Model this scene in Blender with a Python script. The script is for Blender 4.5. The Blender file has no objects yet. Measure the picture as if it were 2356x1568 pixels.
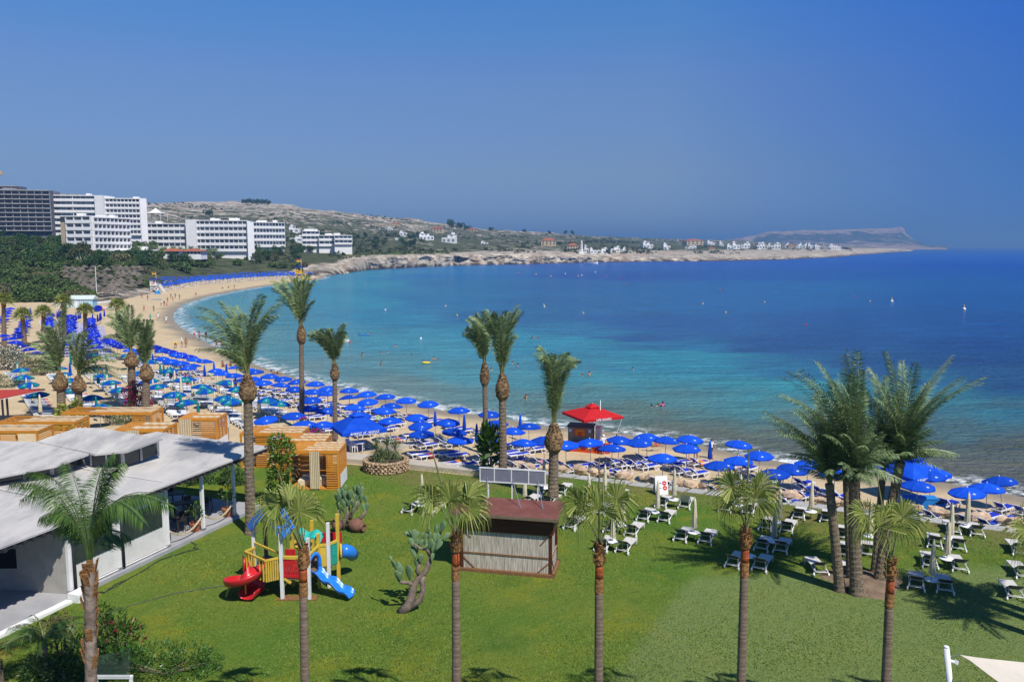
import bpy, math, random
import numpy as np
from mathutils import Vector, Matrix
R = math.radians
scene = bpy.context.scene
random.seed(7); rng = np.random.default_rng(7)
# ------------------------------------------------------------------ camera
H = 18.2                                   # eye height above the sea: a sixth floor balcony
FPX = 1832.6; CX = 1178.0; CY = 784.0      # focal length and centre on a 2356 px wide sheet
PITCH = math.atan((CY - 567.0) / FPX)
cam = bpy.data.objects.new('camera', bpy.data.cameras.new('camera'))
scene.collection.objects.link(cam)
cam.data.sensor_width = 36.0; cam.data.lens = 36.0 * FPX / 2356.0
cam.location = (0, 0, H); cam.rotation_euler = (R(90) - PITCH, 0, 0)
cam.data.clip_start = 0.5; cam.data.clip_end = 80000
scene.camera = cam
# ------------------------------------------------------------------ sky and sun
SUN_EL, SUN_AZ = R(54), R(143)             # azimuth clockwise from +Y: behind the camera, to the right
world = bpy.data.worlds.new('World'); scene.world = world
world.use_nodes = True
wn = world.node_tree
bg = wn.nodes['Background']
sky = wn.nodes.new('ShaderNodeTexSky')
sky.sky_type = 'NISHITA'; sky.sun_disc = False
sky.sun_elevation = SUN_EL; sky.sun_rotation = SUN_AZ
sky.altitude = 600; sky.air_density = 1.0; sky.dust_density = 0.25; sky.ozone_density = 4.0
hsv = wn.nodes.new('ShaderNodeHueSaturation')
hsv.inputs['Saturation'].default_value = 1.0; hsv.inputs['Value'].default_value = 1.0
wn.links.new(sky.outputs[0], hsv.inputs['Color'])
# the summer sky over this bay keeps its blue down to the skyline and is deepest away from the sun's side
sep = wn.nodes.new('ShaderNodeSeparateXYZ')
tcw = wn.nodes.new('ShaderNodeTexCoord'); wn.links.new(tcw.outputs['Generated'], sep.inputs[0])
rmp = wn.nodes.new('ShaderNodeValToRGB'); wn.links.new(sep.outputs['Z'], rmp.inputs[0])
SKYF = [(0.0, (.36, .50, .76)), (.026, (.38, .50, .84)), (.09, (.60, .64, .82)), (.19, (.74, .84, 1.08)), (.275, (.55, .98, 1.38)), (.6, (.62, 1.0, 1.25))]
while len(rmp.color_ramp.elements) < len(SKYF): rmp.color_ramp.elements.new(.5)
for e, (p, c) in zip(rmp.color_ramp.elements, SKYF): e.position = p; e.color = (*c, 1)
mul = wn.nodes.new('ShaderNodeMix'); mul.data_type = 'RGBA'; mul.blend_type = 'MULTIPLY'; mul.inputs[0].default_value = 1
wn.links.new(hsv.outputs[0], mul.inputs[6]); wn.links.new(rmp.outputs[0], mul.inputs[7])
azr = wn.nodes.new('ShaderNodeMapRange'); azr.inputs[1].default_value = .2; azr.inputs[2].default_value = .62; azr.inputs[1].default_value = .18; azr.inputs[2].default_value = .58
wn.links.new(sep.outputs['X'], azr.inputs[0])
mul2 = wn.nodes.new('ShaderNodeMix'); mul2.data_type = 'RGBA'; mul2.blend_type = 'MULTIPLY'; wn.links.new(azr.outputs[0], mul2.inputs[0])
wn.links.new(mul.outputs[2], mul2.inputs[6]); mul2.inputs[7].default_value = (.17, .52, 1.02, 1)
wn.links.new(mul2.outputs[2], bg.inputs['Color'])
bg.inputs['Strength'].default_value = 0.076
sl = bpy.data.lights.new('sun', 'SUN'); sl.energy = 4.7; sl.angle = R(0.53); sl.color = (1.0, 0.95, 0.87)
sun = bpy.data.objects.new('sun', sl); scene.collection.objects.link(sun)
SUNV = Vector((math.sin(SUN_AZ) * math.cos(SUN_EL), math.cos(SUN_AZ) * math.cos(SUN_EL), math.sin(SUN_EL)))
sun.rotation_euler = SUNV.to_track_quat('Z', 'Y').to_euler()
sun.location = (0, 0, 60)
vs = scene.view_settings
vs.view_transform = 'Standard'; vs.look = 'None'; vs.exposure = 0.28; vs.gamma = 1.0; vs.use_curve_mapping = False
scene.cycles.max_bounces = 6; scene.cycles.transparent_max_bounces = 8
scene.cycles.volume_bounces = 0; scene.cycles.use_denoising = True
# ------------------------------------------------------------------ from the photo sheet to the place
CP, SP = math.cos(PITCH), math.sin(PITCH)
def ray(x, y):
    u, v = (x - CX) / FPX, (y - CY) / FPX
    return Vector((u, CP - v * SP, -SP - v * CP))
def at(x, y, z=0.0):                       # the point of height z seen at (x, y)
    d = ray(x, y); t = (z - H) / d.z
    return Vector((d.x * t, d.y * t, z))
def pt(x, y, dist):                        # the point seen at (x, y) that lies dist metres ahead
    d = ray(x, y); t = dist / d.y
    return Vector((d.x * t, dist, H + d.z * t))
def proj(p):
    x, y, z = p[0], p[1], p[2] - H
    dep = y * CP - z * SP; up = y * SP + z * CP
    return (CX + FPX * x / dep, CY - FPX * up / dep)
def zz(ox, oy, s):                         # reader for one enlarged crop of the photo
    return lambda x, y: ((ox + x * s) / 1.37733, (oy + y * s) / 1.37733)
Z0 = zz(0, 500, .35073); Z2 = zz(800, 600, .35073); Z3 = zz(1600, 650, .35073); Z4 = zz(2400, 650, .35866)
B1 = zz(0, 850, .35067); B2 = zz(550, 1000, .31881); B3 = zz(1050, 1150, .28695); B4 = zz(1600, 1200, .28695)
B5 = zz(2150, 1300, .31884); B6 = zz(2650, 1350, .35083); C1 = zz(0, 1250, .28695); C2 = zz(0, 1650, .32528)
C3 = zz(500, 1350, .28698); C4 = zz(680, 1500, .29329); C5 = zz(1180, 1400, .35714); C6 = zz(1800, 1400, .38272)
# ------------------------------------------------------------------ mesh helpers
def np_fbm(x, y, oct=4, seed=0):
    x = np.asarray(x, float); y = np.asarray(y, float)
    def h(i, j, s):
        n = np.sin(i * 127.1 + j * 311.7 + s * 74.7) * 43758.5453
        return n - np.floor(n)
    out = np.zeros(np.broadcast(x, y).shape); a = .5; tot = 0
    for o in range(oct):
        xi, yi = np.floor(x), np.floor(y); fx, fy = x - xi, y - yi
        fx = fx * fx * (3 - 2 * fx); fy = fy * fy * (3 - 2 * fy)
        s = seed + o * 17
        v = (h(xi, yi, s) * (1 - fx) + h(xi + 1, yi, s) * fx) * (1 - fy) + (h(xi, yi + 1, s) * (1 - fx) + h(xi + 1, yi + 1, s) * fx) * fy
        out = out + a * v; tot += a; a *= .5; x = x * 2.03 + 11.3; y = y * 2.03 + 5.7
    return out / tot
class M:
    def __init__(s): s.v = []; s.f = []; s.n = 0; s.q = []; s.m = []; s.mi = 0
    def add(s, v, f):
        b = s.n; s.v.append(np.asarray(v, float).reshape(-1, 3)); s.n += len(s.v[-1])
        for a in f: s.f.append([i + b for i in a]); s.m.append(s.mi)
        return s
    def box(s, c, d, rz=0.0, rx=0.0, ry=0.0, mat=None):
        x, y, z = d[0] / 2, d[1] / 2, d[2] / 2
        P = np.array([(-x, -y, -z), (x, -y, -z), (x, y, -z), (-x, y, -z), (-x, -y, z), (x, -y, z), (x, y, z), (-x, y, z)])
        if rz or rx or ry:
            m = np.array((Matrix.Rotation(rz, 3, 'Z') @ Matrix.Rotation(ry, 3, 'Y') @ Matrix.Rotation(rx, 3, 'X')))
            P = P @ m.T
        return s.add(P + np.array(c, float), [(0, 3, 2, 1), (4, 5, 6, 7), (0, 1, 5, 4), (1, 2, 6, 5), (2, 3, 7, 6), (3, 0, 4, 7)])
    def bar(s, a, b, w, h=None, up=(0, 0, 1)):
        a = Vector(a); b = Vector(b); h = h or w
        d = (b - a).normalized(); u = Vector(up)
        if abs(d.dot(u)) > .97: u = Vector((0, 1, 0))
        r = d.cross(u).normalized(); u = r.cross(d).normalized()
        r = r * w / 2; u = u * h / 2
        P = [a - r - u, a + r - u, a + r + u, a - r + u, b - r - u, b + r - u, b + r + u, b - r + u]
        return s.add(P, [(0, 1, 2, 3), (4, 7, 6, 5), (0, 4, 5, 1), (1, 5, 6, 2), (2, 6, 7, 3), (3, 7, 4, 0)])
    def tube(s, pts, rad, n=8, cap=True):
        pts = [Vector(p) for p in pts]
        if not hasattr(rad, '__len__'): rad = [rad] * len(pts)
        ref = None; V = []
        for i, p in enumerate(pts):
            d = (pts[min(i + 1, len(pts) - 1)] - pts[max(i - 1, 0)])
            d = d.normalized() if d.length > 1e-9 else Vector((0, 0, 1))
            if ref is None: ref = Vector((1, 0, 0)) if abs(d.x) < .8 else Vector((0, 1, 0))
            r = (ref - d * ref.dot(d)).normalized(); ref = r; b = d.cross(r)
            for k in range(n):
                t = 2 * math.pi * k / n
                V.append(p + (r * math.cos(t) + b * math.sin(t)) * rad[i])
        F = [(i * n + k, i * n + (k + 1) % n, (i + 1) * n + (k + 1) % n, (i + 1) * n + k) for i in range(len(pts) - 1) for k in range(n)]
        if cap: F += [tuple(range(n))[::-1], tuple((len(pts) - 1) * n + k for k in range(n))]
        return s.add(V, F)
    def lathe(s, prof, n=16, c=(0, 0, 0), cap=True, sx=1, sy=1):
        V = [(c[0] + r * sx * math.cos(2 * math.pi * k / n), c[1] + r * sy * math.sin(2 * math.pi * k / n), c[2] + z) for r, z in prof for k in range(n)]
        F = [(i * n + k, i * n + (k + 1) % n, (i + 1) * n + (k + 1) % n, (i + 1) * n + k) for i in range(len(prof) - 1) for k in range(n)]
        if cap: F += [tuple(range(n))[::-1], tuple((len(prof) - 1) * n + k for k in range(n))]
        return s.add(V, F)
    def prism(s, poly, z0, z1):
        n = len(poly)
        V = [(p[0], p[1], z0) for p in poly] + [(p[0], p[1], z1) for p in poly]
        a = sum(poly[i][0] * poly[(i + 1) % n][1] - poly[(i + 1) % n][0] * poly[i][1] for i in range(n))
        F = [tuple(range(n))[::-1], tuple(range(n, 2 * n))] + [(i, (i + 1) % n, n + (i + 1) % n, n + i) for i in range(n)]
        if a < 0: F = [f[::-1] for f in F]
        return s.add(V, F)
    def slab(s, top, th):                    # a sheet with corners in space, given thickness downwards
        n = len(top); V = [tuple(p) for p in top] + [(p[0], p[1], p[2] - th) for p in top]
        F = [tuple(range(n)), tuple(range(n, 2 * n))[::-1]] + [(i, n + i, n + (i + 1) % n, (i + 1) % n) for i in range(n)]
        a = sum(top[i][0] * top[(i + 1) % n][1] - top[(i + 1) % n][0] * top[i][1] for i in range(n))
        if a < 0: F = [f[::-1] for f in F]
        return s.add(V, F)
    def ball(s, c, r, nu=10, nv=6, sq=(1, 1, 1), jit=0.0, seed=0):
        rr = random.Random(seed); V = [(c[0], c[1], c[2] - r * sq[2])]
        for j in range(1, nv):
            ph = math.pi * j / nv
            for i in range(nu):
                t = 2 * math.pi * i / nu; k = r * (1 + rr.uniform(-jit, jit))
                V.append((c[0] + k * sq[0] * math.sin(ph) * math.cos(t), c[1] + k * sq[1] * math.sin(ph) * math.sin(t), c[2] - k * sq[2] * math.cos(ph)))
        V.append((c[0], c[1], c[2] + r * sq[2])); top = len(V) - 1
        F = [(0, 1 + (i + 1) % nu, 1 + i) for i in range(nu)]
        for j in range(nv - 2):
            b = 1 + j * nu
            F += [(b + i, b + (i + 1) % nu, b + nu + (i + 1) % nu, b + nu + i) for i in range(nu)]
        b = 1 + (nv - 2) * nu
        F += [(b + i, b + (i + 1) % nu, top) for i in range(nu)]
        return s.add(V, F)
    def quads(s, V):                         # V: (n, 4, 3) loose leaf faces
        V = np.asarray(V, float); n = len(V)
        if not n: return s
        s.q.append((s.n, n)); s.v.append(V.reshape(-1, 3)); s.n += 4 * n
        return s
    def mesh(s, name, mats, smooth=False):
        me = bpy.data.meshes.new(name)
        V = np.concatenate(s.v) if s.v else np.zeros((0, 3))
        lens = [len(f) for f in s.f]; idx = [i for f in s.f for i in f]; mi = list(s.m)
        L = np.array(idx, dtype=np.int32); ln = np.array(lens, dtype=np.int32)
        for b, n in s.q:
            L = np.concatenate([L, np.arange(b, b + 4 * n, dtype=np.int32)]); ln = np.concatenate([ln, np.full(n, 4, np.int32)]); mi += [s.mi] * n
        me.vertices.add(len(V)); me.vertices.foreach_set('co', V.astype(np.float32).ravel())
        me.loops.add(len(L)); me.loops.foreach_set('vertex_index', L)
        me.polygons.add(len(ln)); st = np.zeros(len(ln), np.int32)
        if len(ln): st[1:] = np.cumsum(ln)[:-1]
        me.polygons.foreach_set('loop_start', st); me.polygons.foreach_set('loop_total', ln)
        for m in (mats if isinstance(mats, (list, tuple)) else [mats]): me.materials.append(m)
        me.polygons.foreach_set('material_index', np.array(mi, np.int32))
        me.polygons.foreach_set('use_smooth', np.full(len(ln), bool(smooth)))
        me.update(calc_edges=True); me.validate(); return me
    def build(s, name, mats, parent=None, smooth=False, loc=None, **tags):
        o = bpy.data.objects.new(name, s.mesh(name, mats, smooth)); scene.collection.objects.link(o)
        if parent: o.parent = parent
        if loc is not None: o.location = loc
        for k, v in tags.items(): o[k] = v
        return o
def thing(name, label, cat, loc=(0, 0, 0), rz=0.0, group=None):
    o = bpy.data.objects.new(name, None); scene.collection.objects.link(o)
    o.location = loc; o.rotation_euler = (0, 0, rz); o['label'] = label; o['category'] = cat
    o.empty_display_size = .2
    if group: o['group'] = group
    return o
KIDS = {}
def dup(root, loc, rz=0.0, label=None, group=None, scale=None):
    if root not in KIDS: KIDS[root] = [(c, [g for g in bpy.data.objects if g.parent == c]) for c in bpy.data.objects if c.parent == root]
    r = root.copy(); scene.collection.objects.link(r); r.location = loc; r.rotation_euler = (0, 0, rz)
    if label: r['label'] = label
    if group: r['group'] = group
    if scale: r.scale = scale if hasattr(scale, '__len__') else (scale,) * 3
    for c, gs in KIDS[root]:
        d = c.copy(); scene.collection.objects.link(d); d.parent = r
        for g in gs:
            e = g.copy(); scene.collection.objects.link(e); e.parent = d
    return r
def ordn(n):
    w = ['first', 'second', 'third', 'fourth', 'fifth', 'sixth', 'seventh', 'eighth', 'ninth', 'tenth', 'eleventh', 'twelfth']
    if n < 12: return w[n]
    n += 1; return f"{n}{'th' if 10 <= n % 100 <= 20 else {1: 'st', 2: 'nd', 3: 'rd'}.get(n % 10, 'th')}"
LAND = []                                    # landmarks used to tell repeats apart: (phrase, x, y)
def relabel(objs, look, marks=None):
    """give every copy a label of its own: its rank by distance on one side of the nearest landmark"""
    b = {}
    for o in objs:
        x, y = o.location.x, o.location.y
        nm, lx, ly = min(marks or LAND, key=lambda m: math.hypot(m[1] - x, m[2] - y))
        px, _ = proj((x, y, o.location.z)); qx, _ = proj((lx, ly, 1.0))
        dx, dy = (px - qx) * y / FPX, y - ly
        side = ('to the right of' if dx > 0 else 'to the left of') if abs(dx) > abs(dy) * .7 else ('beyond' if dy > 0 else 'in front of')
        b.setdefault((nm, side), []).append((math.hypot(x - lx, y - ly), o))
    for (nm, side), L in b.items():
        L.sort(key=lambda t: t[0])
        for i, (_, o) in enumerate(L):
            o['label'] = f"{look}, {'nearest' if i == 0 else ordn(i)} {side} {nm}"
# ------------------------------------------------------------------ materials
MATS = {}
def mat(name, c1, c2=None, scale=4.0, rough=.7, bump=0.0, bscale=None, spec=.3, metal=0.0, stretch=None, rand=0.0, island=False, trans=0.0, detail=5.0, world_co=False, lo=.35, hi=.65, c3=None, scale3=.5, alpha=1.0, coat=0.0):
    m = bpy.data.materials.new(name); m.use_nodes = True; nt = m.node_tree; N, Lk = nt.nodes, nt.links
    b = N['Principled BSDF']; out = N['Material Output']
    b.inputs['Roughness'].default_value = rough; b.inputs['Specular IOR Level'].default_value = spec; b.inputs['Metallic'].default_value = metal
    if coat: b.inputs['Coat Weight'].default_value = coat
    col = None
    tc = N.new('ShaderNodeTexCoord'); mp = N.new('ShaderNodeMapping')
    if world_co:
        g = N.new('ShaderNodeNewGeometry'); Lk.new(g.outputs['Position'], mp.inputs['Vector'])
    else: Lk.new(tc.outputs['Object'], mp.inputs['Vector'])
    if stretch: mp.inputs['Scale'].default_value = stretch
    def noise(sc, dt=detail):
        n = N.new('ShaderNodeTexNoise'); n.inputs['Scale'].default_value = sc; n.inputs['Detail'].default_value = dt
        n.inputs['Roughness'].default_value = .62
        Lk.new(mp.outputs[0], n.inputs['Vector']); return n
    def mix(fac, a, bb):
        x = N.new('ShaderNodeMix'); x.data_type = 'RGBA'
        if hasattr(fac, 'is_linked'): Lk.new(fac, x.inputs['Factor'])
        else: x.inputs['Factor'].default_value = fac
        for v, k in ((a, 'A'), (bb, 'B')):
            s = [i for i in x.inputs if i.name == k and i.type == 'RGBA'][0]
            if hasattr(v, 'is_linked'): Lk.new(v, s)
            else: s.default_value = (*v, 1)
        return [o for o in x.outputs if o.type == 'RGBA'][0]
    def ramp(sock, lo, hi):
        r = N.new('ShaderNodeMapRange'); r.inputs['From Min'].default_value = lo; r.inputs['From Max'].default_value = hi
        Lk.new(sock, r.inputs['Value']); return r.outputs[0]
    if c2 is not None:
        if island:
            g = N.new('ShaderNodeNewGeometry'); f = g.outputs['Random Per Island']
        else: f = ramp(noise(scale).outputs['Fac'], lo, hi)
        col = mix(f, c1, c2)
        if c3 is not None: col = mix(ramp(noise(scale3).outputs['Fac'], .48, .62), col, c3)
    if rand:
        oi = N.new('ShaderNodeObjectInfo'); hv = N.new('ShaderNodeHueSaturation')
        r = N.new('ShaderNodeMapRange'); r.inputs['To Min'].default_value = 1 - rand; r.inputs['To Max'].default_value = 1 + rand
        Lk.new(oi.outputs['Random'], r.inputs['Value']); Lk.new(r.outputs[0], hv.inputs['Value'])
        if col is None: hv.inputs['Color'].default_value = (*c1, 1)
        else: Lk.new(col, hv.inputs['Color'])
        col = hv.outputs[0]
    if col is None: b.inputs['Base Color'].default_value = (*c1, 1)
    else: Lk.new(col, b.inputs['Base Color'])
    if bump:
        bp = N.new('ShaderNodeBump'); bp.inputs['Strength'].default_value = min(1, bump); bp.inputs['Distance'].default_value = .05 if bump <= 1 else .05 * bump
        Lk.new(noise(bscale or scale * 3).outputs['Fac'], bp.inputs['Height']); Lk.new(bp.outputs[0], b.inputs['Normal'])
    if trans:
        t = N.new('ShaderNodeBsdfTranslucent'); ms = N.new('ShaderNodeMixShader'); ms.inputs[0].default_value = trans
        if col is None: t.inputs['Color'].default_value = (*c1, 1)
        else: Lk.new(col, t.inputs['Color'])
        Lk.new(b.outputs[0], ms.inputs[1]); Lk.new(t.outputs[0], ms.inputs[2]); Lk.new(ms.outputs[0], out.inputs['Surface'])
    if alpha < 1: b.inputs['Alpha'].default_value = alpha
    MATS[name] = m; return m
def text_obj(s, size, loc, rot, m, name='lettering', parent=None, bold=False, extrude=.003):
    """lettering turned into a mesh"""
    cu = bpy.data.curves.new(name, 'FONT'); cu.body = s; cu.size = size; cu.align_x = 'CENTER'; cu.align_y = 'CENTER'; cu.extrude = extrude
    if bold: cu.offset = size * .02
    t = bpy.data.objects.new('tmp', cu); scene.collection.objects.link(t)
    dg = bpy.context.evaluated_depsgraph_get(); me = bpy.data.meshes.new_from_object(t.evaluated_get(dg))
    bpy.data.objects.remove(t); me.materials.clear(); me.materials.append(m); me.name = name
    o = bpy.data.objects.new(name, me); scene.collection.objects.link(o); o.location = loc; o.rotation_euler = rot
    if parent: o.parent = parent
    return o
WHITE = mat('white_paint', (.78, .78, .76), (.70, .70, .68), 3, .5)
PLASTIC = mat('white_resin', (.80, .80, .80), (.72, .72, .72), 6, .35, spec=.4)
METAL = mat('grey_metal', (.42, .43, .45), rough=.35, metal=.7)
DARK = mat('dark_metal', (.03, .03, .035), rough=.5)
BLUE = mat('blue_canvas', (.004, .065, .56), (.010, .095, .66), 1.5, .75, spec=.15, rand=.24, bump=.3, bscale=6, trans=.25)
SLING = mat('blue_sling', (.01, .03, .36), (.012, .04, .44), 3, .8, rand=.12)
TEAL = mat('teal_canvas', (.006, .19, .21), (.010, .24, .25), 3, .75, spec=.15, rand=.08, trans=.25)
BLUE2 = mat('blue_gore_canvas', (.004, .060, .40), (.006, .08, .46), 3, .75, spec=.15, rand=.08, trans=.25)
NAVY = mat('deep_blue_canvas', (.006, .022, .38), (.01, .03, .48), 3, .8, spec=.15, rand=.32, trans=.2)
CREAM = mat('cream_canvas', (.62, .56, .40), (.52, .47, .33), 3, .85, bump=.5, bscale=5, rand=.06)
ORANGE = mat('varnished_pine', (.62, .27, .035), (.50, .19, .02), 3, .45, stretch=(1, 1, 9), spec=.4, rand=.1)
LINEN = mat('linen_cloth', (.56, .47, .31), (.48, .40, .26), 6, .9, bump=.3)
# ================================================================== THE SETTING
SHORE = [(2760, 1190), (2560, 1168), (2356, 1143), (2300, 1132), (2200, 1113), (2100, 1101), (2000, 1090), (1900, 1078), (1800, 1062), (1700, 1044), (1600, 1021), (1500, 1005), (1400, 993), (1300, 984), (1240, 978), (1180, 966), (1100, 954), (1000, 941), (930, 926), (850, 906), (760, 888), (680, 868), (600, 843), (540, 818), (490, 795), (445, 771), (412, 750), (398, 733), (402, 716), (425, 699), (475, 683), (550, 668), (620, 657), (690, 648), (742, 641), (748, 636.5), (735, 632.5)]
SHW = np.array([tuple(at(x, y, 0))[:2] for x, y in SHORE])
LANDPOLY = np.array([tuple(p) for p in SHW] + [(-110, 560), (-700, 520), (-900, -60), (200, -60), (150, 30)])
def inpoly(px, py, P):
    ins = np.zeros(px.shape, bool); n = len(P)
    for i in range(n):
        x0, y0 = P[i]; x1, y1 = P[(i + 1) % n]
        c = (y0 > py) != (y1 > py)
        with np.errstate(divide='ignore', invalid='ignore'):
            xi = (x1 - x0) * (py - y0) / (y1 - y0) + x0
        ins ^= c & (px < xi)
    return ins
def shore_sd(px, py):
    px = np.asarray(px, float); py = np.asarray(py, float); d = np.full(px.shape, 1e9)
    for i in range(len(SHW) - 1):
        a, b = SHW[i], SHW[i + 1]; ab = b - a
        t = np.clip(((px - a[0]) * ab[0] + (py - a[1]) * ab[1]) / (ab @ ab), 0, 1)
        d = np.minimum(d, np.hypot(px - a[0] - t * ab[0], py - a[1] - t * ab[1]))
    return np.where(inpoly(px, py, LANDPOLY), d, -d)
def sand_z(x, y):
    sd = shore_sd(x, y)
    return np.where(sd > 0, .95 * (1 - np.exp(-sd / 11.0)), .085 * sd).clip(-2.5, 2) + .05 * (np_fbm(np.asarray(x) * .5, np.asarray(y) * .5, 3, 4) - .5) * (sd > 1)
def sz(x, y): return float(sand_z(np.array([x]), np.array([y]))[0])
def atsand(x, y, dz=0.0):                  # a point dz above the sand seen at (x, y)
    z = .9
    for _ in range(4):
        p = at(x, y, z + dz); z = sz(p.x, p.y)
    return at(x, y, z + dz)
def set_attr(me, name, arr, kind='FLOAT'):
    a = me.attributes.new(name, kind, 'POINT')
    a.data.foreach_set('value' if kind == 'FLOAT' else 'color', np.asarray(arr, np.float32).ravel())
def grid_obj(name, X, Y, Z, m, smooth=True, **attrs):
    r, c = X.shape; V = np.stack([X, Y, Z], -1).reshape(-1, 3)
    i = np.arange(r * c).reshape(r, c)
    Q = np.stack([i[:-1, :-1], i[:-1, 1:], i[1:, 1:], i[1:, :-1]], -1).reshape(-1, 4)
    me = bpy.data.meshes.new(name); me.vertices.add(len(V)); me.vertices.foreach_set('co', V.astype(np.float32).ravel())
    me.loops.add(Q.size); me.loops.foreach_set('vertex_index', Q.ravel().astype(np.int32))
    me.polygons.add(len(Q)); me.polygons.foreach_set('loop_start', np.arange(0, Q.size, 4, dtype=np.int32)); me.polygons.foreach_set('loop_total', np.full(len(Q), 4, np.int32))
    me.polygons.foreach_set('use_smooth', np.full(len(Q), smooth)); me.materials.append(m); me.update(calc_edges=True)
    for k, v in attrs.items():
        v = np.asarray(v, float)
        if v.ndim == 3: set_attr(me, k, np.concatenate([v, np.ones(v.shape[:2] + (1,))], -1), 'FLOAT_COLOR')
        else: set_attr(me, k, v)
    o = bpy.data.objects.new(name, me); scene.collection.objects.link(o); o['kind'] = 'structure'
    return o
class NT:                                    # small helper to wire larger materials
    def __init__(s, name):
        s.m = bpy.data.materials.new(name); s.m.use_nodes = True; s.t = s.m.node_tree; s.N = s.t.nodes; s.b = s.N['Principled BSDF']
        g = s.N.new('ShaderNodeNewGeometry'); s.pos = g.outputs['Position']
    def attr(s, n):
        a = s.N.new('ShaderNodeAttribute'); a.attribute_name = n; return a
    def link(s, a, b): s.t.links.new(a, b)
    def noise(s, sc, dt=5, vec=None, stretch=None, ro=.6):
        v = vec or s.pos
        if stretch:
            mp = s.N.new('ShaderNodeMapping'); mp.inputs['Scale'].default_value = stretch; s.link(v, mp.inputs[0]); v = mp.outputs[0]
        n = s.N.new('ShaderNodeTexNoise'); n.inputs['Scale'].default_value = sc; n.inputs['Detail'].default_value = dt; n.inputs['Roughness'].default_value = ro
        s.link(v, n.inputs['Vector']); return n.outputs['Fac']
    def rng(s, v, a, b, c=0.0, d=1.0):
        r = s.N.new('ShaderNodeMapRange'); r.inputs[1].default_value = a; r.inputs[2].default_value = b; r.inputs[3].default_value = c; r.inputs[4].default_value = d
        s.link(v, r.inputs[0]); return r.outputs[0]
    def math(s, op, a, b=0.0):
        n = s.N.new('ShaderNodeMath'); n.operation = op
        for k, v in ((0, a), (1, b)):
            if hasattr(v, 'is_linked'): s.link(v, n.inputs[k])
            else: n.inputs[k].default_value = v
        return n.outputs[0]
    def mix(s, f, a, b):
        x = s.N.new('ShaderNodeMix'); x.data_type = 'RGBA'
        if hasattr(f, 'is_linked'): s.link(f, x.inputs[0])
        else: x.inputs[0].default_value = f
        for v, k in ((a, 'A'), (b, 'B')):
            q = [i for i in x.inputs if i.name == k and i.type == 'RGBA'][0]
            if hasattr(v, 'is_linked'): s.link(v, q)
            else: q.default_value = (*v, 1)
        return [o for o in x.outputs if o.type == 'RGBA'][0]
    def bump(s, h, st, dist):
        b = s.N.new('ShaderNodeBump'); b.inputs['Strength'].default_value = st; b.inputs['Distance'].default_value = dist
        s.link(h, b.inputs['Height']); s.link(b.outputs[0], s.b.inputs['Normal'])
# ---- sea -----------------------------------------------------------------------------------------
def lin(c): return tuple((v / 255 / 12.92) if v / 255 < .04045 else ((v / 255 + .055) / 1.055) ** 2.4 for v in c)
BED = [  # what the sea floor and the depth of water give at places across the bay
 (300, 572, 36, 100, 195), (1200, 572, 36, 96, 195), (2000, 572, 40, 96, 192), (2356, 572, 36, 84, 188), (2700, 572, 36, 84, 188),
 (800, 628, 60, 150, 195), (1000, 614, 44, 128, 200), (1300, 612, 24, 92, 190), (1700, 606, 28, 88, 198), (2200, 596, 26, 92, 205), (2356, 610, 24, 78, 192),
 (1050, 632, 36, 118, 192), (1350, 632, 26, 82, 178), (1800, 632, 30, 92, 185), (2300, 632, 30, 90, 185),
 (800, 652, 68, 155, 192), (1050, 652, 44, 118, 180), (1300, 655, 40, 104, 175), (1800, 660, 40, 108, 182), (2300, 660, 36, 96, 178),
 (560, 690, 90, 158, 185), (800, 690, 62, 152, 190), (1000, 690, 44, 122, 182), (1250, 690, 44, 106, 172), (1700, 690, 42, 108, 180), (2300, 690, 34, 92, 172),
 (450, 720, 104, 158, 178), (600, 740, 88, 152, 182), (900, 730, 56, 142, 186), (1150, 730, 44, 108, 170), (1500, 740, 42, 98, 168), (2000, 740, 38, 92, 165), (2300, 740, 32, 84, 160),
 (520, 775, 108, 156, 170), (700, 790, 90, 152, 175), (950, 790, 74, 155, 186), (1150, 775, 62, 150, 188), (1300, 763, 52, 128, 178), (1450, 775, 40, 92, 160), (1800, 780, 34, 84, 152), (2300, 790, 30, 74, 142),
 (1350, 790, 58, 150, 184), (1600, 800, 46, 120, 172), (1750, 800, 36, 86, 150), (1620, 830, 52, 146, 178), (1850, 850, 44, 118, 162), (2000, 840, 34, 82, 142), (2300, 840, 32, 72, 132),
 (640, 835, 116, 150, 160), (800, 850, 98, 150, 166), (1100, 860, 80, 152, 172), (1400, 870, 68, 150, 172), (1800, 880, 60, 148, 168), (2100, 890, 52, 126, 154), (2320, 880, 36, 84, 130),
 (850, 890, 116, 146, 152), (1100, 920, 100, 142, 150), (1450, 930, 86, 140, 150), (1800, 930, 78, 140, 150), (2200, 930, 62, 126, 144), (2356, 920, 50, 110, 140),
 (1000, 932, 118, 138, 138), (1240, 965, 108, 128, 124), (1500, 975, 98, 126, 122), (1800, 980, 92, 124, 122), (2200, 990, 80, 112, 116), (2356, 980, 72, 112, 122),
 (1500, 998, 110, 118, 108), (1700, 1020, 104, 112, 100), (2000, 1040, 94, 104, 92), (2300, 1050, 92, 100, 90), (2300, 1100, 102, 102, 90), (2000, 1080, 106, 106, 92)]
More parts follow.
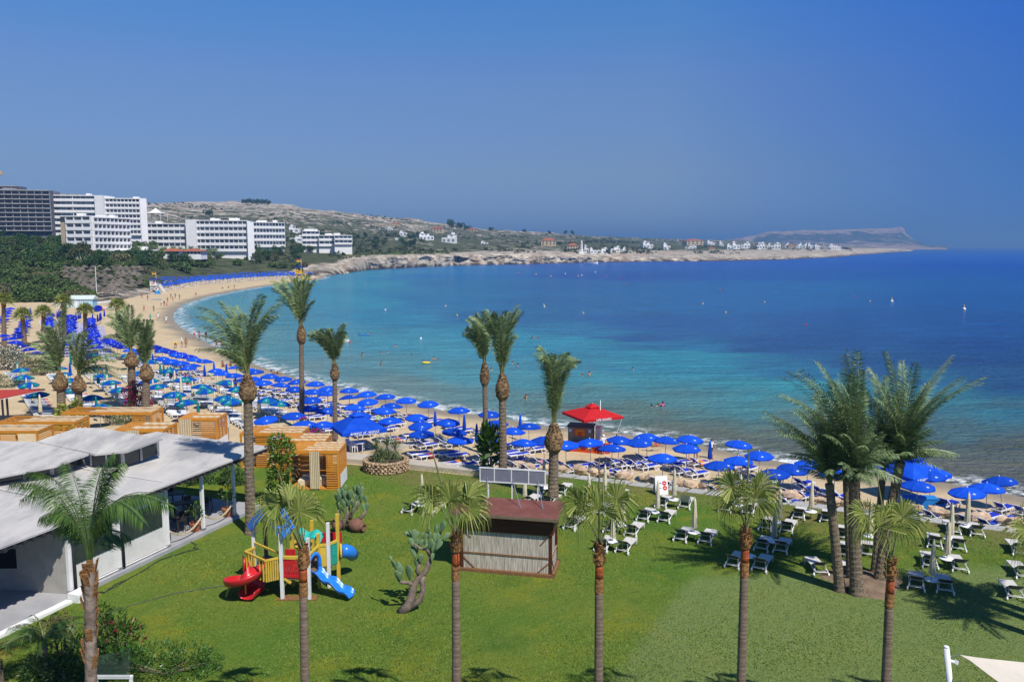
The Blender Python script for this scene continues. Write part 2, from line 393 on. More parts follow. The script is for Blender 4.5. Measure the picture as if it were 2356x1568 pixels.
def sea():
    xs = np.arange(-1700, 4100, 11.0); ys = 567 + np.geomspace(2.06, 720, 210)
    X = np.zeros((len(ys), len(xs))); Y = X.copy()
    for j, y in enumerate(ys):
        a, b = at(xs[0], y, 0), at(xs[-1], y, 0)
        X[j] = np.linspace(a.x, b.x, len(xs)); Y[j] = a.y
    px = np.tile(xs, (len(ys), 1)); py = np.tile(ys[:, None], (1, len(xs)))
    wob = np_fbm(np.log(Y) * 9 + X / Y * 2, X / Y * 7, 4, 3) - .5
    wob2 = np_fbm(np.log(Y) * 30, X / Y * 14, 4, 9) - .5
    ql = np.log(np.maximum(py - 567, 1.5)) + .30 * wob * np.clip((py - 575) / 60, 0, 1) + .10 * wob2; qx = px + 160 * wob
    P = np.array(BED, float); cols = np.array([lin(c[2:]) for c in BED])
    acc = np.zeros(px.shape + (3,)); wt = np.zeros(px.shape)
    for p, c in zip(P, cols):
        d2 = ((qx - p[0]) / 300) ** 2 + ((ql - math.log(max(p[1] - 567, 2))) / .16) ** 2
        w = 1 / (d2 + .02) ** 2.2
        acc += w[..., None] * c; wt += w
    C = acc / wt[..., None]
    sd = shore_sd(X, Y)
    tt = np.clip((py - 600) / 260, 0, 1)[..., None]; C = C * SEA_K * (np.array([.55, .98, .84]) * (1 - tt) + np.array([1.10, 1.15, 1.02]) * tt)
    m = NT('sea_water'); b = m.b
    foam = m.rng(m.noise(.55, 6, ro=.7), .47, .58)
    near = m.math('MULTIPLY', m.rng(m.attr('shore').outputs['Fac'], -4.2, -1.2), m.rng(m.attr('shore').outputs['Fac'], .8, -.1))
    fo = m.math('MULTIPLY', foam, near)
    streak = m.rng(m.noise(.30, 7, stretch=(.22, 1.0, 1), ro=.78), .34, .68, .68, 1.30)
    colr = m.attr('bed').outputs['Color']
    mul = m.N.new('ShaderNodeVectorMath'); mul.operation = 'SCALE'; m.link(colr, mul.inputs[0]); m.link(streak, mul.inputs['Scale'])
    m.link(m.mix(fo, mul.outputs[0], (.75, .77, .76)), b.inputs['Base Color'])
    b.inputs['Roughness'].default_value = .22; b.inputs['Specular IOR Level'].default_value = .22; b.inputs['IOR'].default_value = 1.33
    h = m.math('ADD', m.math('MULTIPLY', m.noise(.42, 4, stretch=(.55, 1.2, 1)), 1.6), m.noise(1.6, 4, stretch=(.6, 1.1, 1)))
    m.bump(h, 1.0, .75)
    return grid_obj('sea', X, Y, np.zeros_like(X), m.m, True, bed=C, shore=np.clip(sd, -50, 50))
SEA_K = .66
sea()
# ---- sand ----------------------------------------------------------------------------------------
def beach():
    xs = np.arange(-900, 3100, 9.0); ys = 567 + np.geomspace(58, 900, 230)
    X = np.zeros((len(ys), len(xs))); Y = X.copy()
    for j, y in enumerate(ys):
        a, b = at(xs[0], y, 0), at(xs[-1], y, 0)
        X[j] = np.linspace(a.x, b.x, len(xs)); Y[j] = a.y
    Z = sand_z(X, Y); sd = shore_sd(X, Y)
    Z = np.where(sd > 2, Z + .10 * (np_fbm(X * .9, Y * .9, 3, 8) - .5), Z)
    m = NT('beach_sand')
    c = m.mix(m.rng(m.noise(.35, 5), .35, .68), (.47, .36, .215), (.56, .445, .28))
    c = m.mix(m.rng(m.noise(2.2, 4), .48, .68, 0, .45), c, (.38, .29, .17))
    wet = m.rng(m.math('ADD', m.attr('shore').outputs['Fac'], m.rng(m.noise(.15, 3), .3, .7, -1.6, 1.6)), 5.0, 1.5)
    m.link(m.mix(wet, c, (.27, .22, .145)), m.b.inputs['Base Color'])
    m.link(m.rng(wet, 0, 1, .92, .45), m.b.inputs['Roughness']); m.b.inputs['Specular IOR Level'].default_value = .2
    m.bump(m.noise(1.7, 6, ro=.7), .8, .16)
    return grid_obj('beach', X, Y, Z, m.m, True, shore=np.clip(sd, -50, 50))
beach()
# ---- dunes, coast and hills ------------------------------------------------------------------------
# per column of the view: (distance, what height is seen there, cover 0 rock .. 1 scrub)
def Y_(d, y): return (d, H - (y - 567) * d / FPX)
TER = {
 -700: [(200, 1.0), Y_(250, 640), Y_(300, 590), Y_(380, 560), Y_(470, 530), Y_(800, 480), Y_(1500, 420)],
 0: [(250, 1.0), Y_(300, 665), Y_(360, 610), Y_(430, 565), Y_(520, 541), Y_(900, 500), Y_(1600, 432)],
 150: [(248, 1.0), Y_(290, 668), Y_(340, 622), Y_(420, 580), Y_(500, 560), Y_(900, 508), Y_(1600, 449)],
 250: [(252, 1.0), Y_(290, 660), Y_(330, 632), Y_(400, 600), Y_(480, 578), Y_(900, 506), Y_(1600, 459)],
 340: [(298, 1.1), Y_(320, 655), Y_(360, 635), Y_(420, 608), Y_(520, 580), Y_(900, 520), Y_(1600, 464)],
 450: [(408, 1.1), Y_(440, 631), Y_(470, 616), Y_(520, 598), Y_(600, 578), Y_(950, 530), Y_(1700, 468)],
 600: [(466, 1.2), Y_(490, 625), Y_(520, 610), Y_(570, 595), Y_(650, 578), Y_(1000, 525), Y_(1700, 469)],
 660: [(474, 1.2), Y_(500, 622), Y_(530, 608), Y_(585, 593), Y_(670, 577), Y_(1000, 528), Y_(1700, 474)],
 700: [(486, 1.0), Y_(520, 616), Y_(560, 604), Y_(620, 590), Y_(720, 575), Y_(1050, 533), Y_(1700, 481)],
 760: [(505, .2), Y_(525, 617), Y_(580, 603), Y_(650, 588), Y_(750, 573), Y_(1100, 535), Y_(1700, 488)],
 850: [(629, .1), Y_(634, 597), Y_(660, 589), Y_(740, 580), Y_(850, 570), Y_(1200, 540), Y_(1800, 497)],
 950: [(700, .1), Y_(704, 591), Y_(722, 586), Y_(800, 579), Y_(900, 570), Y_(1250, 545), Y_(1900, 506)],
 1050: [(775, .1), Y_(779, 590), Y_(798, 585), Y_(880, 578), Y_(1000, 567), Y_(1350, 548), Y_(2000, 520)],
 1200: [(834, .1), Y_(839, 588), Y_(862, 582), Y_(960, 575), Y_(1100, 567), Y_(1500, 552), Y_(2200, 533)],
 1350: [(926, .1), Y_(933, 593), Y_(975, 584), Y_(1080, 577), Y_(1200, 570), Y_(1600, 556), Y_(2400, 543)],
 1500: [(980, .1), Y_(990, 594), Y_(1050, 586), Y_(1160, 579), Y_(1300, 573), Y_(1700, 563), Y_(2600, 550)],
 1650: [(1010, .1), Y_(1022, 594), Y_(1120, 586), Y_(1250, 579), Y_(1450, 573), Y_(1900, 567), Y_(3000, 553)],
 1800: [(1110, .1), Y_(1125, 593), Y_(1250, 584), Y_(1450, 577), Y_(1700, 572), Y_(2100, 568.5), Y_(3200, 560)],
 1930: [(1390, .1), Y_(1410, 587), Y_(1600, 579), Y_(1850, 574), Y_(2200, 570.5), Y_(2600, 569), (3300, 14)],
 2020: [(2080, .1), Y_(2110, 579), Y_(2250, 574), Y_(2450, 571.5), Y_(2700, 570.5), (2900, 13), (3300, 9)],
 2085: [(2900, .1), (2925, 6), (2960, 9), (3000, 9), (3060, 8), (3120, 7), (3300, 5)],
 2108: [(2960, -3), (3000, -3), (3050, -3), (3100, -3), (3150, -3), (3200, -3), (3300, -3)]}
COV = {-700: (.95, .95, .95, .9, .7, .56, .47), 0: (.95, .97, .97, .9, .6, .56, .47), 250: (.1, .75, .8, .85, .75, .55, .42), 340: (.3, .9, .85, .85, .85, .56, .38),
       600: (.6, .95, .95, .95, .9, .62, .36), 700: (.05, .25, .75, .85, .76, .62, .38), 850: (.0, .0, .1, .75, .70, .66, .44), 1200: (.0, .0, .02, .55, .64, .62, .52),
       1500: (.0, .0, .03, .35, .75, .7, .6), 1930: (0, 0, .05, .2, .6, .6, .5), 2108: (0, 0, .05, .1, .3, .5, .5)}
TX = sorted(TER); CXs = sorted(COV)
def tprof(x):
    """profile under image column x: distances and heights"""
    x = min(max(x, TX[0]), TX[-1]); k = max(i for i, v in enumerate(TX) if v <= x); k = min(k, len(TX) - 2)
    t = (x - TX[k]) / (TX[k + 1] - TX[k]); a, b = np.array(TER[TX[k]]), np.array(TER[TX[k + 1]])
    return a * (1 - t) + b * t
def tcov(x): return np.array([np.interp(x, CXs, [COV[c][i] for c in CXs]) for i in range(7)])
def hit(x, y, skip=0.0):
    """the place on the dunes and hills seen at (x, y)"""
    P = tprof(x); d = ray(x, y); ds = np.arange(max(P[0, 0], skip), P[-1, 0], 2.0)
    zt = np.interp(ds, P[:, 0], P[:, 1]); zr = H + d.z / d.y * ds
    k = np.nonzero(zr <= zt)[0]; dd = ds[k[0]] if len(k) else P[-1, 0]
    return pt(x, y, dd) if len(k) else Vector((d.x / d.y * dd, dd, P[-1, 1]))
def tz(x, dist): P = tprof(x); return float(np.interp(dist, P[:, 0], P[:, 1]))
def tp(x, dist): return Vector((ray(x, 567).x / ray(x, 567).y * dist, dist, tz(x, dist)))
def terrain():
    xs = np.arange(-700, 2109, 4.0); rows = []
    seg = [4, 16, 18, 14, 14, 22, 30, 6]
    X, Y, Z, C, G = [], [], [], [], []
    for x in xs:
        P = tprof(x); cv = tcov(x)
        u0 = (P[0, 0] - 22, -3.0 if P[0, 1] < .9 else -1.2)
        K = [u0] + [tuple(p) for p in P] + [(P[-1, 0] * 1.5, P[-1, 1] * .4)]
        cv = [cv[0]] + list(cv) + [cv[-1]]
        dd, z, c, row = [], [], [], []
        for i, n in enumerate(seg):
            t = np.linspace(0, 1, n, endpoint=(i == len(seg) - 1))
            dd += list(K[i][0] + (K[i + 1][0] - K[i][0]) * t); z += list(K[i][1] + (K[i + 1][1] - K[i][1]) * t); c += list(cv[i] + (cv[i + 1] - cv[i]) * t); row += list(i + t)
        dd = np.array(dd); u = ray(x, 567); Y.append(dd); X.append(dd * u.x / u.y); Z.append(z); C.append(c); rows.append(row)
    X, Y, Z, C, RW = (np.array(a, float).T for a in (X, Y, Z, C, rows))
    amp = np.clip((RW - 1) * .8, 0, 1) * np.clip((RW > .99) * 1.0, 0, 1)
    rough = np.interp(np.tile(xs, (X.shape[0], 1)), [600, 800, 1500, 2000], [.35, 1.0, .8, .4])
    n1 = np_fbm(X / 22, Y / 22, 5, 1) - .5; n2 = np_fbm(X / 90, Y / 90, 4, 2) - .5
    cliff = np.clip(1 - np.abs(RW - 2.0), 0, 1) * (C < .4)
    far = np.clip((RW - 4) / 3, 0, 1)
    Z = Z + amp * (n1 * (1.2 + 6 * far) * rough + n2 * 14 * far)
    jag = (np_fbm(X / 11, Z / 5, 4, 6) - .5)
    Y = Y + cliff * jag * 38 * rough; Z = Z + cliff * (np_fbm(X / 9, Y / 9, 4, 5) - .5) * 6 * rough
    xx = np.tile(xs, (X.shape[0], 1))
    G = np.clip(1 - np.abs(RW - 3.7) / .9, 0, 1) * np.clip(1 - np.abs(xx - 900) / 230, 0, 1) * 1.6
    m = NT('coastal_ground')
    n = m.math('ADD', m.math('MULTIPLY', m.noise(.06, 8, ro=.72), .65), m.math('MULTIPLY', m.noise(.012, 4), .35))
    cov = m.attr('cover').outputs['Fac']
    f = m.rng(m.math('SUBTRACT', m.rng(cov, 0, 1, .27, .73), n), -.035, .035)
    rock = m.mix(m.rng(m.noise(.085, 9, ro=.82), .40, .60), (.13, .11, .09), (.66, .58, .46))
    rock = m.mix(m.rng(m.noise(.02, 3), .54, .70, 0, .7), rock, (.36, .22, .12))
    scrub = m.mix(m.rng(m.noise(.12, 6, ro=.7), .35, .65), (.036, .050, .024), (.120, .128, .062))
    gr = m.mix(m.rng(m.noise(.05, 5), .4, .6), (.075, .12, .03), (.13, .135, .05))
    c = m.mix(f, rock, scrub); c = m.mix(m.rng(m.math('SUBTRACT', m.attr('turf').outputs['Fac'], n), .05, .2), c, gr)
    wet_cave_shade = m.N.new('ShaderNodeSeparateXYZ'); m.link(m.pos, wet_cave_shade.inputs[0])
    c = m.mix(m.math('MULTIPLY', m.rng(m.math('ADD', wet_cave_shade.outputs[2], m.rng(m.noise(.09, 5, ro=.7), .3, .7, -3.2, 3.4)), 2.8, .6), m.rng(cov, .35, .1)), c, (.062, .052, .042))  # wet cliff foot; its dark patches also paint cave and crevice shade
    m.link(c, m.b.inputs['Base Color']); m.b.inputs['Roughness'].default_value = .95; m.b.inputs['Specular IOR Level'].default_value = .1
    m.bump(m.noise(.22, 8, ro=.75), 1.0, 2.2)
    return grid_obj('terrain', X, Y, Z, m.m, False, cover=C, turf=G)
terrain()
def cape():
    T = [(1560, 566, 566), (1620, 557, 564), (1680, 552, 563), (1735, 544, 560), (1765, 533, 545), (1850, 531, 542), (1940, 530, 541), (1985, 527, 541), (2030, 524.5, 540), (2072, 524, 541), (2078, 529, 543), (2084, 540, 546), (2096, 548, 550), (2112, 556, 557), (2126, 562, 562.5), (2140, 565.0, 565.2), (2160, 565.6, 565.8), (2180, 567.3, 567.3)]
    xs = np.arange(1560, 2181, 2.0); tt = np.array(T, float)
    top = np.interp(xs, tt[:, 0], tt[:, 1]); foot = np.interp(xs, tt[:, 0], tt[:, 2])
    X, Y, Z, C = [], [], [], []
    for x, a, f in zip(xs, top, foot):
        za = H - (a - 567) * 6600 / FPX; zf = H - (f - 567) * 6420 / FPX
        K = [(5000, -4, 0), (5120, min(8, zf * .5), .1), (5800, zf * .42 + 6 * (zf > 20), .62), (6400, zf, .72), (6560, za, .05), (6650, za, .3), (8600, za * .6, .5)]
        if za < 14: K = [(5950 + i * 30, min(za, 16) * k, 0) for i, k in enumerate((-.5, .3, .7, 1, 1, .7, .2))]
        d, z, c = [], [], []
        for i in range(6):
            t = np.linspace(0, 1, 9, endpoint=(i == 5))
            for l, j in ((d, 0), (z, 1), (c, 2)): l += list(K[i][j] + (K[i + 1][j] - K[i][j]) * t)
        d = np.array(d); u = ray(x, 567); Y.append(d); X.append(d * u.x / u.y); Z.append(z); C.append(c)
    X, Y, Z, C = (np.array(q, float).T for q in (X, Y, Z, C))
    Z = Z + (np_fbm(X / 160, Y / 160, 5, 11) - .5) * 26 * np.clip(Z / 60, 0, 1); Z = Z + (np_fbm(X / 50, Y / 50, 3, 21) - .5) * 8 * np.clip(Z / 60, 0, 1)
    m = NT('headland_rock')
    n = m.noise(.011, 8, ro=.7)
    f = m.rng(m.math('SUBTRACT', m.rng(m.attr('cover').outputs['Fac'], 0, 1, .3, .7), n), -.05, .05)
    rock = m.mix(m.rng(m.noise(.02, 6, ro=.7), .35, .65), (.30, .20, .13), (.56, .42, .30))
    m.link(m.mix(f, rock, (.07, .085, .05)), m.b.inputs['Base Color']); m.b.inputs['Roughness'].default_value = 1; m.b.inputs['Specular IOR Level'].default_value = .05
    m.bump(m.noise(.02, 8, ro=.75), 1.0, 22)
    return grid_obj('hills', X, Y, Z, m.m, False, cover=C)
cape()
# ---- hotel lawn, path, stepping slabs ---------------------------------------------------------------
LZ = 1.2
LEDGE = [(-500, 1000), (-100, 1016), (300, 1032), (508, 1046), (795, 1054), (944, 1067), (1104, 1083), (1198, 1074), (1334, 1083), (1585, 1118), (1885, 1153), (2252, 1193), (2470, 1214), (2900, 1262)]
def lawn():
    e = [at(x, y, LZ) for x, y in LEDGE]
    ex = np.array([p.x for p in e]); ey = np.array([p.y for p in e])
    n = 190; us = np.linspace(-1.3, 1.3, n); X, Y = [], []
    ang = ex / ey
    for u in us:
        far = np.interp(u, ang, ey); d = np.geomspace(3.0, far, 130); Y.append(d); X.append(d * u)
    X, Y = np.array(X).T, np.array(Y).T
    Z = LZ + .05 * (np_fbm(X * .25, Y * .25, 3, 31) - .5)
    edge = np.zeros_like(X); edge[-1] = 1; Z[-1] -= .55; Z[-2] -= .05
    # worn yellow ground along the far edge and a paler freshly mown strip
    fard = np.array([np.interp(u, ang, ey) for u in us])[None, :] - Y
    a, b = at(1590, 1330, LZ), at(1400, 1568, LZ)
    side = ((X - a.x) * (b.y - a.y) - (Y - a.y) * (b.x - a.x)) / math.hypot(b.x - a.x, b.y - a.y)
    mown = np.clip((-side) * 3 + .5, 0, 1) * np.clip((at(1500, 1330, LZ).y - Y + (X - 8) * .08) / 1.2 + .5, 0, 1)
    m = NT('lawn_grass')
    g = m.mix(m.rng(m.noise(.16, 5), .36, .62), (.082, .165, .018), (.135, .185, .026))
    g = m.mix(m.rng(m.noise(.42, 6, ro=.66), .50, .66), g, (.185, .205, .018))
    g = m.mix(m.rng(m.noise(.30, 4, ro=.6), .56, .72, 0, .75), g, (.048, .118, .014))
    w = m.math('ADD', m.rng(m.attr('worn').outputs['Fac'], 0, 1, -.12, .22), m.noise(.22, 6, ro=.68))
    g = m.mix(m.rng(w, .50, .72, 0, .8), g, (.185, .150, .058))
    g = m.mix(m.rng(m.attr('mown').outputs['Fac'], 0, 1, 0, .75), g, (.170, .225, .080))
    g = m.mix(m.rng(m.noise(6.5, 5, ro=.8), .52, .70, 0, .42), g, (.034, .068, .010))
    g = m.mix(m.rng(m.noise(7.0, 4, ro=.8), .54, .70, 0, .6), g, (.25, .26, .09))
    m.link(g, m.b.inputs['Base Color']); m.b.inputs['Roughness'].default_value = .9; m.b.inputs['Specular IOR Level'].default_value = .12
    m.bump(m.math('ADD', m.noise(9.0, 5, ro=.8), m.noise(2.2, 3)), 1.0, .09)
    return grid_obj('lawn', X, Y, Z, m.m, True, worn=np.clip(1 - fard / 9, 0, 1), mown=mown)
lawn()
CONC = mat('pale_concrete', (.47, .42, .34), (.38, .34, .28), .8, .9, bump=.2, bscale=9, world_co=True)
SLABC = mat('grey_paving', (.40, .39, .37), (.33, .32, .30), 1.5, .85, bump=.2, bscale=9, world_co=True)
def paths():
    m = M(); up = [(700, 1034), (795, 1039), (944, 1056), (1104, 1070), (1200, 1078)]; lo = [(1206, 1084), (1104, 1084), (944, 1068), (795, 1055), (700, 1046)]
    m.prism([tuple(at(x, y, LZ))[:2] for x, y in up + lo], LZ - .7, LZ + .012)
    a = [at(870, 1034, .95), at(1010, 1006, .95), at(1014, 1009, .95), at(880, 1040, .95)]
    m.prism([tuple(p)[:2] for p in a], .4, 1.06)
    m.build('path', CONC, kind='structure')
    m = M(); A, B = at(1228, 1083, LZ + .02), at(2345, 1220, LZ + .02); n = 23
    t = (B - A); L = t.length; t.normalize(); nn = Vector((-t.y, t.x, 0))
    for i in range(-1, n + 4):
        c = A + t * (L * i / n) + nn * random.uniform(-.06, .06); h = L / n * .5 * .84; w = .50; k = random.uniform(-.02, .02)
        sk = .35
        m.slab([c + t * (-h - sk * w) - nn * w, c + t * (h - sk * w) - nn * w, c + t * (h + sk * w) + nn * w, c + t * (-h + sk * w) + nn * w], .08)
    m.build('stepping_path', SLABC, kind='structure')
paths()

def blades():
    g = np.random.default_rng(3); n = 150000; e = [at(x, y, LZ) for x, y in LEDGE]; ex = np.array([p.x for p in e]); ey = np.array([p.y for p in e]); ang = ex / ey
    d = 27 + 33 * g.random(n * 2) ** 1.5; u = g.uniform(-.70, .72, n * 2); x = d * u; k = (d < np.interp(u, ang, ey) - .5) & ~((x < -15.5) & (d > 45)) & ~((x < -16.5 - (49 - d) * .36) & (d < 50))
    x, d = x[k][:n], d[k][:n]; n = len(x); dens = np_fbm(x * .6, d * .6, 4, 55); k = dens > .16; x, d = x[k], d[k]; n = len(x)
    h = g.uniform(.02, .05, n); a = g.uniform(0, 6.28, n); w = .014 + .0004 * d; lx, ly = g.normal(0, .03, n), g.normal(0, .03, n); Q = np.zeros((n, 4, 3)); dx, dy = np.cos(a) * w, np.sin(a) * w
    z0 = LZ - .01; Q[:, 0] = np.stack([x - dx, d - dy, np.full(n, z0)], 1); Q[:, 1] = np.stack([x + dx, d + dy, np.full(n, z0)], 1); Q[:, 2] = np.stack([x + lx + dx * .3, d + ly + dy * .3, LZ + h], 1); Q[:, 3] = np.stack([x + lx - dx * .3, d + ly - dy * .3, LZ + h], 1)
    m = M(); m.quads(Q); m.build('grass', mat('grass_blade', (.095, .185, .020), (.24, .31, .065), island=True, rough=.7, spec=.2, trans=.3), kind='stuff')
blades()
# ================================================================== BEACH FURNITURE
def canopy_m(r, zr, za, ribs=8, val=.12, sub=3, alt=False, vent=False):
    m = M(); n = ribs * sub; rings = []
    for t in (0.02, .35, .7, 1.0):
        ring = []
        for k in range(n):
            a = 2 * math.pi * k / n; fr = (k % sub) / sub; sag = math.sin(math.pi * fr)
            rr = r * t * (1 - .055 * sag); z = zr + (za - zr) * (1 - t ** 1.55) - .035 * sag * t
            ring.append((rr * math.cos(a), rr * math.sin(a), z))
        rings.append(ring)
    for dz, sc in ((-val, 1.0), ):
        rings.append([(x * .995, y * .995, z + dz * (1 - .35 * math.sin(math.pi * ((k % sub) / sub)))) for k, (x, y, z) in enumerate(rings[-1])])
    V = [p for g in rings for p in g]
    for i in range(len(rings) - 1):
        for k in range(n):
            m.mi = (k // sub) % 2 if alt else 0
            m.add([V[i * n + k], V[i * n + (k + 1) % n], V[(i + 1) * n + (k + 1) % n], V[(i + 1) * n + k]], [(0, 3, 2, 1)])
    m.mi = 0
    return m
def closed_m(z0, z1, r0, r1, folds=7, n=28):
    m = M(); prof = [(z0, .75), (z0 + .06, 1.0), (z0 + .35 * (z1 - z0), .86), (z0 + .8 * (z1 - z0), .50), (z1 - .04, .2), (z1, .03)]
    V = []
    for z, k in prof:
        for i in range(n):
            a = 2 * math.pi * i / n; rr = (r1 + (r0 - r1) * k) * (1 + .22 * k * math.sin(folds * a + z * 2)) * (1 if k > .05 else .2)
            V.append((rr * math.cos(a), rr * math.sin(a), z))
    F = [(i * n + k, i * n + (k + 1) % n, (i + 1) * n + (k + 1) % n, (i + 1) * n + k) for i in range(len(prof) - 1) for k in range(n)]
    F += [tuple(range(n))[::-1]]
    return m.add(V, F)
def emblem_m(r, zr, za, az):                 # a white oval print lying on one gore
    m = M(); V = []
    for q in range(12):
        a = 2 * math.pi * q / 12; t = .72 + .07 * math.sin(a); th = az + .13 * math.cos(a)
        rr = r * t * (1 - .03); z = zr + (za - zr) * (1 - t ** 1.55) - .005
        V.append((rr * math.cos(th), rr * math.sin(th), z + .012))
    return m.add(V, [tuple(range(12))])
PRINT = mat('white_print', (.72, .75, .80), rough=.8); EMB = mat('pale_emblem', (.36, .46, .66), rough=.8)
def make_umbrella(name, label, mats, alt=False, r=1.1, emblem=True):
    t = thing(name, label, 'beach umbrella')
    canopy_m(r, 1.98, 2.34, alt=alt).build('canopy', mats, t, smooth=False)
    p = M(); p.tube([(0, 0, -.3), (0, 0, 2.3)], .022, 8); p.build('pole', METAL, t, smooth=True)
    p = M(); p.lathe([(.03, 2.32), (.035, 2.36), (.02, 2.42), (.005, 2.44)], 8); p.build('finial', PLASTIC, t, smooth=True)
    if emblem:
        for a in (R(-67), R(113)): emblem_m(r, 1.98, 2.34, a).build('emblem', EMB, t)
    return t
def make_closed(name, label, m, h=2.45, z0=.95, r=.16, polem=None):
    t = thing(name, label, 'beach umbrella')
    closed_m(z0, h, r, .03).build('canopy', m, t, smooth=True)
    p = M(); p.tube([(0, 0, -.3), (0, 0, z0 + .3)], .022, 8); p.build('pole', polem or METAL, t, smooth=True)
    p = M(); p.lathe([(.02, h - .02), (.02, h + .05), (.005, h + .07)], 8); p.build('finial', PLASTIC, t, smooth=True)
    return t
def make_lounger(name, label, up, sling, framem=PLASTIC):
    """resin beach lounger: foot end towards +X, centre at the origin"""
    t = thing(name, label, 'sun lounger'); w = .33; zs = .36
    m = M()
    for s in (-1, 1):
        m.bar((-.95, s * w, zs), (.95, s * w, zs + .02), .055, .07)
        for a, b in ((-.80, -.28), (.42, .92)):
            m.bar((a - .06, s * w, zs), (a + .06, s * w, .03), .055, .05); m.bar((a + .06, s * w, .03), (b - .06, s * w, .03), .055, .05); m.bar((b - .06, s * w, .03), (b + .06, s * w, zs), .055, .05)
    for x in (-.95, .95, -.25, .45): m.bar((x, -w, zs), (x, w, zs), .05, .05)
    m.build('frame', framem, t)
    m = M(); m.slab([(-.20, -w + .03, zs + .045), (.92, -w + .03, zs + .055), (.92, w - .03, zs + .055), (-.20, w - .03, zs + .045)], .02); m.build('seat', sling, t)
    c, s_ = math.cos(up), math.sin(up); hx = -.22; L = .74
    P = lambda d, y, k=0: (hx - d * c - k * s_, y, zs + .04 + d * s_ + k * c * 0 + k * .9)
    m = M(); m.mi = 0
    for s in (-1, 1): m.bar(P(0, s * (w - .02)), P(L, s * (w - .02)), .05, .05)
    m.bar(P(L, -w), P(L, w), .06, .05); m.mi = 1
    m.slab([P(.02, -w + .04), P(.02, w - .04), P(L - .02, w - .04), P(L - .02, -w + .04)], .018)
    b = m.build('backrest', [framem, sling], t)
    if up > .2:
        m = M(); q = [P(.45, s * (w - .05)) for s in (-1, 1)]; g = [(hx - .52, s * (w - .05), zs - .02) for s in (-1, 1)]
        m.tube([q[0], g[0], g[1], q[1]], .014, 5); m.build('prop', framem, b)
    return t
SANDY = []                                    # landmarks on the sand
LAND += [('the red lifeguard kiosk', at(1351, 1040, .9).x, at(1351, 1040, .9).y), ('the stone planter', at(888, 1085, 1.2).x, at(888, 1085, 1.2).y),
         ('the lettered parasol by white chairs', atsand(825, 1033).x, atsand(825, 1033).y), ('the lettered parasol by blue chest', at(2096, 1143, .9).x, at(2096, 1143, .9).y),
         ('the notice board', at(511, 1010, .9).x, at(511, 1010, .9).y), ('the tallest date palm', at(693, 975, .9).x, at(693, 975, .9).y)]
GB = 'blue umbrellas over the near sand'
blue_open = [B3(*p) for p in [(195, 265), (400, 300), (600, 330), (828, 368), (1076, 403), (1415, 475), (1740, 515), (205, 342), (415, 378), (657, 430), (573, 473), (245, 445), (937, 548), (305, 527), (1285, 600), (655, 585), (995, 632), (1000, 727), (1340, 705), (1415, 797), (1825, 618), (1740, 765)]]
blue_open += [B4(*p) for p in [(265, 478), (75, 525), (195, 655), (440, 620), (680, 670), (955, 648), (1250, 618), (1575, 590), (1482, 638), (1770, 625), (2035, 610), (1185, 712), (2010, 705), (1748, 812)]]
blue_open += [B5(*p) for p in [(585, 285), (810, 390), (600, 445), (410, 490), (1130, 515), (965, 570), (1300, 480), (1560, 575)]]
blue_open += [B6(*p) for p in [(1522, 445), (1375, 505), (1205, 540), (865, 390), (735, 480)]]
blue_open += [B2(*p) for p in [(97, 375), (200, 405), (302, 425), (20, 358), (75, 440), (190, 470), (420, 515), (480, 545), (605, 563), (620, 487), (770, 515), (825, 528), (790, 595), (700, 605), (950, 568), (1090, 595), (893, 630), (1043, 655), (1235, 625), (1400, 645), (1195, 692), (1375, 718), (1530, 690), (1530, 742), (1370, 795), (1515, 905), (1195, 945), (940, 982), (1300, 1030), (1490, 1040), (1330, 880)]]
blue_open += [B1(*p) for p in [(1180, 715), (1225, 730), (1290, 745), (1390, 685), (1470, 720), (1465, 790), (1545, 810), (1640, 835), (1700, 872)]]
blue_closed = [B3(1145, 515), B3(1468, 558), B3(1605, 660), B4(170, 382), B4(532, 505), B5(317, 292), B2(400, 452), B2(523, 468), B2(305, 485), B2(1565, 845), B1(628, 845), B1(1378, 765)]
u0 = make_umbrella('beach_umbrella', 'x', [BLUE]); c0 = make_closed('closed_umbrella', 'x', BLUE)
lr = make_lounger('sun_lounger', 'x', R(38), SLING); lf = make_lounger('sun_lounger', 'x', R(3), SLING)
lf['category'] = lr['category'] = 'sun lounger'
ub, lb, cb = [], [], []; used = set()
def put(proto, loc, rz, lst, group, **k):
    if proto not in used:
        used.add(proto); proto.location = loc; proto.rotation_euler = (0, 0, rz); proto['group'] = group; o = proto
    else: o = dup(proto, loc, rz, None, group, **k)
    lst.append(o); return o
rr = random.Random(3)
PAIRS = []
for i, (x, y) in enumerate(blue_open):
    p = atsand(x, y, 2.40); z = sz(p.x, p.y)
    ub.append(None); ub.pop()
    o = put(u0, (p.x, p.y, z - .02), rr.uniform(-.5, .5), ub, GB); o.rotation_euler.x, o.rotation_euler.y = rr.gauss(0, .05), rr.gauss(0, .05)
    sd = float(shore_sd(np.array([p.x]), np.array([p.y]))[0])
    far = p.y > 100
    raised = x > 1200 or rr.random() < .35
    base = R(33) + rr.uniform(-.07, .07) + (R(-4) if x > 1800 else 0)
    cx, cy = p.x + .1, p.y - (1.0 if x > 1000 else .2)
    for s in (-.5, .5):
        q = (cx + s * .84 + rr.uniform(-.05, .05), cy - s * .62 + rr.uniform(-.05, .05))
        if any(math.hypot(q[0] - a, q[1] - b) < .72 for a, b in PAIRS): continue
        if float(shore_sd(np.array([q[0]]), np.array([q[1]]))[0]) < 2.2: continue
        PAIRS.append(q)
        put(lr if (raised and rr.random() < .93) else lf, (q[0], q[1], sz(*q) - .01), base + rr.uniform(-.05, .05), lb, 'blue loungers on the near sand')
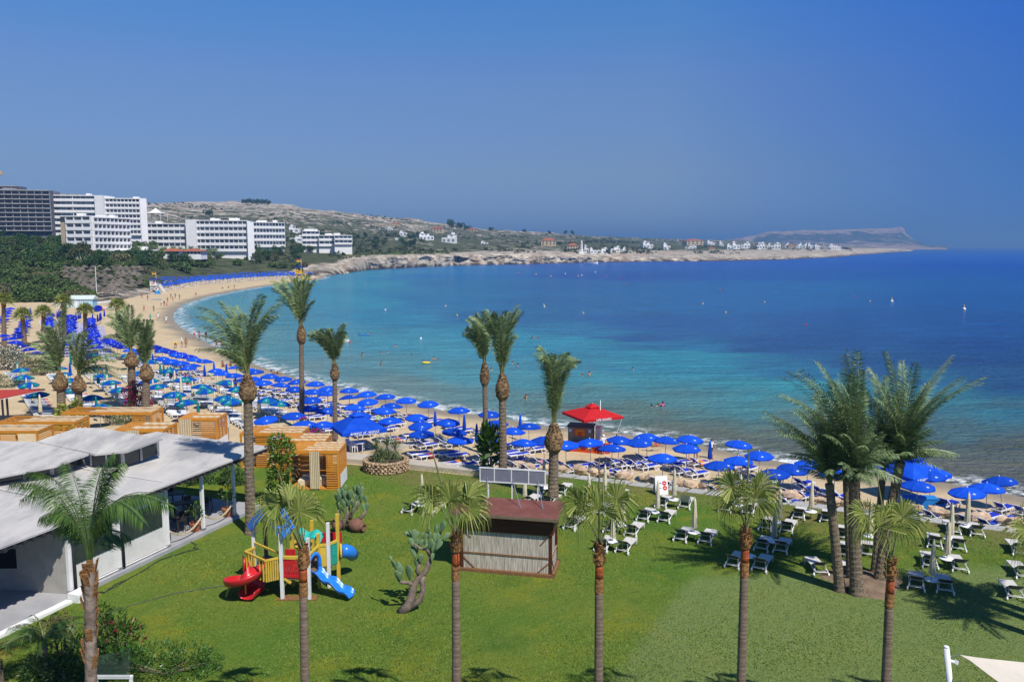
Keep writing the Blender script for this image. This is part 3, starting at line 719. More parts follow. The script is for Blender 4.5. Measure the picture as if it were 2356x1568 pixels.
for x, y in blue_closed:
    p = atsand(x, y, 2.5); put(c0, (p.x, p.y, sz(p.x, p.y)), rr.uniform(0, 6), cb, 'closed blue umbrellas on the sand')
# a few extra pairs that stand without a canopy
for x, y in [B3(1640, 760), B3(2040, 1050), B4(360, 900), B4(1480, 905), B4(80, 880), B5(330, 720), B6(830, 610), B5(1240, 670), B6(40, 600)]:
    p = at(x, y, 1.25); q = (p.x, p.y)
    if any(math.hypot(q[0] - a, q[1] - b) < .8 for a, b in PAIRS): continue
    PAIRS.append(q); put(lr, (p.x, p.y, sz(*q)), R(32), lb, 'blue loungers on the near sand')
# -- striped parasols and the white beds around them --------------------------------------------------
GT = 'blue and green striped umbrellas'
teal = [B1(*p) for p in [(185, 892), (205, 955), (260, 1020), (345, 1105), (525, 880), (580, 930), (630, 985), (850, 880), (925, 940), (1000, 1003), (680, 1065), (823, 1135), (895, 1220), (1085, 1068), (1250, 920), (1340, 820), (1240, 795), (1130, 768), (820, 755), (1430, 1035), (1560, 1105), (1690, 1175), (1650, 975), (1540, 895), (1350, 985)]]
teal += [B2(*p) for p in [(125, 600), (512, 630), (260, 672), (332, 708), (640, 690), (495, 782), (140, 822), (588, 815), (937, 800), (1040, 838), (10, 745)]]
tclosed = [B1(*p) for p in [(635, 770), (860, 830), (958, 860), (1445, 850), (1478, 865), (1537, 880), (865, 1160), (883, 925), (145, 835), (1625, 1130)]] + [B2(62, 760), B2(240, 855)]
cclosed = [B1(*p) for p in [(155, 860), (235, 985), (290, 1045), (355, 1135), (600, 950), (822, 900), (965, 955), (1045, 1020), (1575, 920), (1632, 990), (1490, 1070), (1425, 1270), (1380, 1000), (1155, 895)]] + [B2(*p) for p in [(8, 540), (68, 600), (185, 640), (435, 590), (585, 650), (405, 750), (688, 850), (845, 760)]]
ut = make_umbrella('striped_umbrella', 'x', [TEAL, BLUE2], alt=True); ct = make_closed('closed_umbrella', 'x', TEAL); cc = make_closed('closed_umbrella', 'x', CREAM, 2.5, .7, .17)
tb, tcl, ccl = [], [], []
for x, y in teal: p = atsand(x, y, 2.40); o = put(ut, (p.x, p.y, sz(p.x, p.y)), rr.uniform(-.6, .6), tb, GT); o.rotation_euler.x, o.rotation_euler.y = rr.gauss(0, .05), rr.gauss(0, .05)
for x, y in tclosed: p = atsand(x, y, 2.5); put(ct, (p.x, p.y, sz(p.x, p.y)), rr.uniform(0, 6), tcl, 'closed green umbrellas on the sand')
for x, y in cclosed: p = atsand(x, y, 2.55); put(cc, (p.x, p.y, sz(p.x, p.y)), rr.uniform(0, 6), ccl, 'closed cream umbrellas among the white beds')
GREYF = mat('grey_textile', (.20, .21, .23), (.14, .15, .17), 3, .85, rand=.3)
bed = make_lounger('beach_bed', 'x', R(8), GREYF); bed['category'] = 'beach bed'
bed2 = make_lounger('beach_bed', 'x', R(3), PLASTIC); bed2['category'] = 'beach bed'
REDP = mat('red_resin', (.55, .02, .02), rough=.4)
rt = thing('side_table', 'x', 'side table')
m = M(); m.lathe([(.0, .40), (.24, .40), (.25, .43), (.24, .45), (0, .45)], 14, cap=False); m.build('tabletop', REDP, rt)
m = M(); m.lathe([(.12, 0), (.05, .05), (.04, .38), (.1, .40)], 10); m.build('pedestal', REDP, rt)
bb, rts = [], []
ROWS = [(B1(175, 1070), B1(350, 1345)), (B1(440, 955), B1(775, 1300)), (B1(780, 945), B1(1200, 1265)), (B1(1085, 965), B1(1560, 1265)), (B1(1390, 960), B2(715, 1095)), (B2(400, 700), B2(1075, 1015)), (B1(60, 940), B1(170, 1040)), (B1(1460, 1245), B1(1590, 1330))]
for a, b in ROWS:
    A, Bq = atsand(*a, .4), atsand(*b, .4); v = Bq - A; L = v.length; v.normalize(); n = int(L / .98)
    for i in range(n):
        if rr.random() < .06: continue
        p = A + v * (i * .98) + Vector((.85, .0, 0)); ang = R(8) + rr.uniform(-.06, .06)
        if any(math.hypot(p.x - o.location.x, p.y - o.location.y) < .7 for o in bb): continue
        put(bed if rr.random() < .6 else bed2, (p.x, p.y, sz(p.x, p.y)), ang, bb, 'white beds in rows under striped umbrellas')
        if i % 2 == 0 and len(rts) < 60:
            q = p + Vector((1.25, -.1, 0)); put(rt, (q.x, q.y, sz(q.x, q.y)), 0, rts, 'red tables between the white beds')
# -- the dense blue rows farther along ------------------------------------------------------------------
nv = make_umbrella('beach_umbrella', 'x', [NAVY], r=1.15)
nb, lbf = [], []; lfar = make_lounger('sun_lounger', 'x', R(12), SLING)
DR = [(B1(637, 412), B1(640, 660), 15, 'the row behind the second palm from the left'), (B1(815, 440), B1(862, 690), 15, ''), (B1(450, 400), B1(425, 530), 9, ''), (B1(245, 425), B1(150, 600), 9, ''), (B1(95, 350), B1(5, 470), 6, ''), (B1(960, 622), B1(1120, 690), 6, ''), (B1(1400, 690), B1(1700, 775), 5, ''), (B1(30, 590), B1(330, 745), 6, '')]
for k, (a, b, n, _) in enumerate(DR):
    A, Bq = atsand(*a, 2.4), atsand(*b, 2.4); A.z = Bq.z = 0; v = (Bq - A)
    for i in range(n):
        p = A + v * (i / (n - 1)); p.x += rr.uniform(-.15, .15)
        o = put(nv, (p.x, p.y, sz(p.x, p.y)), rr.uniform(-.5, .5), nb, 'deep blue umbrellas in dense rows'); o.rotation_euler.x, o.rotation_euler.y = rr.gauss(0, .06), rr.gauss(0, .06)
        st = v.length / (n - 1)
        for j in range(max(1, int(st / 1.5))):
            for s in (-1, 1):
                if len(lbf) >= 128: break
                q = p + v.normalized() * j * 1.5 + Vector((s * 1.55, .3, 0)); put(lfar, (q.x, q.y, sz(q.x, q.y)), R(4) if s > 0 else R(12), lbf, 'loungers in the dense rows')
ncl = []; nc = make_closed('closed_umbrella', 'x', NAVY, 2.5, .8, .2)
for x, y in [(515, 385), (530, 375), (546, 380), (562, 366), (577, 372), (590, 368), (685, 400), (705, 390), (722, 385), (755, 385), (880, 412), (910, 395), (940, 370), (900, 405), (835, 410), (455, 390), (265, 365), (275, 355)]:
    p = atsand(*B1(x, y), 2.5); put(nc, (p.x, p.y, sz(p.x, p.y)), rr.uniform(0, 6), ncl, 'closed blue umbrellas at the ends of the rows')
FARL = [('the lifeguard tower', hit(362, 668).x, atsand(362, 672).y), ('the beach hut', atsand(165, 707).x, atsand(165, 707).y), ('the leftmost fan palm', at(8, 790, 1).x, at(8, 790, 1).y), ('the paired bulbous palms', at(161, 950, 1).x, at(161, 950, 1).y), ('the bougainvillea', at(310, 930, 1).x, at(310, 930, 1).y)]
relabel(ub, 'open blue beach umbrella'); relabel(cb, 'folded blue umbrella'); relabel(lb, 'blue sling lounger')
relabel(tb, 'blue-green striped umbrella', FARL + LAND[1:2] + LAND[4:]); relabel(tcl, 'folded green beach umbrella', FARL + LAND[4:]); relabel(ccl, 'folded cream parasol on sand', FARL + LAND[4:])
relabel(bb, 'flat white beach bed', FARL + LAND[4:]); relabel(rts, 'small red table', FARL + LAND[4:])
relabel(nb, 'deep blue umbrella', FARL); relabel(lbf, 'lounger in dense rows', FARL); relabel(ncl, 'folded navy umbrella', FARL)
# -- the far crowd of umbrellas at the head of the bay ------------------------------------------------
fu = M(); cm = canopy_m(1.12, 1.98, 2.4, sub=1)
fu = thing('beach_umbrella', 'x', 'beach umbrella'); cm.build('canopy', NAVY, fu); p = M(); p.tube([(0, 0, 0), (0, 0, 2.3)], .04, 5); p.build('pole', METAL, fu)
fb = []; FP = []
BLUEFAR = mat('far_blue_canvas', (.010, .10, .52), (.008, .035, .30), island=True, rough=.8)
for o in bpy.data.objects:
    if o.parent == fu and o.name.startswith('canopy'): o.data.materials[0] = BLUEFAR
mass = M(); k = 0
for s in np.linspace(0, 1, 40):
    for w in np.linspace(0, 1, 5):
        x = 372 + (712 - 372) * s + rr.uniform(-3, 3); yn = np.interp(x, [372, 450, 560, 640, 712], [668, 655.5, 646, 641, 639.5]); yf = np.interp(x, [372, 450, 560, 640, 712], [657, 645, 637, 634, 634.5])
        p = pt(x, yn, 1); d0 = at(x, yn, 1.0).y; d1 = at(x, yf, 1.0).y; dd = d0 + (d1 - d0) * w + rr.uniform(-1.5, 1.5)
        u = ray(x, 567); q = (u.x / u.y * dd, dd); z = max(.9, tz(x, dd) if dd > tprof(x)[0, 0] else .9)
        k += 1
        if k % 3 == 0 and len(fb) < 96: put(fu, (q[0], q[1], z), rr.uniform(0, 1), fb, 'blue umbrellas massed at the far end of the bay')
        else:
            c = canopy_m(1.1, 1.98, 2.4, sub=1); V = np.concatenate(c.v) + np.array([q[0], q[1], z]); mass.add(V, c.f)
            mass.tube([(q[0], q[1], z), (q[0], q[1], z + 2.2)], .05, 4)
            mass.mi = 1; mass.box((q[0] + 1.5, q[1] - .4, z + .35), (1.9, .65, .12)); mass.mi = 0
for o in fb: o['label'] = 'tiny blue umbrella in the far crowd at the head of the bay'
mass.build('umbrella_crowd', [BLUEFAR, PLASTIC], kind='stuff')
# -- thatched sunshades on the dune -----------------------------------------------------------------------
THATCH = mat('grey_thatch', (.17, .145, .115), (.085, .072, .058), 2.5, .95, stretch=(1, 1, .3), bump=.8, rand=.3)
WOODG = mat('weathered_wood', (.20, .15, .10), (.12, .085, .055), 4, .85, stretch=(1, 1, 6))
th = thing('thatched_sunshade', 'x', 'sunshade')
m = M(); n = 14
for i, (r0, z0, r1, z1) in enumerate([(1.6, 1.95, .75, 2.5), (1.05, 2.42, .05, 3.0)]):
    V = []
    for q in range(n):
        a = 2 * math.pi * q / n; j = 1 + rr.uniform(-.09, .09); V.append((r0 * j * math.cos(a), r0 * j * math.sin(a), z0 + rr.uniform(-.12, .04)))
    for q in range(n): a = 2 * math.pi * q / n; V.append((r1 * math.cos(a), r1 * math.sin(a), z1))
    m.add(V, [(q, (q + 1) % n, n + (q + 1) % n, n + q) for q in range(n)] + [tuple(range(n, 2 * n))])
m.build('thatch_roof', THATCH, th); m = M(); m.tube([(0, 0, -.4), (0, 0, 2.5)], .06, 6); m.build('pole', WOODG, th)
tl = []
thp = [(60 + 0, 0)]
for j, y in enumerate(np.linspace(626, 688, 12)):
    xl = np.interp(y, [626, 645, 665, 688], [150, 152, 172, 236]); xr = np.interp(y, [626, 640, 660, 672, 688], [330, 318, 330, 312, 262])
    nn = int((xr - xl) / 14)
    for i in range(nn):
        x = xl + (xr - xl) * (i + .5 * (j % 2)) / max(1, nn - .5) + rr.uniform(-3, 3); p = hit(x, y + rr.uniform(-1, 1), 235)
        if len(tl) and min((o.location.xy - p.xy).length for o in tl) < 2.4: continue
        put(th, p, rr.uniform(0, 6), tl, 'thatched sunshades on the dune', scale=rr.uniform(.9, 1.12))
relabel(tl, 'grey thatched sunshade', FARL[:2])

# -- towels left on some of the loungers -----------------------------------------------------------------
TW = [mat('towel_' + n, c, rough=.95, bump=.4, bscale=9) for n, c in (('white', (.70, .68, .64)), ('pink', (.62, .20, .30)), ('orange', (.62, .22, .05)), ('aqua', (.10, .42, .48)), ('red', (.50, .05, .05)), ('green', (.20, .40, .12)))]
TN = ['white', 'pink', 'orange', 'aqua', 'red', 'green']; tw = []; r9 = random.Random(17)
for o in r9.sample(lb, 34):
    k = r9.randrange(6); x0, l = r9.uniform(-.15, .2), r9.uniform(.5, .75); m = M(); n = 8
    for s_ in (-1, 1): m.slab([(x0, s_ * .34, .20), (x0 + l, s_ * .34, .22), (x0 + l, s_ * .31, .432), (x0, s_ * .31, .428)], .012)
    for j in range(n): a, b = x0 + l * j / n, x0 + l * (j + 1) / n; z = lambda q: .428 + .012 * math.sin(q * 37 + k); m.slab([(a, -.32, z(a)), (b, -.32, z(b)), (b, .32, z(b)), (a, .32, z(a))], .012)
    t = m.build('towel', TW[k], label='x', category='towel', group='towels on the loungers'); t.location = o.location; t.rotation_euler = o.rotation_euler; t['c'] = TN[k]; tw.append(t)
for c in TN: relabel([t for t in tw if t['c'] == c], c + ' towel on a lounger')
for t in tw: del t['c']
# ================================================================== PALMS
TRUNK = mat('palm_trunk', (.30, .235, .165), (.105, .078, .055), 5, .95, bump=1.4, bscale=11, stretch=(1, 1, 2.6), spec=.1)
BOSS = mat('palm_leaf_bases', (.34, .22, .11), (.07, .045, .028), 7, .95, bump=1.6, bscale=12, spec=.1)
FROND = mat('date_frond', (.075, .135, .040), (.290, .370, .160), island=True, rough=.5, spec=.3, trans=.18)
FROND2 = mat('dark_date_frond', (.058, .118, .040), (.270, .355, .160), island=True, rough=.45, spec=.35, trans=.12)
RACH = mat('palm_rachis', (.20, .21, .08), (.13, .14, .05), 3, .6)
FANL = mat('fan_leaf', (.125, .185, .022), (.360, .380, .110), island=True, rough=.5, spec=.3, trans=.25)
FANR = mat('ringed_trunk', (.285, .215, .155), (.15, .11, .08), 3, .9, bump=1.0, bscale=9, stretch=(.6, .6, 5), spec=.1)
FANO = mat('fresh_cut_trunk', (.46, .105, .025), (.24, .055, .016), 3, .6, bump=.8, bscale=9, stretch=(1, 1, 2))
FIBRE = mat('palm_fibre', (.40, .20, .07), (.15, .07, .028), 8, .95, bump=1.5, bscale=14)
QUEEN = mat('queen_frond', (.026, .080, .014), (.125, .205, .042), island=True, rough=.4, spec=.4, trans=.2)
def bez(a, b, c, t): return a * (1 - t) ** 2 + b * (2 * t * (1 - t)) + c * t ** 2
def frond(mL, mR, a, c, rr, up=.5, ll=.42, n=30, w=.035, droop=.25, start=.14, bow=None):
    """one feather leaf: rachis from a to c, paired leaflets"""
    L = (c - a).length; hz = Vector((c.x - a.x, c.y - a.y, 0)); b = a + Vector((0, 0, max(.25 * L, L * up + .35 * (c.z - a.z)))) + hz * .18 if bow is None else bow
    P = [bez(a, b, c, t) for t in np.linspace(0, 1, 9)]
    mR.tube(P, [max(.006, .030 * (1 - i / 8.6)) for i in range(9)], 4, cap=False)
    Q = []
    sref = (c - a).cross(Vector((0, 0, 1)))
    if sref.length < .05: sref = Vector((1, 0, 0))
    sref.normalize(); tw = rr.uniform(-.9, .9)
    for i in range(n):
        t = start + (1 - start) * (i + rr.random() * .5) / n
        p = bez(a, b, c, t); d = (bez(a, b, c, min(1, t + .02)) - bez(a, b, c, t - .02)).normalized()
        s = (sref - d * sref.dot(d)).normalized(); nn = d.cross(s); s2 = s * math.cos(tw) + nn * math.sin(tw); n2 = d.cross(s2)
        l = ll * (.45 + .75 * math.sin(math.pi * min(1, .12 + t * .86))) * rr.uniform(.85, 1.12)
        for sd in (-1, 1):
            q = (d * rr.uniform(.62, .85) + s2 * sd * .72 + n2 * rr.uniform(.05, .45) + Vector((0, 0, -droop)))
            q.normalize(); e = p + q * l + Vector((0, 0, -droop * l * .35)); side = q.cross(n2).normalized() * w * .5; mid = p + q * l * .42
            Q.append((p, mid + side, e, mid - side))
    mL.quads([[tuple(v) for v in k] for k in Q])
def trunk_m(pts, r0, r1, n=12, ring=.22, amp=.08, flare=.25, seed=1):
    rr = random.Random(seed); m = M(); pts = [Vector(p) for p in pts]
    seg = []; 
    for i in range(len(pts) - 1):
        k = max(2, int((pts[i + 1] - pts[i]).length / ring))
        for j in range(k): seg.append(pts[i].lerp(pts[i + 1], j / k))
    seg.append(pts[-1]); N = len(seg); rad = []
    for i in range(N):
        t = i / (N - 1); h = (seg[i] - seg[0]).length
        rad.append((r0 + (r1 - r0) * t) * (1 + flare * math.exp(-h * 2.2)) * (1 + amp * (1 if i % 2 else -1) * rr.uniform(.4, 1)))
    m.tube(seg, rad, n); return m
def date_palm(label, base, crown, tips, r=.23, boss=True, z0=None, group=None, extra=2, leaf=FROND, mid=None, bscale=1.0, seed=0, up=.5, depth=.55, ll=.42, name='date_palm', fill=0, fl=2.4):
    rr = random.Random(seed + 100); z0 = z0 if z0 is not None else .9
    B = at(*base, z0); B.z -= .05; d = B.y
    C = pt(*crown, d)
    t = thing(name, label, 'palm tree', B, 0, group)
    path = [B] + ([pt(x, y, d + k) for x, y, k in mid] if mid else []) + [C]
    loc = lambda p: Vector(p) - B
    trunk_m([loc(p) for p in path], r, r * .82, 14, seed=seed, amp=.045, ring=.13).build('trunk', TRUNK, t)
    hgt = .95 * bscale
    if boss:
        m = M(); c = loc(C); R0 = r * 1.72 * bscale; hgt *= rr.uniform(.95, 1.35); prof = [(-hgt * 1.25, .50), (-hgt * 1.0, .86), (-hgt * .7, 1.0), (-hgt * .4, .9), (-hgt * .1, .66), (.22, .42), (.5, .2)]
        V, n = [], 18
        for z, k in prof:
            for i in range(n):
                a = 2 * math.pi * i / n; q = R0 * k * rr.uniform(.9, 1.12); V.append((c.x + q * math.cos(a), c.y + q * math.sin(a), c.z + z))
        m.add(V, [(i * n + k, i * n + (k + 1) % n, (i + 1) * n + (k + 1) % n, (i + 1) * n + k) for i in range(len(prof) - 1) for k in range(n)])
        for i in range(150):                 # cut leaf stubs
            z = rr.uniform(-hgt * 1.1, .3); k = np.interp(z, [p[0] for p in prof], [p[1] for p in prof]); a = rr.uniform(0, 2 * math.pi)
            q = Vector((math.cos(a), math.sin(a), 0)); p = c + q * (R0 * k * .93) + Vector((0, 0, z)); m.bar(p, p + q * .05 + Vector((0, 0, .13)), .10, .035, up=q)
        m.build('leaf_bases', BOSS, t)
    mL, mR = M(), M(); c = loc(C); nl = 42 if d < 60 else 34
    for (x, y) in tips:
        for e in range(extra):
            dep = rr.uniform(-1, 1) * depth * (2.2 if e else 1.0); j = 0 if e == 0 else 10.0 * 45 / d
            T = loc(pt(x + rr.uniform(-1, 1) * j, y + rr.uniform(-.4, 1.3) * j, d + dep))
            a = c + Vector((rr.uniform(-1, 1) * .1, rr.uniform(-1, 1) * .1, rr.uniform(-.05, .25)))
            frond(mL, mR, a, T, rr, up=up * rr.uniform(.8, 1.15), ll=ll, n=nl, w=max(.046, .00105 * d), droop=.18)
    for i in range(fill):
        az = i * 2.399 + rr.uniform(-.3, .3); el = R(rr.uniform(8, 78)); l = fl * rr.uniform(.8, 1.1); T = c + Vector((math.cos(az) * math.cos(el), math.sin(az) * math.cos(el), math.sin(el))) * l
        frond(mL, mR, c + Vector((0, 0, rr.uniform(-.1, .2))), T, rr, up=up * rr.uniform(.8, 1.2), ll=ll, n=nl, w=max(.046, .00105 * d), droop=.2)
    cr = mL.build('crown', leaf, t); mR.build('rachises', RACH, cr); return t
PD = [
 ('tall date palm beside the white restaurant roof, bulbous trunk top', (577, 1226), (569, 878), [(455, 705), (462, 748), (450, 802), (470, 772), (510, 692), (540, 705), (560, 722), (585, 700), (605, 678), (603, 692), (648, 694), (638, 722), (498, 800), (530, 730), (618, 722), (455, 727)], .30, LZ),
 ('tallest date palm, slim trunk rising behind the central cabanas', (695, 984), (693, 757), [(622, 645), (625, 662), (650, 640), (668, 635), (690, 640), (712, 628), (725, 640), (722, 690), (640, 682), (680, 640), (715, 650), (632, 650), (700, 645)], .26, 1.0),
 ('date palm with one frond blown far left, before the lettered parasol', (771, 1008), (770, 845), [(708, 764), (712, 772), (735, 757), (758, 755), (796, 742), (795, 762), (735, 772), (750, 765), (786, 762), (722, 760)], .24, 1.0),
 ('thinner of the two touching date palms beyond the lawn, standing left', (1118, 1036), (1115, 845), [(1065, 762), (1080, 732), (1098, 720), (1115, 722), (1130, 732), (1075, 750), (1095, 740), (1122, 726), (1070, 756)], .24, 1.0),
 ('thicker of the two touching date palms beyond the lawn, standing right', (1157, 1090), (1156, 872), [(1085, 725), (1110, 715), (1135, 720), (1160, 715), (1192, 700), (1188, 722), (1180, 772), (1120, 742), (1150, 730), (1195, 712), (1172, 720), (1140, 716)], .31, LZ),
 ('date palm with stiff upright fronds left of the red lifeguard canopy', (1272, 1156), (1275, 988), [(1237, 800), (1258, 816), (1274, 815), (1290, 816), (1308, 810), (1328, 824), (1248, 822), (1316, 828)], .36, LZ),
 ('left palm of the paired bulbous palms above the wooden cabanas', (143, 966), (138, 866), [(60, 835), (75, 790), (85, 762), (100, 745), (130, 735), (148, 688), (152, 705), (160, 770), (52, 790), (90, 772), (110, 750), (120, 760), (70, 852), (50, 815)], .42, 1.0),
 ('right palm of the paired bulbous palms above the wooden cabanas', (182, 970), (180, 874), [(165, 765), (200, 760), (225, 790), (276, 815), (284, 850), (252, 800), (155, 780), (185, 765), (286, 872), (210, 780), (265, 830)], .40, 1.0),
 ('date palm with fronds swept left above the bougainvillea', (305, 948), (302, 818), [(243, 742), (250, 720), (270, 710), (290, 704), (300, 702), (322, 720), (318, 735), (238, 772), (275, 722), (326, 742), (258, 735)], .42, 1.0),
 ('date palm with short ragged crown right of the bougainvillea', (335, 968), (336, 846), [(325, 745), (335, 735), (348, 735), (355, 760), (315, 770), (350, 782), (330, 760), (320, 800), (342, 748)], .40, 1.0)]
for i, (lb_, b, c, tp_, r, z0) in enumerate(PD):
    date_palm(lb_, b, c, tp_, r, True, z0, seed=i, up=.62 if i == 5 else .5, ll=.58 if i < 6 else .66, extra=3 if i in (5, 2, 3) else 2, depth=.9 if i > 5 else .6)
# -- the clump on the right of the lawn: every trunk is a palm of its own
GC = 'date palms of the clump on the lawn'
date_palm('leftmost palm of the clump, fronds reaching out over the loungers', (1933, 1358), (1908, 1112), [(1757, 948), (1778, 962), (1832, 938), (1868, 945), (1898, 962), (1935, 985), (1850, 1000), (1790, 985), (1925, 940), (1880, 900)], .25, False, LZ, GC, 3, FROND2, [(1922, 1250, 0)], fill=16, fl=2.2, seed=31, up=.3, ll=.44, depth=1.2)
date_palm('stoutest front palm in the middle of the clump', (1972, 1366), (1966, 1105), [(1808, 852), (1798, 905), (1842, 850), (1882, 830), (1905, 868), (1950, 802), (1975, 806), (1990, 850), (1925, 880), (1940, 905), (1985, 905), (2010, 960), (1930, 1000), (1970, 985), (1995, 1010), (1900, 1000), (2030, 990)], .31, False, LZ, GC, 3, FROND2, [(1966, 1240, .1)], fill=26, fl=2.6, seed=32, up=.32, ll=.46, depth=1.6)
date_palm('rightmost palm of the clump, trunk curving out to the right', (2022, 1338), (2072, 1062), [(2035, 808), (2076, 828), (2110, 832), (2192, 814), (2212, 868), (2272, 864), (2208, 1045), (2140, 880), (2000, 845), (2052, 890), (2170, 900), (2120, 900), (2020, 910), (2150, 1030)], .27, False, LZ, GC, 3, FROND2, [(2038, 1225, .1), (2060, 1120, .3)], fill=18, fl=2.5, seed=33, up=.3, ll=.45, depth=1.4)
date_palm('slender dark palm at the back of the clump', (2012, 1316), (2032, 1080), [(1985, 880), (2010, 870), (2040, 865), (2070, 900), (1960, 930), (2085, 950), (1990, 960)], .19, False, LZ, GC, 3, FROND2, fill=18, fl=2.6, seed=34, up=.35, ll=.44, depth=1.6)
date_palm('thin palm half hidden behind the stoutest palm', (1957, 1334), (1946, 1098), [(1880, 905), (1910, 880), (1940, 850), (1960, 860), (1860, 950), (1990, 900)], .19, False, LZ, GC, 3, FROND2, fill=14, fl=2.4, seed=35, up=.35, ll=.44, depth=1.6)
for i, (x, y, z, lb_) in enumerate([(24.6, 33.6, 8.4, 'first of the palms past the right edge that shade the lawn'), (26.6, 32.2, 9.4, 'second of the palms past the right edge that shade the lawn'), (24.8, 30.6, 8.8, 'third of the palms past the right edge that shade the lawn')]):
    bx, by_ = proj((x, y, LZ)); cx_, cy_ = proj((x + .2, y, z)); date_palm(lb_, (bx, by_), (cx_, cy_), [], .3, False, LZ, 'palms past the right edge', 1, FROND2, seed=60 + i, up=.3, ll=.46, fill=34, fl=2.7)
SOIL = mat('bare_soil', (.235, .165, .11), (.13, .09, .06), 2.5, .95, bump=1, bscale=9)
c = at(1992, 1338, LZ); m = M(); n = 40; V = []
for k, (rr_, z) in enumerate([(2.0, -.06), (1.6, .08), (1.0, .16), (.4, .2)]):
    for q in range(n): a = 2 * math.pi * q / n; j = 1 + .18 * math.sin(a * 3 + k) + random.uniform(-.05, .05); V.append((c.x + rr_ * j * math.cos(a) * 1.0, c.y + rr_ * j * math.sin(a) * .95, LZ + z + random.uniform(-.03, .05)))
m.add(V, [(k * n + q, k * n + (q + 1) % n, (k + 1) * n + (q + 1) % n, (k + 1) * n + q) for k in range(3) for q in range(n)] + [tuple(range(3 * n, 4 * n))])
m.build('soil_mound', SOIL, kind='structure', smooth=True)
# -- fan palms ---------------------------------------------------------------------------------------------
def fan_leaf(mL, mR, a, hub, outd, nrm, Rr, rr, droop=.5, segs=30, spread=118, split=.46):
    a, hub = Vector(a), Vector(hub); outd = Vector(outd).normalized(); nrm = Vector(nrm); b = outd.cross(nrm).normalized(); nrm = b.cross(outd).normalized()
    mR.tube([a, a.lerp(hub, .5) + Vector((0, 0, .06)), hub], [.022, .016, .012], 5, cap=False)
    st = R(spread) * 2 / segs; Q = []
    for i in range(segs):
        th = -R(spread) + (i + .5) * st; l = Rr * (1.08 - .30 * (abs(th) / R(spread)) ** 2) * rr.uniform(.90, 1.08); f = .10 if i % 2 else -.10
        dr = lambda t: outd * math.cos(t) + b * math.sin(t)
        d0, d1, dm = dr(th - st * .52), dr(th + st * .52), dr(th)
        r1 = l * split; cup = nrm * (.42 * Rr * (1 - math.cos(th)))
        pm0, pm1 = hub + d0 * r1 + cup - nrm * f * .1, hub + d1 * r1 + cup + nrm * f * .1
        Q.append((hub, pm0, hub + dm * r1 * 1.02 + cup + nrm * .015, pm1))
        g = Vector((0, 0, -1)); k = droop * rr.uniform(.7, 1.3) * (.5 + .8 * abs(math.sin(th)))
        q1 = hub + dm * (r1 + (l - r1) * .55) + cup + g * (l - r1) * .35 * k
        q2 = hub + dm * (r1 + (l - r1) * (.85 - .2 * k)) + cup + g * (l - r1) * (1.25 * k)
        sv = (pm1 - pm0) * .36
        Q.append((pm0.lerp(pm1, .12), q1 - sv * .6, q1 + sv * .6, pm0.lerp(pm1, .88)))
        Q.append((q1 - sv * .6, q2 - sv * .08, q2 + sv * .08, q1 + sv * .6))
    mL.quads([[tuple(v) for v in q] for q in Q])
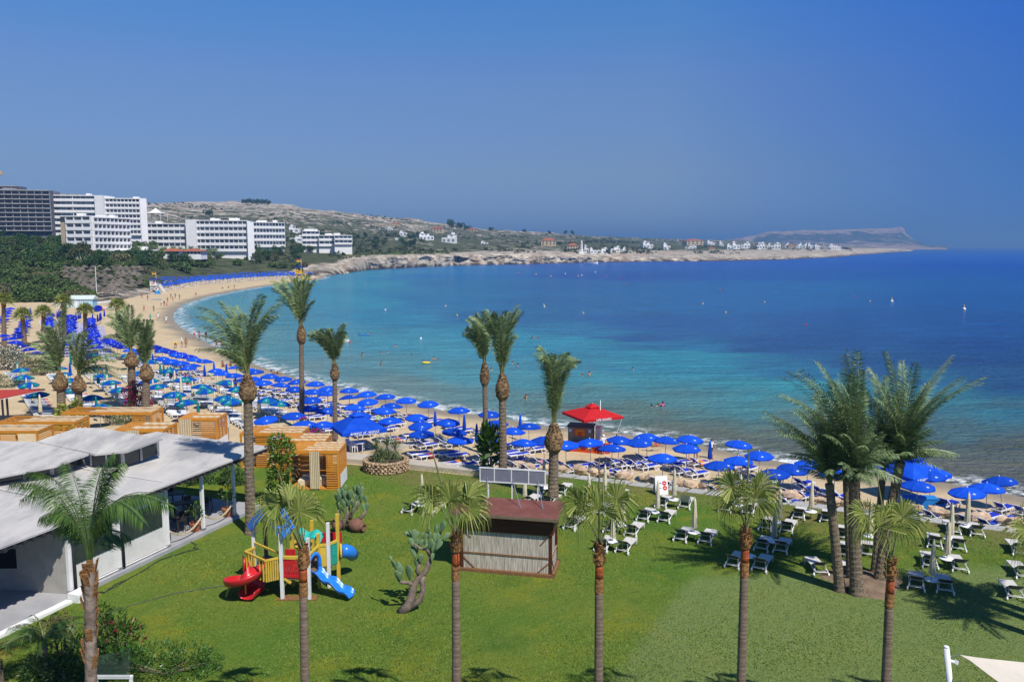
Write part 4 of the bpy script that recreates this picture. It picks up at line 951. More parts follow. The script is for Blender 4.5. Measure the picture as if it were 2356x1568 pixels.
def fan_palm(label, base_x, crown, hubs, d=24.6, spear=None, Rr=.98, seed=0, group='fan palms along the near edge of the lawn', orange=.95, lean=0):
    rr = random.Random(seed + 500); C = pt(*crown, d); bx = (base_x - CX) / FPX
    B = Vector((C.x - lean, d, LZ - .05)); u = ray(base_x, 1600); B.x = u.x / u.y * d * .998
    t = thing('fan_palm', label, 'palm tree', B, 0, group); c = C - B; Hh = c.z
    P = lambda k: Vector((c.x * k, c.y * k, c.z * k))
    k1, k2, k3 = 1 - (orange + .62) / Hh, 1 - (.62) / Hh, 1 - .2 / Hh
    tr = trunk_m([P(0), P(.35) + Vector((.02, 0, 0)), P(k1)], .162, .132, 16, ring=.11, amp=.018, flare=.2, seed=seed).build('trunk', FANR, t, smooth=True)
    trunk_m([P(k1), P(k1 + (k2 - k1) * .5)], .146, .140, 16, ring=.07, amp=.03, flare=0, seed=seed).build('brown_band', FIBRE, tr)
    trunk_m([P(k1 + (k2 - k1) * .5), P(k2)], .132, .124, 16, ring=.12, amp=.02, flare=0, seed=seed).build('fresh_cut_band', FANO, tr, smooth=True)
    m = M(); trunk_m([P(k2), P(k3), P(1)], .165, .10, 10, ring=.08, amp=.12, flare=0, seed=seed)
    m.tube([P(k2), P((k2 + k3) / 2), P(k3), P(1.0)], [.165, .18, .14, .08], 10)
    for i in range(46):
        a = rr.uniform(0, 6.28); z = rr.uniform(-.62, 0); q = Vector((math.cos(a), math.sin(a), 0)); p = P(1) + Vector((0, 0, z)) + q * (.16 - .06 * (z + .62) / .62); m.bar(p, p + q * .07 + Vector((0, 0, .16)), .07, .02, up=q)
    m.build('leaf_bases', FIBRE, t)
    mL, mR = M(), M()
    for hx, hy, ex, ey, sc, dp in hubs[:6]:
        h = pt(hx, hy, d + dp) - B; e = pt(ex, ey, d + dp * 1.25) - B; o = e - h
        fan_leaf(mL, mR, P(1) + Vector((rr.uniform(-.05, .05), dp * .06, -.05)), h, o, (o.x * .15 + rr.uniform(-.8, .8), -1.0 if dp <= 0 else .9, .35), Rr * sc, rr, droop=rr.uniform(.9, 1.5))
    if spear:
        e = pt(*spear, d) - B; mL.quads([[tuple(P(1) + Vector((-.02, 0, 0))), tuple(P(1) + Vector((.02, 0, 0))), tuple(e + Vector((.012, 0, 0))), tuple(e - Vector((.012, 0, 0)))]])
        mR.tube([P(1), P(1).lerp(e, .55), e], [.035, .04, .012], 6)
    hb = [pt(h[0], h[1], d) - B for h in hubs]
    for i in range(0):                       # leaves on the far side and hanging older ones
        az = rr.uniform(0, 6.28); el = R(rr.uniform(-5, 60)); q = Vector((math.cos(az) * math.cos(el), math.sin(az) * math.cos(el) + .25, math.sin(el))); h = P(1) + q * rr.uniform(.65, 1.0) + Vector((0, 0, .35))
        fan_leaf(mL, mR, P(1), h, q + Vector((0, 0, rr.uniform(-.2, .5))), (q.x * .2, .4, 1), Rr * rr.uniform(.7, .95), rr, droop=rr.uniform(1.0, 1.7))
    cr = mL.build('crown', FANL, t); mR.build('petioles', RACH, cr); return t
fan_palm('fan palm rising in front of the playset', 697, (697, 1262), [(688, 1176, 688, 1120, 1.0, -.3), (640, 1158, 600, 1170, 1.0, -.2), (668, 1150, 640, 1100, .95, .25), (706, 1172, 728, 1120, .8, .4), (650, 1190, 612, 1220, .8, .5), (690, 1160, 676, 1100, .9, .5), (720, 1195, 745, 1190, .6, -.1)], seed=1, spear=(640, 1082))
fan_palm('fan palm standing between the tall cactus and the reed hut', 1047, (1049, 1224), [(1035, 1150, 1030, 1090, 1.05, -.2), (995, 1140, 965, 1125, .95, -.3), (1075, 1145, 1118, 1102, 1.0, .1), (1050, 1155, 1060, 1085, 1.0, .4), (1010, 1155, 985, 1095, .9, .5), (1078, 1170, 1105, 1170, .8, -.4), (1030, 1175, 1010, 1190, .7, -.5), (1062, 1135, 1080, 1080, .8, .3)], seed=2, spear=(992, 1030))
fan_palm('fan palm standing just right of the reed hut', 1377, (1379, 1254), [(1378, 1170, 1376, 1110, 1.1, -.35), (1334, 1152, 1308, 1110, .95, -.1), (1418, 1150, 1442, 1096, 1.0, .0), (1345, 1175, 1308, 1175, .85, .3), (1410, 1180, 1440, 1190, .75, .4), (1365, 1150, 1350, 1100, .9, .5), (1395, 1160, 1405, 1105, .9, .35)], seed=3, spear=(1379, 1050))
fan_palm('fan palm with a tall bare spear leaf among the loungers', 1704, (1716, 1216), [(1686, 1118, 1655, 1068, 1.0, -.2), (1742, 1122, 1772, 1062, 1.05, -.1), (1738, 1148, 1752, 1095, .9, -.4), (1690, 1150, 1650, 1155, .85, .3), (1746, 1160, 1780, 1172, .8, .35), (1712, 1140, 1705, 1085, .8, .4)], seed=4, spear=(1723, 1032))
fan_palm('fan palm in front of the date palm clump', 2038, (2051, 1288), [(2024, 1212, 2016, 1115, 1.15, -.3), (1990, 1180, 1958, 1160, .85, -.2), (2076, 1188, 2098, 1125, 1.0, -.1), (2068, 1210, 2100, 1212, .9, .3), (2000, 1215, 1975, 1230, .75, .4), (2050, 1190, 2060, 1120, .9, .45)], seed=5, spear=(2018, 1095))
fan_palm('fan palm cut off by the right picture edge', 2416, (2408, 1290), [(2362, 1218, 2335, 1212, .8, -.2), (2390, 1190, 2375, 1130, 1.0, 0), (2372, 1250, 2345, 1270, .8, .2), (2430, 1200, 2460, 1140, 1.0, .1)], seed=6)
def far_fan(label, base, crown, seed):
    d = at(*base, .9).y; C = pt(*crown, d); B = at(*base, .8); t = thing('fan_palm', label, 'palm tree', B, 0, 'fan palms between the beach rows'); c = C - B; rr = random.Random(seed)
    trunk_m([(0, 0, 0), c], .42, .30, 10, ring=.4, amp=.03, seed=seed).build('trunk', FANR, t)
    m = M(); m.tube([c - Vector((0, 0, .9)), c - Vector((0, 0, .3)), c + Vector((0, 0, .3))], [.36, .44, .2], 8); m.build('leaf_bases', FIBRE, t)
    mL, mR = M(), M()
    for i in range(30):
        a = 2.399 * i; el = R(80 - 105 * (i / 30)); q = Vector((math.cos(a) * math.cos(el), math.sin(a) * math.cos(el), math.sin(el)))
        fan_leaf(mL, mR, c, c + q * .95, q, (q.x * .2, q.y * .2, 1) if abs(q.z) < .8 else (1, 0, .2), 1.15, rr, droop=.45, segs=16)
    cr = mL.build('crown', FANL, t); mR.build('petioles', RACH, cr)
for i, (lbl, b, c) in enumerate([('leftmost lone fan palm over the beach rows', (10, 796), (8, 694)), ('second fan palm from the left over the beach rows', (57, 795), (52, 728)), ('bushy fan palm at the head of an umbrella row', (100, 790), (100, 722)), ('taller fan palm left of the beach hut', (149, 800), (146, 697)), ('fan palm in front of the beach hut', (196, 778), (196, 716)), ('lone fan palm nearest the water on the left sand', (273, 800), (270, 706))]): far_fan(lbl, b, c, i)
# -- the feathery palm in the near left corner ------------------------------------------------------------
def queen():
    d = 24.8; C = pt(206, 1292, d); B = Vector(((203 - CX) / (1600 - CY) * 0, 0, 0)); u = ray(202, 1600); B = Vector((u.x / u.y * d, d, LZ - .05))
    t = thing('queen_palm', 'feathery palm with shaggy brown trunk in front of the restaurant', 'palm tree', B); c = C - B; rr = random.Random(77)
    SH = mat('shaggy_trunk', (.31, .235, .185), (.13, .09, .07), 2.2, .9, bump=1.5, bscale=5, stretch=(1, 1, .8))
    trunk_m([(0, 0, 0), c * .35, c * .7, c - Vector((0, 0, .1))], .19, .175, 14, ring=.22, amp=.05, flare=.1, seed=5).build('trunk', SH, t)
    m = M()
    for i in range(26):
        a = rr.uniform(0, 6.28); z = c.z * rr.uniform(.45, .97); q = Vector((math.cos(a), math.sin(a), 0)); p = Vector((c.x * z / c.z, c.y * z / c.z, z)) + q * .16; m.bar(p, p + q * .10 + Vector((0, 0, .45)), .20, .03, up=q)
    m.build('old_sheaths', FIBRE, t)
    mL, mR = M(), M()
    for x, y, up, dp in [(22, 1112, .62, -.3), (60, 1085, .6, .5), (285, 1062, .55, .4), (262, 1040, .5, -.3), (398, 1165, .75, -.2), (385, 1140, .7, .7), (90, 1190, .8, -.9), (330, 1200, .9, -1.0), (150, 1060, .4, .9), (235, 1075, .3, 1.2), (120, 1230, .95, .9), (300, 1235, 1.0, .8), (45, 1150, .8, .9)]:
        e = pt(x, y, d + dp) - B
        for j in range(1):
            frond(mL, mR, c + Vector((rr.uniform(-.05, .05), rr.uniform(-.05, .05), -.1)), e, rr, up=up, ll=.60, n=105, w=.029, droop=.6, start=.2)
    cr = mL.build('crown', QUEEN, t); mR.build('rachises', mat('green_rachis', (.05, .09, .02), (.03, .06, .015), 3, .6), cr)
queen()
# ================================================================== RESTAURANT
ROOFW = mat('white_roof_membrane', (.50, .475, .44), (.41, .395, .37), 1.1, .8, stretch=(1, .35, 1), bump=.15, c3=(.30, .295, .285), scale3=.5)
CLAD = mat('ribbed_cladding', (.66, .65, .61), (.58, .57, .53), 1.5, .6)
GLASSD = mat('dark_plastic_window', (.035, .05, .048), (.02, .03, .03), 1.2, .12, spec=.6)
DECK = mat('deck_paving', (.36, .36, .37), (.29, .29, .30), .9, .7, spec=.3)
def restaurant():
    t = thing('restaurant', 'low white restaurant with folded membrane roofs and an open terrace', 'restaurant', (0, 0, 0))
    a, b = Vector((-21.55, 37.1, 1.4)), Vector((-17.05, 49.6, 1.4)); d = (b - a).normalized(); n = Vector((d.y, -d.x, 0)); L = (b - a).length   # n points at the lawn
    W = lambda s, o, z: a + d * s + n * o + Vector((0, 0, z - 1.4))
    pr = lambda L_: [tuple(p)[:2] for p in L_]
    m = M(); m.prism(pr([W(-9, .25, 0), W(L + 1.2, .25, 0), W(L + 1.2, -9, 0), W(-9, -16, 0)]), .2, 1.40); m.build('deck', DECK, t)
    m = M(); m.prism(pr([W(-9, .62, 0), W(-.4, .62, 0), W(-.4, .251, 0), W(-9, .251, 0)]), .2, 1.34); m.prism(pr([W(-.35, .95, 0), W(.35, .95, 0), W(.35, .252, 0), W(-.35, .252, 0)]), .2, 1.62); m.build('plinth', WHITE, t)
    post_s = [0.05, 3.05, 6.45, 9.30, 12.1]
    for s in post_s:
        m = M(); m.bar(W(s, 0, 1.40), W(s, 0, 5.15), .17, .17, up=d); p = m.build('post', WHITE, t)
        m = M(); m.bar(W(s, 0, 1.405), W(s, 0, 1.58), .22, .22, up=d); m.build('post_foot', METAL, p)
    for s in (.25, 3.22):
        m = M(); m.tube([W(s, .14, 1.55), W(s, .14, 4.9)], .075, 8); m.build('drainpipe', DARK, t, smooth=True)
    # ribbed panels with a clear plastic window
    for s0, s1 in ((.18, 2.95), (3.18, 6.35)):
        m = M(); k = int((s1 - s0) / .12)
        for i in range(k): s = s0 + (s1 - s0) * i / k; m.bar(W(s + .06, -.02 - .012 * (i % 2), 1.55), W(s + .06, -.02 - .012 * (i % 2), 4.75), (s1 - s0) / k * .98, .02, up=n)
        w = m.build('wall', CLAD, t)
        m = M(); m.bar(W((s0 + s1) / 2, .02, 2.75), W((s0 + s1) / 2, .02, 4.2), s1 - s0 - .5, .015, up=n); m.build('window', GLASSD, w)
        m = M(); m.bar(W(s0, 0, 1.49), W(s1, 0, 1.49), .07, .05); m.build('bottom_rail', WHITE, w)
    # gable wall that looks back at the camera
    g0, g1 = W(0, -.08, 0), W(0, -.08, 0) + Vector((-7.5, 1.0, 0)); gd = (g1 - g0).normalized(); gn = Vector((gd.y, -gd.x, 0)) * -1
    G = lambda s, z, o=0: Vector((g0.x, g0.y, z)) + gd * s + Vector((0, -1, 0)) * o
    m = M(); k = 56
    for i in range(k): s = 7.4 * (i + .5) / k; m.bar(G(s, 1.41, .01 * (i % 2)), G(s, 5.1, .01 * (i % 2)), 7.4 / k * .98, .03, up=(0, 1, 0))
    w = m.build('wall', mat('shade_toned_cladding', (.33, .315, .285), (.26, .25, .225), 1.5, .7), t); m = M(); m.bar(G(2.9, 2.55, .05), G(2.9, 4.55, .05), 4.9, .02, up=(0, 1, 0)); m.build('window', mat('black_window', (.008, .01, .01), rough=.15, spec=.5), w)  # cladding colour darkened to carry the shade under the roof
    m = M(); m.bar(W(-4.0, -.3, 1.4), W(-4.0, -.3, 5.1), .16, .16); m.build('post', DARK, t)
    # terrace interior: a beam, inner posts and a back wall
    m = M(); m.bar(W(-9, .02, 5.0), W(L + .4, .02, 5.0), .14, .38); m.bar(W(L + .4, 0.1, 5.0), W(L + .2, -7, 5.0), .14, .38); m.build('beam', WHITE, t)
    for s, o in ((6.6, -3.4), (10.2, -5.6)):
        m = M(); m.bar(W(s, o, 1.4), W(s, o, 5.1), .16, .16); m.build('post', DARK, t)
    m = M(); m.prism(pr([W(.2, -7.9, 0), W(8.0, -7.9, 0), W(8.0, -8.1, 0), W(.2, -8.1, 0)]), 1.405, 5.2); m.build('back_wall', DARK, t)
    m = M(); m.prism(pr([W(6.36, -.2, 0), W(6.44, -.2, 0), W(6.44, -7.8, 0), W(6.36, -7.8, 0)]), 1.405, 5.1); m.build('wall', CLAD, t)
    # main roof
    e0, e1, e2, e3 = W(-10, .62, 5.22), W(L + 1.7, .62, 5.22), W(L + 1.2, -8.2, 5.62), W(-10, -17, 5.62)
    m = M(); m.slab([e0, e1, e2, W(6, -9.5, 5.66), e3], .09); r = m.build('roof', ROOFW, t)
    m = M()
    for i in range(52):
        s = -10 + (L + 11.6) * i / 52; m.bar(W(s + .1, .57, 5.02), W(s + .26, .57, 5.02), .16, .24, up=n)
    m.bar(W(-10, .53, 5.06), W(L + 1.6, .53, 5.06), .06, .2); m.build('eave_trim', DARK, r)
    m = M()
    for s in (1.6, 6.2): m.slab([W(s, .5, 5.235), W(s + .05, .5, 5.235), W(s + .05, -8, 5.635), W(s, -8, 5.635)], .006)
    m.build('roof_seam', CLAD, r)
    # the folded raised roofs with a strip of glazing under their edges
    def z_at(p, z): q = at(p[0] / 1.37733, p[1] / 1.37733, z); return q
    def raised(pts, name):
        m = M(); m.slab([z_at((x, y), z) for x, y, z in pts], .12); o = m.build(name, ROOFW, t, smooth=False); return o
    B_ = [(515, 1388, 6.75), (318, 1355, 7.05), (242, 1355, 7.05), (115, 1398, 6.55), (300, 1437, 6.35), (402, 1428, 6.5)]
    A_ = [(281, 1436, 6.35), (115, 1399, 6.5), (-120, 1392, 6.5), (-160, 1530, 6.1), (0, 1508, 6.1), (178, 1474, 6.2)]
    for nm, P in (('raised_roof', B_), ('raised_roof', A_)): ro = raised(P, nm)
    def strip(p, q, z0, z1p, z1q, nm, mt, off=0.0):
        A, Bq = z_at(p, z1p), z_at(q, z1q); A = A + Vector((-.35, .12 + off, 0)); Bq = Bq + Vector((-.35, .12 + off, 0)); v = Bq - A
        m = M(); m.slab([A, Bq, Bq + Vector((-.05, .06, 0)), A + Vector((-.05, .06, 0))], A.z - z0 - .1)
        return m.build(nm, mt, t)
    for p, q, zp, zq in (((515, 1388), (402, 1428), 6.6, 6.4), ((281, 1436), (178, 1474), 6.2, 6.08), ((402, 1428), (300, 1437), 6.36, 6.22), ((178, 1474), (0, 1508), 6.05, 5.97)):
        strip(p, q, 5.5, zp, zq, 'clerestory', GLASSD)
        for k in (.02, .5, .98):
            A = z_at(p, zp).lerp(z_at(q, zq), k) + Vector((-.30, .08, -.1)); m = M(); m.bar(A, Vector((A.x, A.y, 5.5)), .10, .10); m.build('clerestory_post', METAL, t)
    # rope swags between the open posts
    m = M()
    for s0, s1 in ((6.55, 9.2), (9.4, 12.0)):
        for dz in (0, .07): m.tube([W(s0 + (s1 - s0) * u, .03, 2.35 - dz - .55 * (1 - (2 * u - 1) ** 2)) for u in np.linspace(0, 1, 12)], .028, 6)
    m.build('rope_barrier', LINEN, t, smooth=True)
    return W
W_ = restaurant()
TERRA = mat('terracotta', (.36, .125, .06), (.29, .10, .05), 3, .85, bump=.3)
GREENL = mat('glossy_leaf', (.022, .065, .010), (.085, .165, .022), island=True, rough=.4, spec=.4, trans=.2)
def leaf_quads(P, size, rr, up=.3, asp=.45, dirs=None):
    n = len(P); Q = np.zeros((n, 4, 3)); g = np.random.default_rng(rr.randint(0, 9999))
    d = g.normal(size=(n, 3)) if dirs is None else dirs + .55 * g.normal(size=(n, 3))
    d[:, 2] += up; d /= np.linalg.norm(d, axis=1, keepdims=True)
    s = np.cross(d, g.normal(size=(n, 3))); s /= np.linalg.norm(s, axis=1, keepdims=True)
    L = (size * g.uniform(.6, 1.25, n))[:, None]
    Q[:, 0] = P; Q[:, 1] = P + d * L * .5 + s * L * asp * .5; Q[:, 2] = P + d * L; Q[:, 3] = P + d * L * .5 - s * L * asp * .5
    return Q
def clump_pts(rr, lobes, n, shell=.55):
    """points through a crown made of uneven lobes: (x, y, z, rx, ry, rz)"""
    g = np.random.default_rng(rr.randint(0, 99999)); L = np.array(lobes); w = (L[:, 3] * L[:, 4] * L[:, 5]) ** .66; k = g.choice(len(L), n, p=w / w.sum())
    v = g.normal(size=(n, 3)); v /= np.linalg.norm(v, axis=1, keepdims=True); r = (shell + (1 - shell) * g.random(n)) ** .8
    return L[k, :3] + v * r[:, None] * L[k, 3:6], v
def potted(p, label, h=1.5, leaf=GREENL):
    t = thing('potted_plant', label, 'potted plant', p); rr = random.Random(int(p[0] * 100))
    m = M(); m.lathe([(.20, 0), (.30, .45), (.34, .46), (.34, .54), (.29, .54), (.27, .48)], 16); m.build('pot', TERRA, t, smooth=False)
    m = M(); m.tube([(0, 0, .4), (.03, 0, 1.0), (0, .03, h)], [.04, .035, .03], 6); m.build('stem', WOODG, t)
    P, v = clump_pts(rr, [(0, 0, h + .05, .35, .35, .28), (.1, .1, h - .25, .3, .3, .2)], 130); m = M(); m.quads(leaf_quads(P, .30, rr, dirs=v, asp=.25)); m.build('foliage', leaf, t)
potted(W_(9.05, -.35, 1.4), 'terracotta pot with small tree at the left terrace post', 1.35); potted(W_(11.85, -.35, 1.4), 'terracotta pot with small tree at the right terrace post', 1.45)
BARW = mat('dark_bar_wood', (.035, .028, .025), (.02, .017, .016), 3, .5)
def bar_table(s, o, lb_):
    t = thing('bar_table', lb_, 'table', W_(s, o, 1.4)); m = M(); m.box((0, 0, 1.08), (1.7, .8, .06)); m.build('tabletop', BARW, t)
    for x in (-.75, .75):
        for y in (-.3, .3): m = M(); m.bar((x, y, 0), (x, y, 1.05), .06); m.build('leg', BARW, t)
    m = M(); m.bar((-.75, 0, .3), (.75, 0, .3), .05); m.build('stretcher', BARW, t); t.rotation_euler.z = R(20)
for s, o, lb_ in ((7.9, -1.6, 'dark high bar table on the terrace nearest the left pot'), (10.6, -2.3, 'dark high bar table deeper in the terrace, middle one'), (11.6, -4.6, 'dark high bar table at the far back of the terrace')): bar_table(s, o, lb_)
st = thing('bar_stool', 'x', 'bar stool'); m = M(); m.box((0, 0, .78), (.42, .42, .05)); m.build('seat', BARW, st); m = M(); m.box((0, .2, 1.05), (.42, .04, .42), rx=R(-8)); m.build('backrest', BARW, st)
for x in (-.17, .17):
    for y in (-.17, .17): m = M(); m.bar((x, y, .77), (x * 1.25, y * 1.25, 0), .035); m.build('leg', BARW, st)
m = M(); m.bar((-.2, -.2, .28), (.2, -.2, .28), .03); m.build('footrest', BARW, st)
stl = []
for s, o, a in ((7.2, -2.2, 160), (8.5, -2.3, 190), (7.3, -.9, 10), (8.6, -.9, -10), (9.9, -3.0, 170), (11.3, -3.0, 200), (10.0, -1.5, 10), (11.2, -1.5, -10), (12.2, -2.1, 260), (11.0, -5.4, 180), (12.3, -5.3, 190)): put(st, W_(s, o, 1.4), R(a + 20), stl, 'dark stools round the bar tables')
relabel(stl, 'dark stool', [('the left terrace pot', W_(9.05, -.35, 0).x, W_(9.05, -.35, 0).y), ('the right terrace pot', W_(11.85, -.35, 0).x, W_(11.85, -.35, 0).y)])
def shrub(name, label, cat, base, lobes, n, size, leaf, stems=3, seed=0, group=None, stem_m=WOODG, up=.25, asp=.4, flowers=None, shell=.5):
    rr = random.Random(seed); t = thing(name, label, cat, base, 0, group)
    P, v = clump_pts(rr, lobes, n, shell); m = M(); m.quads(leaf_quads(P, size, rr, up, asp, v)); f = m.build('foliage', leaf, t)
    if stems:
        m = M()
        for i in range(stems):
            l = lobes[i % len(lobes)]; m.tube([(rr.uniform(-.1, .1), rr.uniform(-.1, .1), -.05), (l[0] * .5, l[1] * .5, l[2] * .45), (l[0], l[1], l[2])], [.07, .05, .02], 5)
        m.build('stems', stem_m, t)
    if flowers:
        P, v = clump_pts(rr, lobes, flowers[0], .95); m = M(); m.quads(leaf_quads(P + v * .03, flowers[1], rr, .2, .9, v)); m.build('blossoms', flowers[2], t)
    return t
VINE = mat('vine_leaf', (.035, .10, .010), (.16, .26, .03), island=True, rough=.45, spec=.35, trans=.25)
p = at(640, 1165, 1.2); shrub('climbing_vine', 'tall bright green climber on the terrace corner beside the roof', 'climbing plant', p, [(-.1, 0, .7, .8, .7, .8), (.1, .1, 1.7, .75, .7, .8), (.2, 0, 2.7, .8, .8, .8), (.35, .1, 3.7, .85, .8, .75), (.15, 0, 4.4, .7, .6, .5)], 2600, .24, VINE, 4, 5)
# things lying on the lawn by the terrace
m = M(); cps = [at(*C2(x, y), LZ + .03) for x, y in [(1700, 260), (1760, 205), (1860, 200), (1910, 230), (1885, 262), (1940, 270), (1800, 300), (1550, 380), (1380, 490), (1250, 560), (1120, 640), (1020, 690), (940, 690), (1010, 700), (1130, 610), (1240, 570)]]
m.tube(cps, .022, 5); o = m.build('garden_hose', DARK, label='black cable snaking along the foot of the restaurant wall', category='cable')
m = M(); m.tube([at(x, y, LZ + .03) for x, y in [(232, 1415), (300, 1392), (400, 1364), (520, 1345), (545, 1340)]], .02, 5); m.build('cable', DARK, label='long thin cable across the lawn towards the playset', category='cable')
# ================================================================== CABANAS
def cabana(label, x0, x1, y0, y1, z0, h, strips=4, curtain=None, seed=0, side=True, slatfront=(.62, 1.0), rz=0.0, airy=False):
    rr = random.Random(seed); t = thing('cabana', label, 'cabana', ((x0 + x1) / 2, (y0 + y1) / 2, z0), rz, 'wooden cabanas along the beach'); w, dp = x1 - x0, y1 - y0; X, Yd = w / 2, dp / 2
    for sx in (-1, 1):
        for sy in (-1, 1): m = M(); m.bar((sx * (X - .07), sy * (Yd - .07), 0), (sx * (X - .07), sy * (Yd - .07), h - .2), .13); m.build('post', ORANGE, t)
    m = M(); m.box((0, -Yd + .03, h - .1), (w, .06, .2)); m.box((0, Yd - .03, h - .1), (w, .06, .2)); m.box((-X + .03, 0, h - .1), (.06, dp - .125, .2)); m.box((X - .03, 0, h - .1), (.06, dp - .125, .2)); m.build('roof_frame', ORANGE, t)
    m = M(); k = max(5, int(dp / .21)) if not airy else 5
    for i in range(k):
        y = -Yd + .12 + (dp - .24) * i / (k - 1); m.box((0, y, h + .022), (w - .02, .15, .035))
    rb = m.build('roof_boards', ORANGE, t)
    for i in range(strips):
        y = -Yd + dp * (i + .5) / strips; V = []; n = 12; xl = -X + w * rr.uniform(.30, .42) if i else -X + w * .3
        for j in range(n + 1): x = xl + (X - xl) * j / n; V.append((x, h + .055 + .02 * math.sin(j * 1.9 + i)))
        m = M()
        for j in range(n): (xa, za), (xb, zb) = V[j], V[j + 1]; m.slab([(xa, y - dp / strips * .27, za), (xb, y - dp / strips * .27, zb), (xb, y + dp / strips * .27, zb), (xa, y + dp / strips * .27, za)], .012)
        m.build('roof_cloth', LINEN, rb)
    def slats(a, b, nm='slat_panel'):
        m = M(); a, b = Vector(a), Vector(b); L_ = (b - a).length; k = 15
        for i in range(k): z = .2 + (h - .45) * i / (k - 1); m.bar((a.x, a.y, z), (b.x, b.y, z), .05, .085)
        m.build(nm, ORANGE, t)
    fx0, fx1 = -X + w * slatfront[0], -X + w * slatfront[1]
    slats((fx0, -Yd + .06, 0), (fx1 - .14, -Yd + .06, 0)); slats((X - .05, -Yd + .14, 0), (X - .05, Yd - .14, 0))
    if not airy: slats((-X + .2, Yd - .06, 0), (X - .2, Yd - .06, 0))
    if curtain:
        c0, c1 = -X + w * curtain[0], -X + w * curtain[1]; m = M(); n = 16
        for j in range(n):
            xa, xb = c0 + (c1 - c0) * j / n, c0 + (c1 - c0) * (j + 1) / n; f = lambda q: .035 * math.sin(q * 2.2)
            m.slab([(xa, -Yd - .04 + f(j), h - .02), (xb, -Yd - .04 + f(j + 1), h - .02), (xb, -Yd - .02 + f(j + 1), h - .02), (xa, -Yd - .02 + f(j), h - .02)], h - .12)
        m.build('curtain', LINEN, t)
    if side: m = M(); m.box((X + .02, .1, .55), (.03, dp * .8, .9)); m.build('side_board', WHITE, t)
    m = M(); m.box((0, 0, .06), (w - .1, dp - .1, .10)); m.build('platform', ORANGE, t)
    m = M(); m.box((.05, .25, .3), (w * .8, dp * .62, .36)); m.ball((.25, -.3, .55), .42, 12, 8, (1.1, .7, .5)); m.ball((-.6, .3, .58), .4, 12, 8, (1.1, .8, .5)); m.build('cushions', CREAM, t)
    return t
cabana('front cabana at the lawn edge with long beige curtain', -15.65, -12.12, 54.4, 57.0, 1.2, 2.8, 4, (.42, .62), 1, slatfront=(.74, 1.0))
cabana('middle cabana of the central staggered three', -17.35, -13.75, 57.15, 59.7, 1.2, 2.8, 3, None, 2, slatfront=(.0, .25), side=False)
cabana('rear cabana of the central staggered three', -21.0, -16.25, 60.1, 62.6, 1.1, 2.8, 3, None, 3, slatfront=(.25, .55), side=False)
cabana('cabana with beige curtain next to the notice board', -28.15, -24.9, 65.9, 68.4, .95, 2.85, 2, (.02, .35), 4, slatfront=(.58, 1.0))
cabana('low cabana below the bougainvillea hedge', -31.6, -27.75, 62.0, 64.8, .95, 2.8, 2, (.25, .52), 5, slatfront=(.65, 1.0), side=False)
cabana('leftmost cabana nearest the white roof', -44.6, -37.3, 61.3, 63.6, 1.0, 2.8, 4, (.5, .56), 6, slatfront=(.55, .78), side=False, airy=True)
cabana('left cabana with pale roof cloths behind the leftmost one', -42.6, -36.2, 64.6, 67.0, 1.0, 2.8, 4, None, 7, slatfront=(.72, .98), side=False, airy=True)
cabana('cabana behind the paired bulbous palms', -39.5, -31.6, 68.6, 71.0, 1.0, 2.75, 4, None, 8, slatfront=(.78, .95), side=False, airy=True)
WICK = mat('wicker', (.30, .17, .07), (.20, .11, .045), 12, .7, bump=.6)
for i, (x, y) in enumerate([C3(1510, 590), C3(1525, 520), C3(1540, 440)]):
    p = at(x, y, 1.2); t = thing('wicker_chair', ['front', 'middle', 'rear'][i] + ' one of the wicker chairs beside the front cabana', 'chair', p, R(200))
    m = M(); m.lathe([(.26, .0), (.30, .22), (.32, .38), (0, .40)], 14, cap=False); m.build('seat', WICK, t, smooth=True); m = M()
    for k in range(13): a = R(-10 + 200 * k / 12); m.bar((.31 * math.cos(a), .31 * math.sin(a), .36), (.36 * math.cos(a), .36 * math.sin(a), .62 + .22 * math.sin(a)), .06, .03)
    m.tube([(.36 * math.cos(R(-10 + 200 * k / 12)), .36 * math.sin(R(-10 + 200 * k / 12)), .62 + .22 * math.sin(R(-10 + 200 * k / 12))) for k in range(13)], .03, 6); m.build('backrest', WICK, t)
REDA = mat('red_awning', (.42, .045, .03), (.36, .04, .028), 2, .8)
def awning():
    t = thing('awning', 'red flat awning jutting in from the left edge', 'awning', (0, 0, 0)); P = [pt(*B1(408, 1087), 66), pt(*B1(-120, 1098), 70), pt(*B1(-160, 1215), 58)]
    for q in P: q.z = 3.9
    P = [at(*B1(408, 1087), 3.9), at(*B1(-120, 1098), 3.9), at(*B1(-160, 1205), 3.9)]
    m = M(); m.slab(P, .10); m.build('canopy', REDA, t); m = M(); m.slab([q - Vector((0, 0, .102)) for q in P], .05); m.build('lining', WHITE, t)
    for x, y in ((18, 1185), (60, 1165)): q = at(*B1(x, y), 3.7); m = M(); m.bar((q.x, q.y, .8), (q.x, q.y, 3.75), .14); m.build('post', DARK, t)
awning()
